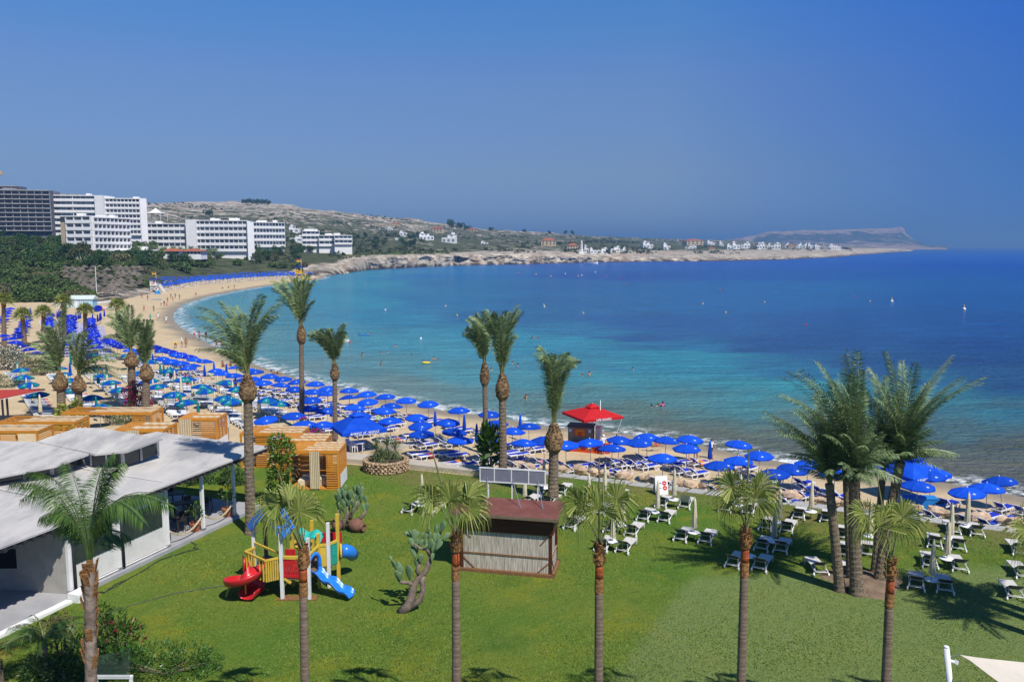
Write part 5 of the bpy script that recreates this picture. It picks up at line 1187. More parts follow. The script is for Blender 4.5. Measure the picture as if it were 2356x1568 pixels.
# ================================================================== REED HUT WITH FRAME ON ITS ROOF
REED = mat('reed_screen', (.66, .60, .50), (.30, .25, .19), 22, .95, stretch=(1.6, 1.6, .06), bump=.8, bscale=30, lo=.38, hi=.6)
BROWN = mat('brown_boards', (.105, .030, .016), (.055, .016, .009), 2.2, .5, stretch=(.3, .3, 7), spec=.3)
LATH = mat('lath', (.24, .12, .05), (.16, .08, .035), 5, .8)
MAROON = mat('maroon_felt', (.165, .058, .045), (.135, .048, .038), 3, .95, c3=(.19, .075, .06), scale3=1.2)
def hut():
    O = Vector((-2.72, 40.45, LZ)); ex = Vector((4.75, -.98, 0)).normalized(); ey = Vector((.98, 4.75, 0)).normalized(); Wd, Dp, Hh = 4.87, 2.05, 3.2
    t = thing('reed_hut', 'brown hut walled with grey reed screens under a maroon roof', 'hut', O, math.atan2(ex.y, ex.x)); P = lambda x, y, z: (x, y, z)
    m = M(); m.box((Wd / 2, -.02, .09), (Wd + .3, .16, .18)); m.box((Wd + .07, Dp / 2, .09), (.16, Dp + .1, .18)); m.box((-.07, Dp / 2, .09), (.16, Dp + .1, .18)); m.box((Wd / 2, Dp + .02, .09), (Wd + .3, .16, .18)); m.build('base_beam', LATH, t)
    for x in (.08, Wd - .08):
        for y in (.08, Dp - .08): m = M(); m.box((x, y, Hh / 2 + .09), (.15, .15, Hh - .2)); m.build('post', BROWN, t)
    m = M(); m.box((Wd / 2, .05, 1.23), (Wd - .3, .03, 2.08)); m.build('reed_wall', REED, t)
    m = M(); m.box((Wd - .05, Dp * .36, 1.23), (.03, Dp * .5, 2.08)); m.box((Wd - .05, Dp * .8, .62), (.03, Dp * .28, .86)); m.build('reed_wall', REED, t)
    m = M(); m.box((.05, Dp / 2, 1.23), (.03, Dp - .3, 2.08)); m.build('reed_wall', REED, t); m = M(); m.box((Wd / 2, Dp - .05, 1.23), (Wd - .3, .03, 2.08)); m.build('reed_wall', REED, t)
    m = M(); e = .02
    for z in (1.02, 2.24): m.box((Wd / 2, e, z), (Wd - .3, .045, .075))
    for a, b in (((.17, 2.2), (.55, 1.85)), ((Wd - .17, 2.2), (Wd - .6, 1.7)), ((.17, .75), (.75, .2)), ((Wd - .17, .75), (Wd - .75, .2))): m.bar((a[0], e, a[1]), (b[0], e, b[1]), .06, .04, up=(0, 1, 0))
    m.bar((Wd - .02, .15, 1.0), (Wd - .02, Dp - .15, 1.0), .05); m.bar((Wd - .02, .15, .95), (Wd - .02, .75, .2), .05); m.bar((Wd - .02, .15, 2.25), (Wd - .02, Dp * .62, 2.25), .05); m.build('lath_frame', LATH, t)
    m = M()
    for i in range(5): m.box((Wd / 2, -.05 - .004 * (i % 2), 2.36 + .165 * i), (Wd + .06, .045, .158))
    m.box((Wd / 2, -.085, 2.7), (.10, .03, .84)); m.build('fascia', BROWN, t)
    m = M()
    for i in range(5): m.box((Wd + .05 + .004 * (i % 2), Dp / 2, 2.36 + .165 * i), (.045, Dp + .05, .158))
    m.build('fascia', BROWN, t); m = M(); m.box((-.05, Dp / 2, 2.7), (.045, Dp + .05, .84)); m.build('fascia', BROWN, t)
    m = M(); m.box((Wd / 2, Dp / 2 - .1, Hh + .11), (Wd + .66, Dp + .75, .03)); rf = m.build('roof', MAROON, t)
    m = M(); m.box((Wd / 2, -.50, Hh + .035), (Wd + .7, .06, .15)); m.box((Wd + .35, Dp / 2 - .08, Hh + .035), (.06, Dp + .77, .15)); m.box((-.35, Dp / 2 - .08, Hh + .035), (.06, Dp + .77, .15)); m.build('edge_board', WOODG, rf)
    m = M()
    for i in range(9): m.box((.3 + i * .53, Dp / 2 - .15, Hh - .02), (.07, Dp + .55, .10))
    m.build('rafters', BROWN, rf)
    # the framed grey panels that stand on the hut roof
    f = thing('panel_frame', 'white metal frame of grey panels braced on the hut roof', 'sign frame', t.location + Vector((0, 0, Hh + .13)), t.rotation_euler.z)
    yb = Dp + .12; z0, z1 = .92, 1.68; xl, xr = .55, 4.15
    m = M(); xs = [xl, 1.35, 2.3, 3.25, xr]
    for z in (z0, z1): m.bar((xl - .05, yb, z), (xr + .05, yb, z), .06)
    for x in xs: m.bar((x, yb, z0 + .03), (x, yb, z1 - .03), .05)
    m.build('frame', WHITE, f)
    PANEL = mat('grey_panel', (.20, .21, .25), (.16, .17, .21), 2, .4)
    for a, b in zip(xs[:-1], xs[1:]): m = M(); m.box(((a + b) / 2, yb, (z0 + z1) / 2), (b - a - .06, .02, z1 - z0 - .07)); m.build('panel', PANEL, f)
    for x in (1.0, 2.32, 3.75): m = M(); m.bar((x, yb + .06, 0), (x, yb + .06, z1 - .1), .06); m.build('post', WHITE, f)
    for x, b in ((.95, 1.25), (2.35, 3.05), (3.75, 4.25)): m = M(); m.tube([(x, yb + .0, z1 - .55), (b, Dp - 1.15, 0.0)], .022, 6); m.build('brace', METAL, f)
    LAND2.append(('the reed hut', O.x + 2.4, O.y + 1))
LAND2 = []
hut()
# ================================================================== PLAYSET
PY = mat('yellow_paint', (.60, .42, .045), (.52, .36, .05), 4, .6, bump=.2); PW = mat('worn_white_post', (.68, .67, .65), (.50, .47, .43), 3, .7, stretch=(1, 1, .3), lo=.5, hi=.8)
PRD = mat('red_plastic', (.52, .018, .025), (.45, .016, .022), 2, .3, spec=.5); PBL = mat('blue_plastic', (.02, .20, .68), (.018, .17, .60), 2, .3, spec=.5); PGR = mat('green_plastic', (.02, .28, .19), (.018, .24, .165), 2, .4); PTL = mat('teal_plastic', (.03, .42, .36), rough=.4)
PDECK = mat('play_deck', (.18, .13, .09), (.12, .085, .06), 4, .85)
def sweep_chute(m, pts, w, lip, th=.04, tilt=None):
    """a U-shaped chute along pts"""
    pts = [Vector(p) for p in pts]; prof = [(-1, 1), (-.93, .98), (-.80, .25), (-.5, .04), (0, 0), (.5, .04), (.80, .25), (.93, .98), (1, 1), (1.02, .85), (.86, .1), (.5, -.12), (0, -.16), (-.5, -.12), (-.86, .1), (-1.02, .85)]
    V = []; n = len(prof)
    for i, p in enumerate(pts):
        d = pts[min(i + 1, len(pts) - 1)] - pts[max(0, i - 1)]; s = Vector((d.y, -d.x, 0)); s.normalize(); k = (i / (len(pts) - 1))
        for a, b in prof: V.append(p + s * a * w + Vector((0, 0, b * lip)))
    F = [(i * n + k, (i + 1) * n + k, (i + 1) * n + (k + 1) % n, i * n + (k + 1) % n) for i in range(len(pts) - 1) for k in range(n)] + [tuple(range(n)), tuple((len(pts) - 1) * n + k for k in range(n))[::-1]]
    m.add(V, F)
def playset():
    O = Vector((-11.0, 37.8, LZ)); t = thing('playset', 'colourful wooden playset with red spiral slide and blue wavy slide', 'playset', O)
    P = lambda px, py, y: pt(*C4(px, py), y) - O
    def post(px, y, ztop, mt):
        q = P(px, 1200, y); m = M(); x0 = q.x; m.box((x0, y - O.y, ztop / 2 - .05), (.16, .16, ztop + .1)); m.build('post', mt, t); return Vector((x0, y - O.y, 0))
    B_ = post(731, 36.95, 3.35, PW); A_ = post(441, 38.5, 3.25, PW); Y1 = post(852, 38.5, 3.0, PY); Y2 = post(570, 39.9, 2.9, PDECK)
    E_ = post(1022, 36.9, 3.1, PW); F_ = post(1136, 38.2, 2.85, PY); G_ = post(1241, 38.35, 3.35, PW); H_ = post(1345, 38.95, 3.6, PY); I_ = post(1072, 39.7, 3.0, PY); J_ = post(975, 39.4, 2.6, PW)
    zd = 1.12
    m = M(); m.prism([tuple(q)[:2] for q in (A_, B_, Y1, Y2)], zd - .12, zd); m.prism([tuple(q)[:2] for q in (B_ + Vector((.1, 0, 0)), E_, F_, Y1 + Vector((.1, 0, 0)))], zd - .125, zd - .004); m.prism([tuple(q)[:2] for q in (F_, G_, H_, I_, J_)], zd - .115, zd + .006); m.build('deck', PDECK, t)
    # blue gable roof with scalloped ends over the left tower
    rz = 3.2; L0, L1 = A_ + Vector((-.15, -.1, 0)), B_ + Vector((.18, -.15, 0)); back = (Y2 - A_) * .92; ridge = (L0 + L1) / 2; rt_ = 1.15
    for s0, lab in ((L0, 0), (L1, 1)):
        m = M(); k = 9
        for j in range(k):
            a, b = j / k, (j + 1) / k; f = lambda u: u + .0
            za, zb = rz + rt_ * a, rz + rt_ * b; pa, pb = s0.lerp(ridge, a), s0.lerp(ridge, b); bump = .05 * (j % 2)
            for (q0, q1) in ((0, .42), (.58, 1.0)) if j == 1 else ((0, 1.0),):
                if j in (2,) and q0 == 0: pass
                m.slab([pa + back * q0 + Vector((0, 0, za + bump)), pb + back * q0 + Vector((0, 0, zb + bump)), pb + back * q1 + Vector((0, 0, zb + bump)), pa + back * q1 + Vector((0, 0, za + bump))], .10)
        for q in (0, 1.0): m.bar(s0 + back * q + Vector((0, -.04, rz - .12)), ridge + back * q + Vector((0, -.04, rz + rt_ - .02)), .10, .38)
        m.build('roof_panel', PBL, t)
    # balcony of yellow balusters above the red slide
    fx = Vector((-1.25, -.75, 0)); b0, b1 = A_ + Vector((.1, -.15, 0)), B_ + Vector((-.15, .05, 0)); o = Vector((-.35, -.62, 0)); c0, c1 = b0 + o * .9, b1.lerp(b0, .15) + o * .9
    m = M(); m.prism([tuple(q)[:2] for q in (b0, b1, c1, c0)], zd - .1, zd - .02); m.build('balcony_floor', PDECK, t)
    def rail(a, b, k0=0, k1=1.0, nm='railing', h0=zd + .02, h1=zd + .95, n=5, skip=False):
        m = M(); a, b = Vector(a), Vector(b)
        m.bar(a + Vector((0, 0, h1)), b + Vector((0, 0, h1)), .09, .09)
        for i in range(n):
            u = (i + .5) / n
            if skip and .33 < u < .7: continue
            q = a.lerp(b, u); m.bar(q + Vector((0, 0, h0 - .15)), q + Vector((0, 0, h1)), .07, .05)
        m.build(nm, PY, t)
    rail(b0, c0, n=4); rail(b1, c1, n=6); rail(c0, c1, n=6, skip=True); m = M(); m.bar(A_ + Vector((0, 0, zd + 1.15)), B_ + Vector((0, 0, zd + 1.15)), .09); m.build('railing', PY, t)
    # red spiral slide
    cen = Vector((-12.98 - O.x, 37.1 - O.y, 0)); pts = []
    for i in range(26):
        u = i / 25; a = R(45 - 360 * u); r = .60; pts.append((cen.x + r * math.cos(a), cen.y + r * math.sin(a), 1.42 - 1.27 * u ** 1.08 + (.02 if i == 0 else 0)))
    for i in range(1, 7): pts.append((pts[25][0] - .06 * i * (1 - i * .06), pts[25][1] - .15 * i, .14 + .004 * i))
    m = M(); sweep_chute(m, pts, .41, .36); m.box((c0.x - .12, c0.y + .12, zd + .22), (.07, .5, .75), rz=R(25)); m.build('spiral_slide', PRD, t, smooth=True)
    m = M(); m.tube([(cen.x, cen.y, 0), (cen.x, cen.y, .75)], .05, 8); m.bar((cen.x - 1.0, cen.y + .1, 0), (cen.x - .85, cen.y + .1, .45), .09); m.build('slide_support', PY, t)
    # red slatted panel between the front posts
    m = M(); a, b = B_ + Vector((.1, 0, 0)), E_ + Vector((-.1, 0, 0))
    for k in range(9):
        u0 = k / 9; q = a.lerp(b, u0); m.slab([q + Vector((0, -.02, zd + .92 - .02 * k)), a.lerp(b, u0 + .085) + Vector((0, -.02, zd + .92 - .02 * k)), a.lerp(b, u0 + .085) + Vector((0, .03, zd + .92 - .02 * k)), q + Vector((0, .03, zd + .92 - .02 * k))], .88)
    m.bar(a + Vector((0, .01, zd + .06)), b + Vector((0, .01, zd + .06)), .10, .12); m.build('red_panel', PRD, t)
    m = M(); m.bar(a + Vector((0, 0, zd + 1.0)), b + Vector((0, 0, zd + 1.0)), .12, .14); m.bar(B_ + Vector((.1, 0, zd - .05)), B_ + Vector((.42, 0, .82)), .10); m.build('top_rail', PY, t)
    m = M(); m.box(tuple((Y1 + B_) / 2 + Vector((.05, .4, zd + .55))), (.5, .05, .8)); m.build('red_panel', PRD, t)
    # blue slide arch and wavy slide
    sA = (E_ + F_) / 2; out = Vector((.86, -.42, 0)).normalized(); s_ = Vector((out.y, -out.x, 0)); m = M()
    arch = [sA + s_ * (.42 * math.cos(R(a))) + Vector((0, 0, zd + .42 + .5 * max(0, math.sin(R(a))) if a >= 0 else 0)) for a in range(0, 181, 15)]; arch = [sA + s_ * .42 + Vector((0, 0, zd - .1))] + arch + [sA - s_ * .42 + Vector((0, 0, zd - .1))]
    m.tube(arch, .11, 8); m.build('slide_arch', PBL, t, smooth=True)
    m = M(); E2 = P(1480, 1345, 36.9); st_ = sA + out * .05; pts = []
    for i in range(26):
        u = i / 25; q = st_.lerp(Vector((E2.x, E2.y, 0)), u); pts.append((q.x, q.y, zd - .0 - (zd - .14) * u + .085 * math.sin(u * 15.5) * (1 - u * .3)))
    sweep_chute(m, pts, .34, .20); m.build('wavy_slide', PBL, t, smooth=True)
    # yellow panels, green shop front, teal awning, red tub and the blue tunnel end
    def panel(a, b, z0, z1, mt, nm):
        m = M(); d = (b - a); a2, b2 = a + d * .07, b - d * .07; nn = Vector((-d.y, d.x, 0)).normalized() * .02
        m.slab([a2 - nn + Vector((0, 0, z1)), b2 - nn + Vector((0, 0, z1)), b2 + nn + Vector((0, 0, z1)), a2 + nn + Vector((0, 0, z1))], z1 - z0); return m.build(nm, mt, t)
    panel(F_, G_, zd, zd + 1.0, PY, 'yellow_panel'); g = panel(G_, H_, zd - .05, zd + 1.05, PGR, 'green_panel')
    m = M(); d = H_ - G_; nn = Vector((-d.y, d.x, 0)).normalized() * -.035; c = (G_ + H_) / 2 + nn
    for u in (-.1, .0, .1): m.bar(c + d * u + Vector((0, 0, zd + .5)), c + d * u + Vector((0, 0, zd + .9)), .025)
    for z in (.5, .7, .9): m.bar(c + d * -.1 + Vector((0, 0, zd + z)), c + d * .1 + Vector((0, 0, zd + z)), .025)
    for z in np.linspace(.05, 1.0, 9): m.bar(c + d * -.4 + Vector((0, 0, zd + z)) - nn * .4, c + d * .4 + Vector((0, 0, zd + z)) - nn * .4, .012)
    m.build('shop_window', PTL, g)
    for a, b in ((G_, H_), (F_, G_), (E_, F_), (Y1, J_)): m = M(); m.bar(a + Vector((0, 0, zd + 1.1)), b + Vector((0, 0, zd + 1.1)), .10, .12); m.build('top_rail', PY, t)
    m = M(); a, b = J_ + Vector((-.1, -.5, 0)), F_ + Vector((.1, .25, 0)); k = 10
    for j in range(k):
        u0, u1 = j / k, (j + 1) / k; z = lambda u: 2.62 + .10 * math.cos(u * 9) + .1
        m.slab([a.lerp(b, u0) + Vector((0, -.3, z(u0) - .2)), a.lerp(b, u1) + Vector((0, -.3, z(u1) - .2)), a.lerp(b, u1) + Vector((.05, .3, z(u1))), a.lerp(b, u0) + Vector((.05, .3, z(u0)))], .07)
    m.build('awning', PTL, t)
    m = M(); q = (G_ + I_) / 2 + Vector((.35, .7, 0)); m.box((q.x, q.y, zd + .95), (1.2, .06, .55)); m.build('red_panel', PRD, t)
    m = M(); q = P(960, 820, 39.0); m.lathe([(.28, -.25), (.42, .0), (.46, .06), (.40, .06)], 16, (q.x, q.y, zd + .8)); m.build('yellow_tub', PY, t, smooth=True)
    q0 = H_ + Vector((.12, .15, zd + .45)); m = M(); path = [q0, q0 + Vector((.2, .12, -.02)), q0 + Vector((.34, .4, -.2)), q0 + Vector((.42, .8, -.5))]; m.tube(path, [.34, .35, .34, .32], 16); m.build('tunnel', PBL, t, smooth=True)
    m = M(); m.tube([q0 - Vector((.05, .02, 0)), q0 + Vector((.03, .0, 0))], .40, 16); m.build('tunnel_ring', PY, t)
    m = M(); m.box((B_.x + .7, B_.y + .1, .02), (1.9, .5, .07)); m.build('ground_board', LATH, t)
playset()
# ================================================================== LOUNGERS AND PARASOLS ON THE LAWN
FABR = mat('pale_grey_textile', (.56, .54, .50), (.48, .46, .43), 4, .8, bump=.2, rand=.05); FABU = mat('dark_textile', (.10, .095, .085), (.07, .066, .06), 5, .85)
def make_lawn_lounger(up):
    t = thing('garden_lounger', 'x', 'garden lounger'); w = .32; zs = .36
    m = M()
    for s in (-1, 1): m.tube([(-.78, s * w, zs - .04), (.0, s * w, zs), (.95, s * w, zs)], .02, 6)
    for x in (-.1, .95): m.tube([(x, -w, zs), (x, w, zs)], .018, 6)
    m.tube([(-.74, -w - .04, .24), (-.74, w + .04, .24)], .02, 6)
    for s in (-1, 1): m.tube([(-.74, s * (w + .04), .24), (-.16, s * w, zs - .02)], .016, 6)
    m.build('frame', WHITE, t, smooth=True)
    for s in (-1, 1):
        m = M(); m.tube([(.84, s * w, zs), (.86, s * (w + .01), .0)], .02, 6); m.build('leg', WHITE, t, smooth=True)
        m = M(); m.tube([(-.62, s * (w + .02), zs - .05), (-.70, s * (w + .03), .08)], .02, 6); m.build('leg', WHITE, t, smooth=True)
        m = M(); k = 14; c = (-.72, s * (w + .06), .10); V = [(c[0] + .10 * math.cos(6.2832 * i / k), c[1] + e, c[2] + .10 * math.sin(6.2832 * i / k)) for e in (-.03, .03) for i in range(k)]
        m.add(V, [(i, (i + 1) % k, k + (i + 1) % k, k + i) for i in range(k)] + [tuple(range(k))[::-1], tuple(range(k, 2 * k))]); m.build('wheel', PLASTIC, t)
    m = M(); m.slab([(-.12, -w - .02, zs + .055), (.98, -w - .02, zs + .05), (.98, w + .02, zs + .05), (-.12, w + .02, zs + .055)], .045); m.build('seat', FABR, t)
    c, s_ = math.cos(up), math.sin(up); P = lambda d, y, k: (-.12 - d * c - k * s_, y, zs + .03 + d * s_ + k * c)
    m = M(); a = [P(.0, -w - .02, .03), P(.0, w + .02, .03), P(.80, w + .02, .03), P(.80, -w - .02, .03)]; b = [P(.0, -w - .02, 0), P(.0, w + .02, 0), P(.80, w + .02, 0), P(.80, -w - .02, 0)]
    m.add(a, [(0, 1, 2, 3)]); m.add(a + b, [(0, 4, 5, 1), (1, 5, 6, 2), (2, 6, 7, 3), (3, 7, 4, 0)]); m.mi = 1; m.add(b, [(0, 3, 2, 1)])
    bk = m.build('backrest', [FABR, FABU], t)
    if up > .1:
        q = [P(.5, s * (w - .04), -.02) for s in (-1, 1)]; g = [(-.60, s * (w - .04), .25) for s in (-1, 1)]; m = M(); m.tube([q[0], g[0], g[1], q[1]], .014, 5); m.build('prop', WHITE, bk)
    return t
ga, gb_ = make_lawn_lounger(R(31)), make_lawn_lounger(R(48)); gl = []
TBS = [(C6(878, 472), C6(895, 270)), (C6(740, 580), C6(733, 350)), (C6(1045, 744), C6(1043, 500)), (C6(455, 687), C6(468, 455)), (C6(370, 817), C6(380, 608)), (C6(305, 432), C6(318, 215)), (C6(1425, 522), C6(1440, 308)), (C6(1750, 662), C6(1752, 438)), (C6(1705, 817), C6(1708, 572)), (C6(1500, 938), None), (C6(172, 515), C6(186, 300)), (C5(442, 555), C5(440, 340)), (C5(1522, 402), C5(1515, 190)), (C5(1352, 512), C5(1355, 305)), (B5(1318, 998), B5(1338, 735)), (B6(1180, 897), B6(1176, 638)), (B6(1032, 1012), B6(1042, 738)), (B6(1000, 1190), B6(985, 897)), (B6(862, 1380), B6(880, 1070)), (B6(300, 985), B6(300, 770))]
LGS = [(C6(765, 550), 64), (C6(960, 562), 66), (C6(615, 662), 62), (C6(790, 675), 62), (C6(925, 832), 60), (C6(1130, 852), 62), (C6(340, 762), 62), (C6(515, 788), 62), (C6(270, 912), 64), (C6(445, 928), 62), (C6(1295, 587), 62), (C6(1485, 612), 62), (C6(1630, 742), 60), (C6(1805, 762), 60), (C6(1595, 912), 60), (C6(1755, 930), 60), (C6(1355, 1052), 58), (C6(1580, 1077), 58), (C6(255, 612), 64), (C6(410, 492), 66), (C6(20, 722), 62), (C6(90, 590), 64), (C5(305, 642), 62), (C5(490, 660), 62), (C5(1465, 485), 62), (C5(1665, 470), 66), (C5(1360, 575), 60), (C5(1540, 575), 60), (C5(1745, 785), 58),
       (B6(1060, 985), 72), (B6(1275, 1008), 72), (B6(890, 1112), 66), (B6(1105, 1137), 66), (B6(850, 1295), 70), (B6(1122, 1328), 74), (B6(720, 1490), 64), (B6(985, 1520), 68), (B6(1665, 1178), 74), (B6(1700, 1392), 76), (B6(1622, 1580), 74), (B6(60, 1035), 66), (B6(80, 1195), 68), (B6(285, 1190), 68), (B5(1190, 1095), 64), (B5(1470, 1125), 66), (C6(2095, 1112), 88), (B6(120, 1390), 80)]
for i, ((x, y), a) in enumerate(LGS):
    p = at(x, y, LZ); an = R(a); put(gb_ if i in (1,) else ga, (p.x + .72 * math.cos(an), p.y + .72 * math.sin(an), LZ), an, gl, 'white loungers set out on the lawn')
rtab = thing('side_table', 'x', 'side table'); m = M(); m.lathe([(0, .50), (.34, .50), (.36, .515), (.36, .53), (.34, .54), (0, .54)], 24, cap=False); m.build('tabletop', WHITE, rtab)
m = M(); m.lathe([(.06, .38), (.06, .50)], 10); m.build('collar', WHITE, rtab)
PINE = mat('pale_wood_pole', (.42, .23, .09), (.34, .18, .07), 4, .6, stretch=(1, 1, 6))
par = make_closed('closed_parasol', 'x', CREAM, 2.55, .78, .145, PINE); par['category'] = 'parasol'
parg = make_closed('closed_parasol', 'x', mat('grey_canvas', (.36, .36, .34), (.28, .28, .27), 3, .85), 2.5, .78, .14, PINE); parg['category'] = 'parasol'
tbl, pl = [], []
for (x, y), tp_ in TBS:
    p = at(x, y, LZ + .54); put(rtab, (p.x, p.y, LZ), 0, tbl, 'round tables on the lawn')
    if tp_: put(parg if tp_ == TBS[8][1] else par, (p.x, p.y, LZ), random.uniform(0, 6), pl, 'closed parasols on the lawn')
LM = LAND2 + [('the palm clump', at(1975, 1350, 1.2).x, at(1975, 1350, 1.2).y), ('the white A-board', at(1527, 1165, 1.2).x, at(1527, 1165, 1.2).y), ('the spear-topped fan palm', at(1716, 1430, 1.2).x, 32.0)]
relabel(gl, 'white lawn lounger', LM); relabel(tbl, 'round white lawn table', LM); relabel(pl, 'folded lawn parasol', LM)
parg['label'] = 'only grey folded parasol, among cream ones on the lawn'
# A-board by the slabs
def aboard():
    p = at(*C6(765, 425), LZ); t = thing('a_board', 'white A-board with two red discs by the stepping slabs', 'sign', p, R(10)); sl_ = R(14)
    for s in (-1, 1):
        m = M(); c, s2 = math.cos(sl_), math.sin(sl_); y0 = s * .34; n = Vector((0, s * c, s2))
        a = [Vector((-.45, y0, 0)), Vector((.45, y0, 0)), Vector((.45, s * .03, 1.25)), Vector((-.45, s * .03, 1.25))]
        m.add([v + n * .015 for v in a] + [v - n * .015 for v in a], [(0, 1, 2, 3), (7, 6, 5, 4), (0, 4, 5, 1), (1, 5, 6, 2), (2, 6, 7, 3), (3, 7, 4, 0)]); b = m.build('board', WHITE, t)
        if s < 0:
            RD = mat('sign_red', (.62, .02, .02), rough=.6); BL = mat('sign_blue', (.02, .12, .5), rough=.6)
            Q = lambda x, u: a[0].lerp(a[3], u) + (a[1] - a[0]) * ((x + .45) / .9) + n * .02
            for x, u in ((.2, .62), (.23, .36)): m = M(); m.add([Q(x + .16 * math.cos(k * .5236), u + .125 * math.sin(k * .5236)) for k in range(12)], [tuple(range(12))]); m.build('red_disc', RD, b)
            m = M(); L4 = lambda x0, x1, u0, u1: m.add([Q(x0, u0) + n * .004, Q(x1, u0) + n * .004, Q(x1, u1) + n * .004, Q(x0, u1) + n * .004], [(0, 1, 2, 3)]); L4(-.28, -.02, .60, .645); L4(-.30, -.22, .645, .68); L4(-.22, -.02, .35, .38); m.build('blue_mark', BL, b)
            m = M(); L4(.13, .27, .60, .64); L4(.16, .30, .34, .38); m.build('white_mark', WHITE, b)
aboard()
# boulders along the seaward edge of the lawn
BOUL = mat('pale_boulder', (.56, .42, .29), (.40, .28, .18), 2.2, .95, bump=1.2, bscale=4, rand=.15)
edge = [(1195, 1070), (1215, 1075), (1262, 1078), (1334, 1080), (1422, 1093), (1505, 1103), (1585, 1114), (1628, 1117), (1783, 1135), (1885, 1150), (2000, 1160), (2113, 1172), (2166, 1179), (2252, 1190), (2360, 1204)]
ew = [at(x, y, 1.15) for x, y in edge]; bl = []
rr = random.Random(12); i = 0; s = 0
segs = [((ew[k + 1] - ew[k]).length, ew[k], ew[k + 1]) for k in range(len(ew) - 1)]
pos = 0
for L, a, b in segs:
    u = 0
    while u < L:
        sz_ = rr.choice([.28, .36, .45, .55, .62]); p = a.lerp(b, u / L); m = M()
        m.ball((0, 0, .05), sz_, 11, 7, (1.15, .75, .62), jit=.16, seed=i)
        o = m.build('boulder', BOUL, None, smooth=False); o.location = (p.x + rr.uniform(-.1, .1), p.y + rr.uniform(-.15, .15), 1.13); o.rotation_euler = (rr.uniform(-.2, .2), rr.uniform(-.2, .2), math.atan2((b - a).y, (b - a).x) + rr.uniform(-.4, .4))
        o['category'] = 'boulder'; o['group'] = 'boulders edging the lawn'; o['label'] = 'x'; bl.append(o); i += 1; u += sz_ * rr.uniform(1.7, 2.7)
relabel(bl, 'pale edging boulder', LM + LAND[:1])
# stone planter with yuccas
STONE = mat('honey_rubble', (.58, .43, .27), (.25, .17, .10), 5.5, .95, bump=2.2, bscale=5.5, lo=.40, hi=.55)
YUC = mat('yucca_leaf', (.075, .115, .04), (.22, .27, .11), island=True, rough=.5, spec=.3)
def planter():
    c = at(1224 / 1.37733, 1487 / 1.37733, LZ); t = thing('stone_planter', 'round honey coloured rubble stone planter at the lawn edge', 'planter', c); rr = random.Random(4); r = 1.62
    m = M(); n = 30
    for row in range(5):
        for k in range(n):
            a = 2 * math.pi * (k + .5 * (row % 2) + rr.uniform(-.12, .12)) / n; z = .1 + row * .17; m.ball((r * math.cos(a), r * .92 * math.sin(a), z), .155, 6, 4, (1.15, 1.15, .72), jit=.22, seed=row * 50 + k)
    m.lathe([(r * .98, -.1), (r * .98, .84), (r * .86, .84), (r * .86, .6)], 30, sy=.92, cap=False); m.build('wall', STONE, t)
    m = M(); m.lathe([(r * .9, .55), (r * .5, .72), (.02, .8)], 24, sy=.92); m.build('soil', SOIL, t, smooth=True)
    for i, (x, y, h, s) in enumerate([(-.75, .1, .85, 1.1), (.05, .25, 1.05, 1.2), (.72, .0, .95, 1.15), (-.3, -.35, .5, .95)]):
        y_ = thing('yucca', ['leftmost', 'tallest', 'rightmost', 'shortest'][i] + ' of the spiky yuccas in the stone planter', 'yucca', c + Vector((x, y, .72)), 0, 'yuccas in the stone planter'); m = M(); m.tube([(0, 0, -.1), (0, 0, h)], [.09, .07], 8); m.build('stem', WOODG, y_); Q = []
        for k in range(130):
            a = k * 2.399; el = R(88 - 128 * k / 95 + rr.uniform(-8, 8)); d = Vector((math.cos(a) * math.cos(el), math.sin(a) * math.cos(el), math.sin(el))); b0 = Vector((0, 0, h - .12 * (k / 95))); sd = d.cross(Vector((0, 0, 1))).normalized() * .028; l = s * rr.uniform(.8, 1.1)
            e = b0 + d * l + Vector((0, 0, -.10 * l * math.cos(el))); Q.append([tuple(b0), tuple(b0 + d * l * .4 + sd), tuple(e), tuple(b0 + d * l * .4 - sd)])
        m = M(); m.quads(Q); m.build('leaves', YUC, y_)
    shrub('dry_shrub', 'low brown dried shrub at the front of the stone planter', 'shrub', c + Vector((.35, -.85, .62)), [(0, 0, .12, .55, .35, .26), (.45, .1, .14, .35, .3, .25)], 700, .10, mat('dry_leaf', (.075, .065, .04), (.14, .12, .075), island=True, rough=.9), 0, 8)
planter()
# prickly pears
PAD = mat('cactus_pad', (.105, .185, .085), (.16, .24, .12), 3, .6, spec=.25, bump=.3, bscale=16, rand=.1); CWOOD = mat('cactus_trunk', (.26, .20, .155), (.15, .11, .085), 4, .95, bump=1.2, bscale=9)
def pad(m, p, d, L, rr, az=None):
    """one flat oval pad growing from p along d"""
    d = Vector(d).normalized(); a = rr.uniform(0, 3.14) if az is None else az; ref = Vector((math.cos(a), math.sin(a), 0)); s = (ref - d * ref.dot(d)).normalized(); n = d.cross(s); V = []; k = 10
    prof = [(0, .16), (.15, .42), (.4, .78), (.65, .98), (.85, .80), (.96, .42), (1, .08)]
    for u, w in prof:
        for i in range(k): t = 2 * math.pi * i / k; V.append(p + d * L * u + s * (math.cos(t) * L * .29 * w) + n * (math.sin(t) * .045 * (.4 + .6 * w)))
    m.add(V, [(i * k + j, i * k + (j + 1) % k, (i + 1) * k + (j + 1) % k, (i + 1) * k + j) for i in range(len(prof) - 1) for j in range(k)] + [tuple(range(k))[::-1], tuple((len(prof) - 1) * k + j for j in range(k))])
    return p + d * L
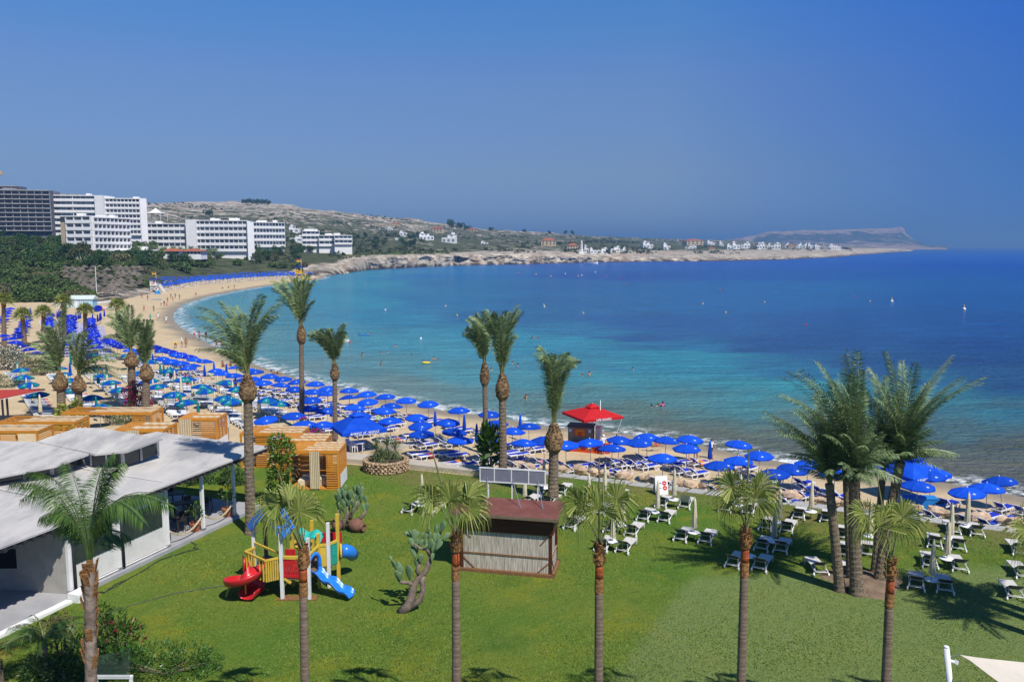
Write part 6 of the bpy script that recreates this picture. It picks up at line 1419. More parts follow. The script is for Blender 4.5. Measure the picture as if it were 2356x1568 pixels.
def cactus(label, base, Zf, dist, limbs, pads, seed, r0=.26, chains=()):
    rr = random.Random(seed); t = thing('prickly_pear', label, 'cactus', base); m = M()
    for L in limbs: m.tube([pt(*Zf(x, y), dist + k) - base for x, y, k, r in L], [r for *_, r in L], 9)
    m.build('trunk', CWOOD, t, smooth=True)
    m = M()
    for x, y, x2, y2, k in pads:
        a, b = pt(*Zf(x, y), dist + k) - base, pt(*Zf(x2, y2), dist + k + rr.uniform(-.12, .12)) - base; pad(m, a, b - a, (b - a).length, rr, rr.uniform(-.7, .7))
    m.build('pads', PAD, t, smooth=True)
    return t
cb_ = at(*C5(275, 1500), LZ)
cactus('tall leaning prickly pear with bare forked trunk on the open lawn', cb_, C5, cb_.y, [[(250, 1520, 0, .26), (320, 1450, .0, .23), (355, 1340, 0, .19), (370, 1260, 0, .16), (420, 1190, .1, .15), (470, 1150, .1, .14), (500, 1080, .1, .13), (520, 1000, .15, .10)], [(330, 1470, .05, .18), (420, 1400, .1, .15), (450, 1310, .1, .13), (440, 1230, .1, .13), (450, 1180, .1, .12)], [(365, 1265, 0, .10), (310, 1245, -.1, .09), (255, 1240, -.2, .08), (225, 1215, -.2, .06)], [(420, 1190, .1, .10), (395, 1140, 0, .10), (420, 1090, -.1, .08)], [(510, 1000, .1, .09), (480, 950, 0, .08), (420, 940, -.1, .06), (370, 900, -.1, .05)]],
       [(225, 1215, 215, 1135, -.2), (235, 1210, 250, 1090, -.2), (215, 1135, 175, 1045, -.2), (245, 1230, 240, 1150, -.3), (330, 1220, 325, 1090, 0), (175, 1050, 150, 1010, -.2), (245, 1150, 228, 1060, -.2), (395, 1110, 385, 1030, 0), (385, 1030, 355, 915, 0), (370, 930, 330, 850, -.1), (375, 905, 345, 830, .1), (345, 840, 285, 795, .1), (350, 835, 325, 780, 0), (375, 900, 372, 770, 0), (400, 930, 395, 850, .1), (395, 850, 415, 790, .1), (425, 940, 440, 860, 0), (440, 870, 455, 800, .1), (480, 950, 470, 860, -.1), (490, 950, 530, 860, 0), (470, 870, 478, 790, 0), (520, 980, 515, 870, .1), (515, 880, 505, 790, .1), (505, 800, 498, 750, 0), (530, 985, 560, 880, 0), (545, 990, 580, 870, .2), (560, 890, 555, 800, 0), (555, 810, 575, 735, .1), (580, 880, 600, 790, .1), (600, 800, 610, 720, .1), (560, 960, 615, 860, -.1), (615, 870, 690, 805, -.1), (605, 800, 640, 700, .1), (525, 1060, 540, 980, -.1), (430, 1080, 430, 990, 0), (420, 1100, 400, 1030, .1), (380, 1020, 385, 930, .2), (450, 945, 490, 900, -.2)], 3)
cb2 = at(*C3(2060, 1150), LZ)
cactus('bushy prickly pear growing out of broken brown jars', cb2, C3, cb2.y, [[(2190, 1060, 0, .13), (2260, 990, 0, .11), (2300, 930, 0, .09)], [(2050, 1150, .2, .16), (2060, 1030, .2, .13), (2100, 960, .2, .12), (2110, 880, .2, .10)], [(2120, 1030, .1, .12), (2140, 960, .1, .10), (2190, 900, .1, .09), (2200, 820, .1, .08)], [(2000, 1120, .2, .12), (2000, 1000, .2, .10), (2005, 920, .2, .08)]],
       [(2000, 930, 1985, 830, .2), (1985, 840, 1965, 740, .2), (1985, 840, 2010, 740, .1), (2010, 760, 1990, 680, .1), (2020, 860, 2045, 760, .2), (2045, 770, 2030, 680, .2), (2100, 900, 2070, 800, .2), (2070, 810, 2065, 710, .2), (2070, 720, 2080, 640, .2), (2110, 890, 2130, 790, .1), (2130, 800, 2120, 700, .1), (2190, 830, 2170, 730, .1), (2175, 740, 2165, 650, .1), (2200, 830, 2220, 740, .1), (2220, 750, 2210, 650, .0), (2215, 680, 2245, 620, .1), (2200, 900, 2240, 820, 0), (2240, 830, 2250, 740, 0), (2245, 760, 2260, 660, 0), (2290, 950, 2270, 850, 0), (2300, 940, 2310, 840, .1), (2305, 850, 2290, 760, .1), (2060, 960, 2030, 880, 0), (2140, 960, 2160, 880, -.1), (2160, 890, 2150, 810, -.1), (2060, 900, 2050, 820, -.1), (2190, 800, 2200, 700, .2), (2095, 820, 2105, 730, .2)], 4)
JAR = mat('brown_jar', (.215, .105, .07), (.14, .068, .045), 3, .85, bump=.4)
def jar(label, p, tilt, rz, s=1.0):
    t = thing('clay_jar', label, 'jar', p); m = M(); m.lathe([(.18, 0), (.36, .18), (.50, .5), (.50, .78), (.38, 1.05), (.24, 1.16), (.24, 1.26), (.29, 1.3), (.24, 1.31), (.2, 1.2)], 20); o = m.build('body', JAR, t, smooth=True); t.rotation_euler = (tilt, 0, rz); t.scale = (s,) * 3
jar('large brown clay jar lying under the jar-grown cactus', at(*C3(2110, 1150), LZ) + Vector((.0, .1, .42)), R(96), R(65), .85); jar('small brown clay jar upright beside the jar-grown cactus', at(*C3(1985, 1160), LZ), R(8), 0, .62); jar('brown clay jar lying behind the blue play roof', at(*C3(1340, 860), LZ) + Vector((0, 0, .42)), R(98), R(-50), .95)
# ================================================================== THINGS ON THE SAND
RED = mat('red_canvas', (.58, .015, .018), (.50, .012, .015), 2, .75, trans=.2)
def pagoda(name, label, c, rad, ztip, zrim, m_, text, rz, val=.28, txt2=True, polem=WHITE):
    """square canopy with a little raised vent and lettered valances"""
    t = thing(name, label, 'parasol', c, rz); q = [(-1, -1), (1, -1), (1, 1), (-1, 1)]; m = M()
    zt = ztip - .32
    for i in range(4):
        a, b = q[i], q[(i + 1) % 4]; k = 6
        for j in range(k):
            u0, u1 = j / k, (j + 1) / k; f = lambda u, s: (s[0], s[1], 0)
            def ptn(u, s): rr_ = .12 + (rad - .12) * u; return (s[0] * rr_, s[1] * rr_, zt - (zt - zrim) * (u ** 1.12))
            m.add([ptn(u0, a), ptn(u0, b), ptn(u1, b), ptn(u1, a)], [(0, 3, 2, 1)])
        m.add([(a[0] * rad, a[1] * rad, zrim), (b[0] * rad, b[1] * rad, zrim), (b[0] * rad * 1.004, b[1] * rad * 1.004, zrim - val), (a[0] * rad * 1.004, a[1] * rad * 1.004, zrim - val)], [(0, 3, 2, 1)])
    m.build('canopy', m_, t); m = M()
    for i in range(4): a, b = q[i], q[(i + 1) % 4]; m.add([(a[0] * .52, a[1] * .52, zt - .02), (b[0] * .52, b[1] * .52, zt - .02), (0, 0, ztip)], [(0, 1, 2)])
    m.build('vent', m_, t); m = M(); m.tube([(0, 0, -.2), (0, 0, ztip)], .04, 8); m.build('pole', polem, t, smooth=True); m = M()
    for s in q: m.bar((0, 0, zrim - .35), (s[0] * rad * .97, s[1] * rad * .97, zrim - .03), .03)
    m.build('ribs', METAL, t)
    for i, (rx_, x, y) in enumerate(((0, 0, -rad - .022), (R(90), rad + .022, 0))): text_obj(text, .27, (x, y, zrim - val * .5), (R(90), 0, rx_), PRINT, 'lettering', t, True)
    return t
c = atsand(1136 / 1.37733, 1423 / 1.37733); pagoda('lettered_parasol', 'big square blue parasol with white Greek lettering beside plastic chairs', c, 1.95, 3.35, 2.0, BLUE, 'ΔΗΜΟΣ ΑΓ. ΝΑΠΑΣ', R(28))
c = atsand(2886 / 1.37733, 1578 / 1.37733); pagoda('lettered_parasol', 'big square blue parasol with white Greek lettering behind the blue chest', c, 1.75, 3.25, 2.05, BLUE, 'ΔΗΜΟΣ ΑΓ. ΝΑΠΑΣ', R(20))
kc = atsand(1858 / 1.37733, 1428 / 1.37733)
pagoda('lifeguard_canopy', 'red square canopy reading life guard above the grey kiosk', kc + Vector((.55, .5, 0)), 1.95, 4.15, 3.15, RED, 'LIFE GUARD', R(24), .2, polem=METAL)
GREYB = mat('grey_container', (.22, .21, .19), (.18, .17, .155), 2, .7); SIGNR = mat('orange_red_board', (.58, .06, .01), rough=.7); YEL = mat('sign_yellow', (.75, .45, .03), rough=.7); MARN = mat('dark_red_wrap', (.19, .012, .012), rough=.7)
def kiosk():
    t = thing('lifeguard_kiosk', 'grey lifeguard kiosk wrapped in red boards lettered post and first aid', 'kiosk', kc, R(-14))
    m = M(); m.box((-.55, .6, 1.05), (2.1, 1.5, 2.1)); m.build('cabin', GREYB, t); m = M(); m.box((-.55, .6, 2.14), (2.3, 1.7, .08)); m.build('roof', DARK, t)
    m = M(); m.box((.0, -.55, .46), (2.7, .06, .92)); w = m.build('red_panel', MARN, t); m = M(); m.box((0, -.585, .10), (2.7, .012, .18)); m.build('red_stripe', SIGNR, w)
    m = M(); m.box((1.72, -.45, .46), (.8, .06, .92), rz=R(12)); w2 = m.build('orange_panel', SIGNR, t)
    for x in (-.75, .35):
        m = M(); m.add([(x + .19 * math.cos(k * .5236), -.584, .55 + .19 * math.sin(k * .5236)) for k in range(12)], [tuple(range(12))]); d = m.build('emblem', WHITE, w); m = M(); m.box((x, -.588, .55), (.20, .006, .06)); m.box((x, -.5885, .55), (.06, .0075, .20)); m.build('cross', DARK, d)
        text_obj('POST', .17, (x, -.585, .80), (R(90), 0, 0), YEL, 'lettering', w); text_obj('FIRST AID', .15, (x, -.585, .28), (R(90), 0, 0), YEL, 'lettering', w)
    m = M(); m.box((-.55, -.17, 1.65), (1.0, .03, .62)); sg = m.build('notice', SIGNR, t)
    m = M()
    for i, (a, b) in enumerate([(-.4, .4), (-.42, .42), (-.42, -.16), (-.42, -.16), (-.42, -.16)]):
        m.box((-.55 + (a + b) / 2, -.187, 1.88 - .11 * i), (b - a, .006, .045))
        if i > 1: m.box((-.25, -.187, 1.88 - .11 * i), (.28, .006, .045))
    m.build('text_lines', YEL, sg)
    for x in (-1.4, .3): m = M(); m.box((x, -.165, 1.8), (.22, .02, .26)); m.build('notice', mat('pale_notice', (.55, .62, .72), rough=.7), t)
    m = M(); m.tube([(1.15, .2, 0), (1.15, .2, 4.5)], [.04, .025], 8); m.build('flagpole', WHITE, t, smooth=True); m = M(); m.tube([(2.5, .8, 0), (2.5, .8, 1.5)], .04, 6); m.build('mooring_post', DARK, t)
    m = M(); m.tube([(2.5, .8, 1.45), (2.0, .7, 1.15), (1.5, .4, 1.1), (1.15, .2, 1.25)], .02, 5); m.tube([(2.5, .8, 1.45), (2.75, 1.0, 2.2), (3.0, 1.1, 3.1)], .015, 5); m.build('rope', WHITE, t); m = M(); m.box((.95, .9, 1.0), (.5, .9, 2.0)); m.build('back_cabin', WHITE, t)
kiosk()
# notice board, chairs, chest and small things
def board():
    p = at(703 / 1.37733, 1392 / 1.37733, .95); t = thing('notice_board', 'beach notice board with coloured flag panels on two thin legs', 'sign', p, R(6)); m = M()
    for x in (-.62, .62): m.tube([(x, 0, 0), (x, 0, 2.2)], .025, 6)
    m.build('legs', DARK, t); m = M(); m.box((0, -.04, 1.68), (1.35, .04, 1.1)); b = m.build('panel', mat('pale_blue_board', (.42, .58, .72), rough=.6), t)
    m = M(); m.box((0, -.064, 1.45), (1.3, .006, .56)); m.build('white_field', WHITE, b)
    for i, cl in enumerate([(.05, .35, .6), (.65, .38, .03), (.03, .08, .5), (.03, .1, .55), (.05, .3, .6)]): m = M(); m.box((-.5 + .25 * i, -.07, 1.45), (.18, .006, .44)); m.build('flag_panel', mat('flag_colour', cl, rough=.7), b)
board()
pc = thing('plastic_chair', 'x', 'chair'); m = M(); m.box((0, 0, .43), (.48, .46, .04)); m.build('seat', PLASTIC, pc); m = M(); m.box((0, .22, .66), (.46, .035, .44), rx=R(-10)); m.build('backrest', PLASTIC, pc)
for x in (-.21, .21):
    for y in (-.2, .2): m = M(); m.bar((x, y, .42), (x * 1.12, y * 1.15, 0), .05); m.build('leg', PLASTIC, pc)
    m = M(); m.bar((x * 1.08, -.2, .64), (x * 1.08, .22, .66), .05, .03); m.bar((x * 1.08, -.2, .42), (x * 1.08, -.2, .64), .04); m.build('armrest', PLASTIC, pc)
pcl = []
for (x, y), a, lb_ in ((B3(200, 940), 60, 'white plastic chair left of the lettered parasol'), (B3(250, 965), 30, 'white plastic chair nearest the lawn by the lettered parasol')): p = at(x, y, 1.0); o = put(pc, (p.x, p.y, .95), R(a), pcl, 'plastic chairs by the lettered parasol'); o['label'] = lb_
p = at(*B3(310, 960), 1.0); t = thing('plastic_table', 'grey plastic table under the lettered parasol by white chairs', 'table', (p.x, p.y, .95)); m = M(); m.box((0, 0, .7), (.8, .8, .04)); m.build('tabletop', PLASTIC, t)
for x in (-.33, .33):
    for y in (-.33, .33): m = M(); m.bar((x, y, .69), (x, y, 0), .05); m.build('leg', PLASTIC, t)
CHB = mat('light_blue_paint', (.025, .22, .55), (.02, .19, .48), 2, .5)
p = at(*B6(775, 755), 1.0); t = thing('beach_chest', 'light blue storage chest behind the boulders', 'chest', (p.x, p.y + .5, .95), R(-5)); m = M(); m.box((0, 0, .36), (2.2, .8, .72)); m.build('body', CHB, t); m = M(); m.box((0, 0, .755), (2.26, .86, .07)); m.build('lid', CHB, t)
p = at(*B6(940, 760), 1.0); t = thing('blue_tub', 'round light blue tub with dark lid beside the chest', 'tub', (p.x, p.y + .3, .95)); m = M(); m.lathe([(.42, 0), (.46, .45), (.44, .5), (0, .52)], 18, cap=False); m.build('body', CHB, t); m = M(); m.lathe([(.38, .5), (.36, .56), (0, .57)], 16, cap=False); m.build('lid', DARK, t)
# planting round the beach cabanas
BOUG = mat('bougainvillea', (.32, .008, .06), (.55, .02, .16), island=True, rough=.6, trans=.3); BOUG2 = mat('magenta_bloom', (.5, .01, .35), (.62, .03, .45), island=True, rough=.6, trans=.3); HEDGE = mat('clipped_hedge', (.018, .05, .012), (.06, .12, .025), island=True, rough=.45, spec=.35); OLEA = mat('oleander_leaf', (.03, .065, .03), (.10, .14, .07), island=True, rough=.5); WBL = mat('white_bloom', (.7, .66, .62), (.6, .5, .45), island=True, rough=.7)
shrub('clipped_bush', 'rounded dark green bush in front of the bougainvillea', 'bush', at(290, 972, 1.0), [(0, 0, .7, 1.9, 1.2, .85), (-1.1, 0, .5, 1.0, 1.0, .65), (1.0, .2, .7, 1.0, 1.0, .7)], 3000, .16, HEDGE, 4, 21)
shrub('bougainvillea', 'crimson flowering bougainvillea between the leaning date palms', 'bush', at(312, 955, 1.0), [(0, .5, 1.3, 1.2, .8, 1.1), (-.7, .4, 2.3, .7, .6, .6), (.5, .4, 2.2, .8, .7, .7), (.9, .3, 1.0, .7, .6, .9), (-.2, .4, 3.0, .5, .4, .5)], 1300, .2, HEDGE, 5, 22, flowers=(900, .17, BOUG))
shrub('oleander', 'tall oleander covered in white blossom at the left edge', 'bush', at(20, 850, .9), [(0, 0, 1.5, 2.2, 1.6, 1.3), (1.6, 0, 1.3, 1.6, 1.3, 1.2), (-1.6, 0, 1.8, 1.8, 1.5, 1.3), (.5, 0, 2.6, 1.5, 1.2, .9)], 2600, .28, OLEA, 6, 23, flowers=(900, .2, WBL))
shrub('dry_bush', 'thin yellowish shrub right of the white-blossomed oleander', 'bush', at(95, 862, .9), [(0, 0, 1.2, 1.8, 1.2, 1.2), (-1.2, 0, 1.5, 1.3, 1.2, 1.1), (1.2, 0, .9, 1.2, 1.0, .9)], 1900, .26, mat('straw_leaf', (.10, .10, .045), (.22, .20, .09), island=True, rough=.7), 6, 24)
shrub('dark_bush', 'dark round bush above the red awning at the left edge', 'bush', at(10, 890, .95), [(0, 0, .7, 1.6, 1.2, .9), (-1.5, 0, .8, 1.4, 1.2, 1.0), (1.0, 0, .4, .9, .8, .6)], 1800, .18, HEDGE, 3, 25)
shrub('magenta_creeper', 'magenta flowering creeper at the foot of the tallest date palm', 'climbing plant', at(703, 1003, 1.0), [(0, -.3, .5, .6, .5, .55), (-.15, -.35, 1.3, .35, .3, .45), (.7, -.2, .45, .6, .4, .35), (-.9, -.1, .5, .6, .4, .4)], 800, .2, GREENL, 3, 26, flowers=(260, .2, BOUG2))
for i, (x, y, lb_) in enumerate([(150, 985, 'variegated climber round the left of the paired bulbous palms'), (185, 975, 'variegated climber round the right of the paired bulbous palms')]): shrub('pothos', lb_, 'climbing plant', at(x, y, 1.0), [(0, -.4, .6, .9, .4, .6), (0, -.4, 1.6, .45, .35, .8)], 420, .45, mat('variegated_leaf', (.10, .16, .02), (.42, .42, .08), island=True, rough=.45, trans=.2), 2, 27 + i)
shrub('banana_plant', 'dark broad-leaved plant at the foot of the touching palms', 'plant', at(1128, 1085, 1.2), [(0, 0, 1.2, .5, .4, 1.0), (.1, 0, 2.3, .7, .5, .9), (-.4, 0, 2.6, .4, .4, .6)], 240, .95, GREENL, 4, 30, up=1.2, asp=.28)
for i, (x, y, lb_) in enumerate([C3(340, 640) + ('round leafy shrub seen through the left terrace bay',), C3(450, 610) + ('darker leafy shrub next to it behind the terrace',), C3(830, 640) + ('small shrub behind the tall terrace table',), C3(700, 620) + ('low flowering shrub at the terrace step',)]): shrub('garden_shrub', lb_, 'shrub', at(x, y, 1.2), [(0, 0, .6, .9, .8, .7), (.5, 0, .4, .6, .6, .5)], 600, .22, HEDGE, 3, 40 + i)
# -- the near left corner: garden plants, a glass rail and the sail on the right -----------------------------
NEARD = 24.0
def npos(x, y, d=25.5): u = ray(x, 1600); return Vector((u.x / u.y * d, d, LZ))
shrub('oleander_hedge', 'bright green hedge along the bottom edge of the view', 'hedge', npos(385, 0, 30.2), [(-1.5, 0, .5, 1.0, .8, .62), (-.3, 0, .58, 1.1, .9, .68), (.9, 0, .55, 1.0, .9, .66), (1.6, .1, .4, .6, .7, .6), (-2.4, 0, .5, .9, .8, .7), (-3.3, 0, .6, .9, .8, .8)], 4200, .20, mat('hedge_leaf', (.028, .085, .012), (.09, .19, .03), island=True, rough=.4, spec=.4, trans=.15), 6, 51, asp=.22, up=.5)
shrub('dark_blossom_shrub', 'shrub with wilted dark red flower heads by the shaggy trunk', 'shrub', npos(268, 0, 31.0), [(0, 0, 1.0, .8, .6, .8), (-.5, 0, 1.4, .5, .5, .7), (.6, 0, 1.2, .6, .5, .6), (.2, 0, 1.9, .35, .3, .5), (-.35, 0, 2.15, .3, .3, .4)], 1300, .26, GREENL, 6, 52, asp=.22, up=.6, flowers=(90, .16, mat('wilted_bloom', (.06, .008, .012), (.13, .012, .02), island=True, rough=.8)))
shrub('copper_shrub', 'thin coppery brown shrub left of the shaggy trunk', 'shrub', npos(150, 0, 30.4), [(0, 0, 1.2, .6, .5, 1.0), (.2, 0, 2.0, .4, .4, .6), (-.3, 0, 1.6, .4, .4, .7)], 900, .13, mat('copper_leaf', (.05, .05, .02), (.13, .09, .04), island=True, rough=.7), 6, 53)
def cornerpalm(label, x, ytop, d, rx, n, seed, leaf, ll=.5, name='feather_palm'):
    rr = random.Random(seed); B = npos(x, 0, d); t = thing(name, label, 'palm', B); top = pt(x, ytop, d).z - LZ; m = M(); h = top * .55; m.tube([(0, 0, -.1), (.02, 0, h)], [.12, .09], 8); m.build('trunk', TRUNK, t); mL, mR = M(), M()
    for i in range(n): a = 2.399 * i; k = i / n; e = Vector((math.cos(a) * rx * (.5 + .6 * k), math.sin(a) * rx * (.5 + .6 * k), h + (top - h) * (1 - .85 * k) * rr.uniform(.85, 1.05))); frond(mL, mR, Vector((0, 0, h)), e, rr, up=.55, ll=ll, n=40, w=.026, droop=.3)
    cr = mL.build('crown', leaf, t); mR.build('rachises', RACH, cr)
cornerpalm('feathery young palm in the bottom left corner', 110, 1426, 30.0, 1.9, 15, 61, QUEEN); cornerpalm('yellowish drooping palm cut by the bottom left corner', 5, 1470, 29.4, 1.2, 12, 62, mat('yellowed_frond', (.13, .13, .02), (.30, .27, .06), island=True, rough=.5, trans=.2), .42)
def rail():
    a, b = pt(222, 1556, 27.6), pt(305, 1556, 27.6); t = thing('balustrade', 'white handrail over a glass pane at the bottom left', 'balustrade', (0, 0, 0)); m = M(); m.bar(a, b, .12, .10); m.build('handrail', WHITE, t); m = M(); m.bar(a - Vector((0, 0, .06)), a - Vector((0, 0, 3)), .08); m.bar(b - Vector((0.06, 0, .06)), b - Vector((.06, 0, 3)), .10); m.build('post', WHITE, t)
    gm = mat('clear_glass', (.10, .16, .14), rough=.05, spec=.4, alpha=.14); m = M(); g0, g1 = pt(225, 1508, 27.5), pt(300, 1490, 27.5); m.add([g0, g1, b + Vector((-.05, -.1, 0)), a + Vector((.05, -.1, 0)), g0 + Vector((0, .015, 0)), g1 + Vector((0, .015, 0)), b + Vector((-.05, -.085, 0)), a + Vector((.05, -.085, 0))], [(0, 3, 2, 1), (4, 5, 6, 7), (0, 1, 5, 4), (1, 2, 6, 5), (3, 7, 6, 2), (0, 4, 7, 3)]); m.build('glass_pane', gm, t)
rail()
shrub('dark_corner_shrub', 'dark leafy shrub behind the glass pane at the bottom left', 'shrub', npos(235, 0, 30.6), [(0, 0, .6, .8, .6, .6), (.8, 0, .5, .7, .6, .55), (-.8, .1, .7, .7, .6, .7)], 1500, .2, GREENL, 4, 56, asp=.25, up=.5)
shrub('round_corner_shrub', 'low dark shrub under the copper coloured one', 'shrub', npos(150, 0, 29.6), [(0, 0, .5, .9, .6, .6), (-.9, 0, .5, .8, .6, .6)], 1300, .16, HEDGE, 3, 57)
def sail():
    d = 23.0; top = pt(2177, 1487, d); u = pt(2187, 1585, d); t = thing('sail_pole', 'white steel pole holding the shade sail at bottom right', 'pole', (top.x, top.y, LZ)); o = Vector(t.location); ax = (u - top).normalized(); foot = top + ax * ((top.z - LZ) / -ax.z); t.location = foot; o = foot
    m = M(); m.tube([(0, 0, -.1), top - o], [.095, .085], 14); m.tube([top - o, top - o + Vector((0, 0, .03))], [.09, .06], 14); m.build('pole', WHITE, t, smooth=True)
    m = M(); k = pt(2185, 1519, d) - o; m.tube([k, k + Vector((.18, -.05, -.03))], .05, 8); m.tube([k + Vector((.16, -.05, -.06)), k + Vector((.2, -.05, .04))], .07, 8); m.build('bracket', WHITE, t)
    c1 = pt(2208, 1505, d - .1); m = M(); m.tube([top + ax * .35 - o, c1 - o], .014, 5); m.build('shackle_cable', METAL, t)
    s = thing('shade_sail', 'cream triangular shade sail stretched in from the right edge', 'shade sail', c1); c2, c3 = pt(2640, 1545, d + 1.2), pt(2420, 1660, d - 3.5); m = M(); n = 14; V, F = [], []
    for i in range(n + 1):
        for j in range(i + 1):
            u_, v = i / n, (j / i if i else 0); p = c1.lerp(c2.lerp(c3, v), u_); ed = u_ * v * (1 - v) * 2.4 + (1 - u_) * u_ * .5; mid = (c1 + c2 + c3) / 3; p = p + (mid - p) * .10 * (1 - 4 * min(u_ * v, u_ * (1 - v), 1 - u_) if min(u_ * v, u_ * (1 - v), 1 - u_) < .25 else 0) * (0 if (i == 0 or (i == n and j in (0, n))) else 1) * .5 + Vector((0, 0, -.25 * ed)); V.append(p - c1)
    for i in range(n):
        for j in range(i + 1):
            a = i * (i + 1) // 2 + j; b = (i + 1) * (i + 2) // 2 + j; F.append((a, b, b + 1))
            if j < i: F.append((a, b + 1, a + 1))
    k = len(V); m.add(V + [v - Vector((0, 0, .012)) for v in V], F + [(c_ + k, b_ + k, a_ + k) for a_, b_, c_ in F]); m.build('cloth', mat('sail_cloth', (.70, .64, .54), (.64, .58, .48), 1.5, .85, trans=.15), s, smooth=True)
sail()
# ================================================================== HOTELS, VILLAS AND PLANTING ROUND THE BAY
HWHITE = mat('hotel_white', (.80, .79, .77), (.73, .72, .70), .3, .6); HGREY = mat('bare_concrete', (.40, .39, .38), (.28, .275, .27), .4, .9); HGLASS = mat('hotel_glass', (.11, .15, .18), (.24, .27, .29), .35, .15, spec=.6, rand=.4); HDARK = mat('dark_opening', (.035, .038, .048), (.07, .074, .088), .4, .8); HBEIGE = mat('hotel_beige', (.46, .37, .25), (.42, .33, .22), .4, .7); REDT = mat('red_roof_tiles', (.36, .12, .065), (.28, .09, .05), 1.5, .85); HBARE = mat('bare_interior', (.075, .082, .105), (.17, .175, .20), .25, .9); CREAMW = mat('cream_wall', (.56, .45, .28), (.50, .40, .25), .5, .8)
def block(t, A, B, z0, z1, depth, m_, nm='wall'):
    d = (B - A); d.z = 0; d.normalize(); n = Vector((-d.y, d.x, 0))
    if n.y < 0: n = -n
    m = M(); m.prism([tuple(A)[:2], tuple(B)[:2], tuple(B + n * depth)[:2], tuple(A + n * depth)[:2]], z0, z1); return m.build(nm, m_, t), d, n
def hotel(label, parts, name='hotel'):
    """parts: xl, dl, xr, dr, ytop, ybase, floors, bays, style, depth"""
    t = thing(name, label, 'hotel', (0, 0, 0))
    for xl, dl, xr, dr, yt, yb, fl, bays, style, depth in parts:
        A, B = pt(xl, yb, dl), pt(xr, yb, dr); z0 = A.z; z1 = pt(xl, yt, dl).z; B.z = z0; bare = style == 'bare'; wallm = HBARE if bare else HWHITE
        w, d, n = block(t, A, B, z0 - 14, z1, depth, wallm); L = (B - A).length; fh = (z1 - z0) / fl
        if style == 'blank': continue
        proj_ = 1.5
        if style == 'beige':
            s0 = L * .22; m = M(); m.bar(A + d * s0 / 2 - n * .06 + Vector((0, 0, -12)), A + d * s0 / 2 - n * .06 + Vector((0, 0, z1 - z0 - .4)), s0 - .1, .10, up=n); m.build('beige_panel', HBEIGE, t)
        else: s0 = 0
        bw = (L - s0) / bays
        for f in range(fl):
            zf = z0 + f * fh
            m = M(); a, b = A + d * s0 - n * proj_ / 2, B - n * proj_ / 2; a.z = b.z = zf
            m.bar(a, b, proj_ + (.9 if bare else 0), .55 if bare else .30)
            if bare:
                for i in range(bays + 1): q = A + d * (s0 + bw * i) - n * (proj_ - .2); m.bar(Vector((q.x, q.y, zf)), Vector((q.x, q.y, zf + fh)), .24)
            else:
                a, b = A + d * s0 - n * proj_, B - n * proj_; a.z = b.z = zf + fh * .20; m.bar(a, b, .14, fh * (.46 if style != 'grid' else .36))
                k = bays if style != 'band' else max(2, bays // 4)
                for i in range(k + 1):
                    q = A + d * (s0 + (L - s0) * i / k); p0 = q - n * (proj_ * .45); m.bar(Vector((p0.x, p0.y, zf + .1)), Vector((p0.x, p0.y, zf + fh * .96)), .28 if style != 'beige' else .5, proj_ * .9, up=n)
            bl_ = m.build('balcony', HGREY if bare else HWHITE, t)
            if not bare:
                for i in range(bays):
                    q = A + d * (s0 + bw * (i + .5)) - n * .04; m = M(); m.bar(Vector((q.x, q.y, zf + .2)), Vector((q.x, q.y, zf + fh * .82)), bw * .86, .05, up=n); m.build('window', HGLASS, t)
        m = M(); a, b = A - n * proj_ * .5 - d * .1, B - n * proj_ * .5 + d * .1; a.z = b.z = z1 - .1; m.bar(a, b, proj_ + .25, .55)
        rq = random.Random(int(xl * 7 + yt))
        for i in range(rq.randint(1, 3)): q = A.lerp(B, rq.uniform(.1, .9)) + n * depth * rq.uniform(.3, .6); m.box((q.x, q.y, z1 + .7), (rq.uniform(2, 7), 3, rq.uniform(1.2, 2.6)))
        m.build('parapet', HGREY if bare else HWHITE, t)
    return t
hotel('unfinished grey concrete hotel, floors open, behind the left trees', [(-70, 498, 121, 506, 436, 530, 9, 11, 'bare', 16), (-60, 520, 40, 520, 428, 436, 1, 4, 'bare', 10)])
hotel('long white hotel higher up behind the beige-cornered block', [(121, 512, 226, 516, 449, 541, 7, 9, 'band', 15), (222, 513, 240, 513, 449, 541, 7, 1, 'blank', 16), (240, 517, 326, 521, 456, 541, 7, 10, 'grid', 15), (326, 520, 341, 522, 456, 541, 7, 1, 'blank', 16)])
hotel('white hotel block with beige left corner facing the dunes', [(143, 430, 215, 428, 497, 577, 5, 3, 'beige', 12), (216, 429, 299, 452, 499, 577, 5, 9, 'grid', 14)])
hotel('long stepped white hotel right of the beige-cornered block', [(300, 556, 430, 558, 514, 572, 4, 10, 'plain', 14), (430, 553, 452, 553, 505, 580, 5, 1, 'blank', 16), (453, 557, 572, 559, 507, 578, 5, 11, 'plain', 14), (571, 555, 586, 557, 511, 580, 5, 1, 'blank', 15), (300, 600, 345, 602, 509, 560, 3, 4, 'plain', 10)])
hotel('white hotel wing with a glazed band at the right end of the row', [(584, 640, 656, 650, 511, 568, 4, 10, 'grid', 14)])
hotel('low white stepped apartment hotel above the green slope', [(696, 690, 735, 694, 531, 566, 3, 4, 'plain', 12), (734, 690, 770, 694, 541, 566, 2, 3, 'plain', 12), (770, 686, 810, 690, 541, 562, 2, 4, 'grid', 10)])
hotel('pale low terrace building in front of the stepped hotel', [(268, 440, 365, 446, 575, 586, 1, 8, 'plain', 8)], 'terrace_building')
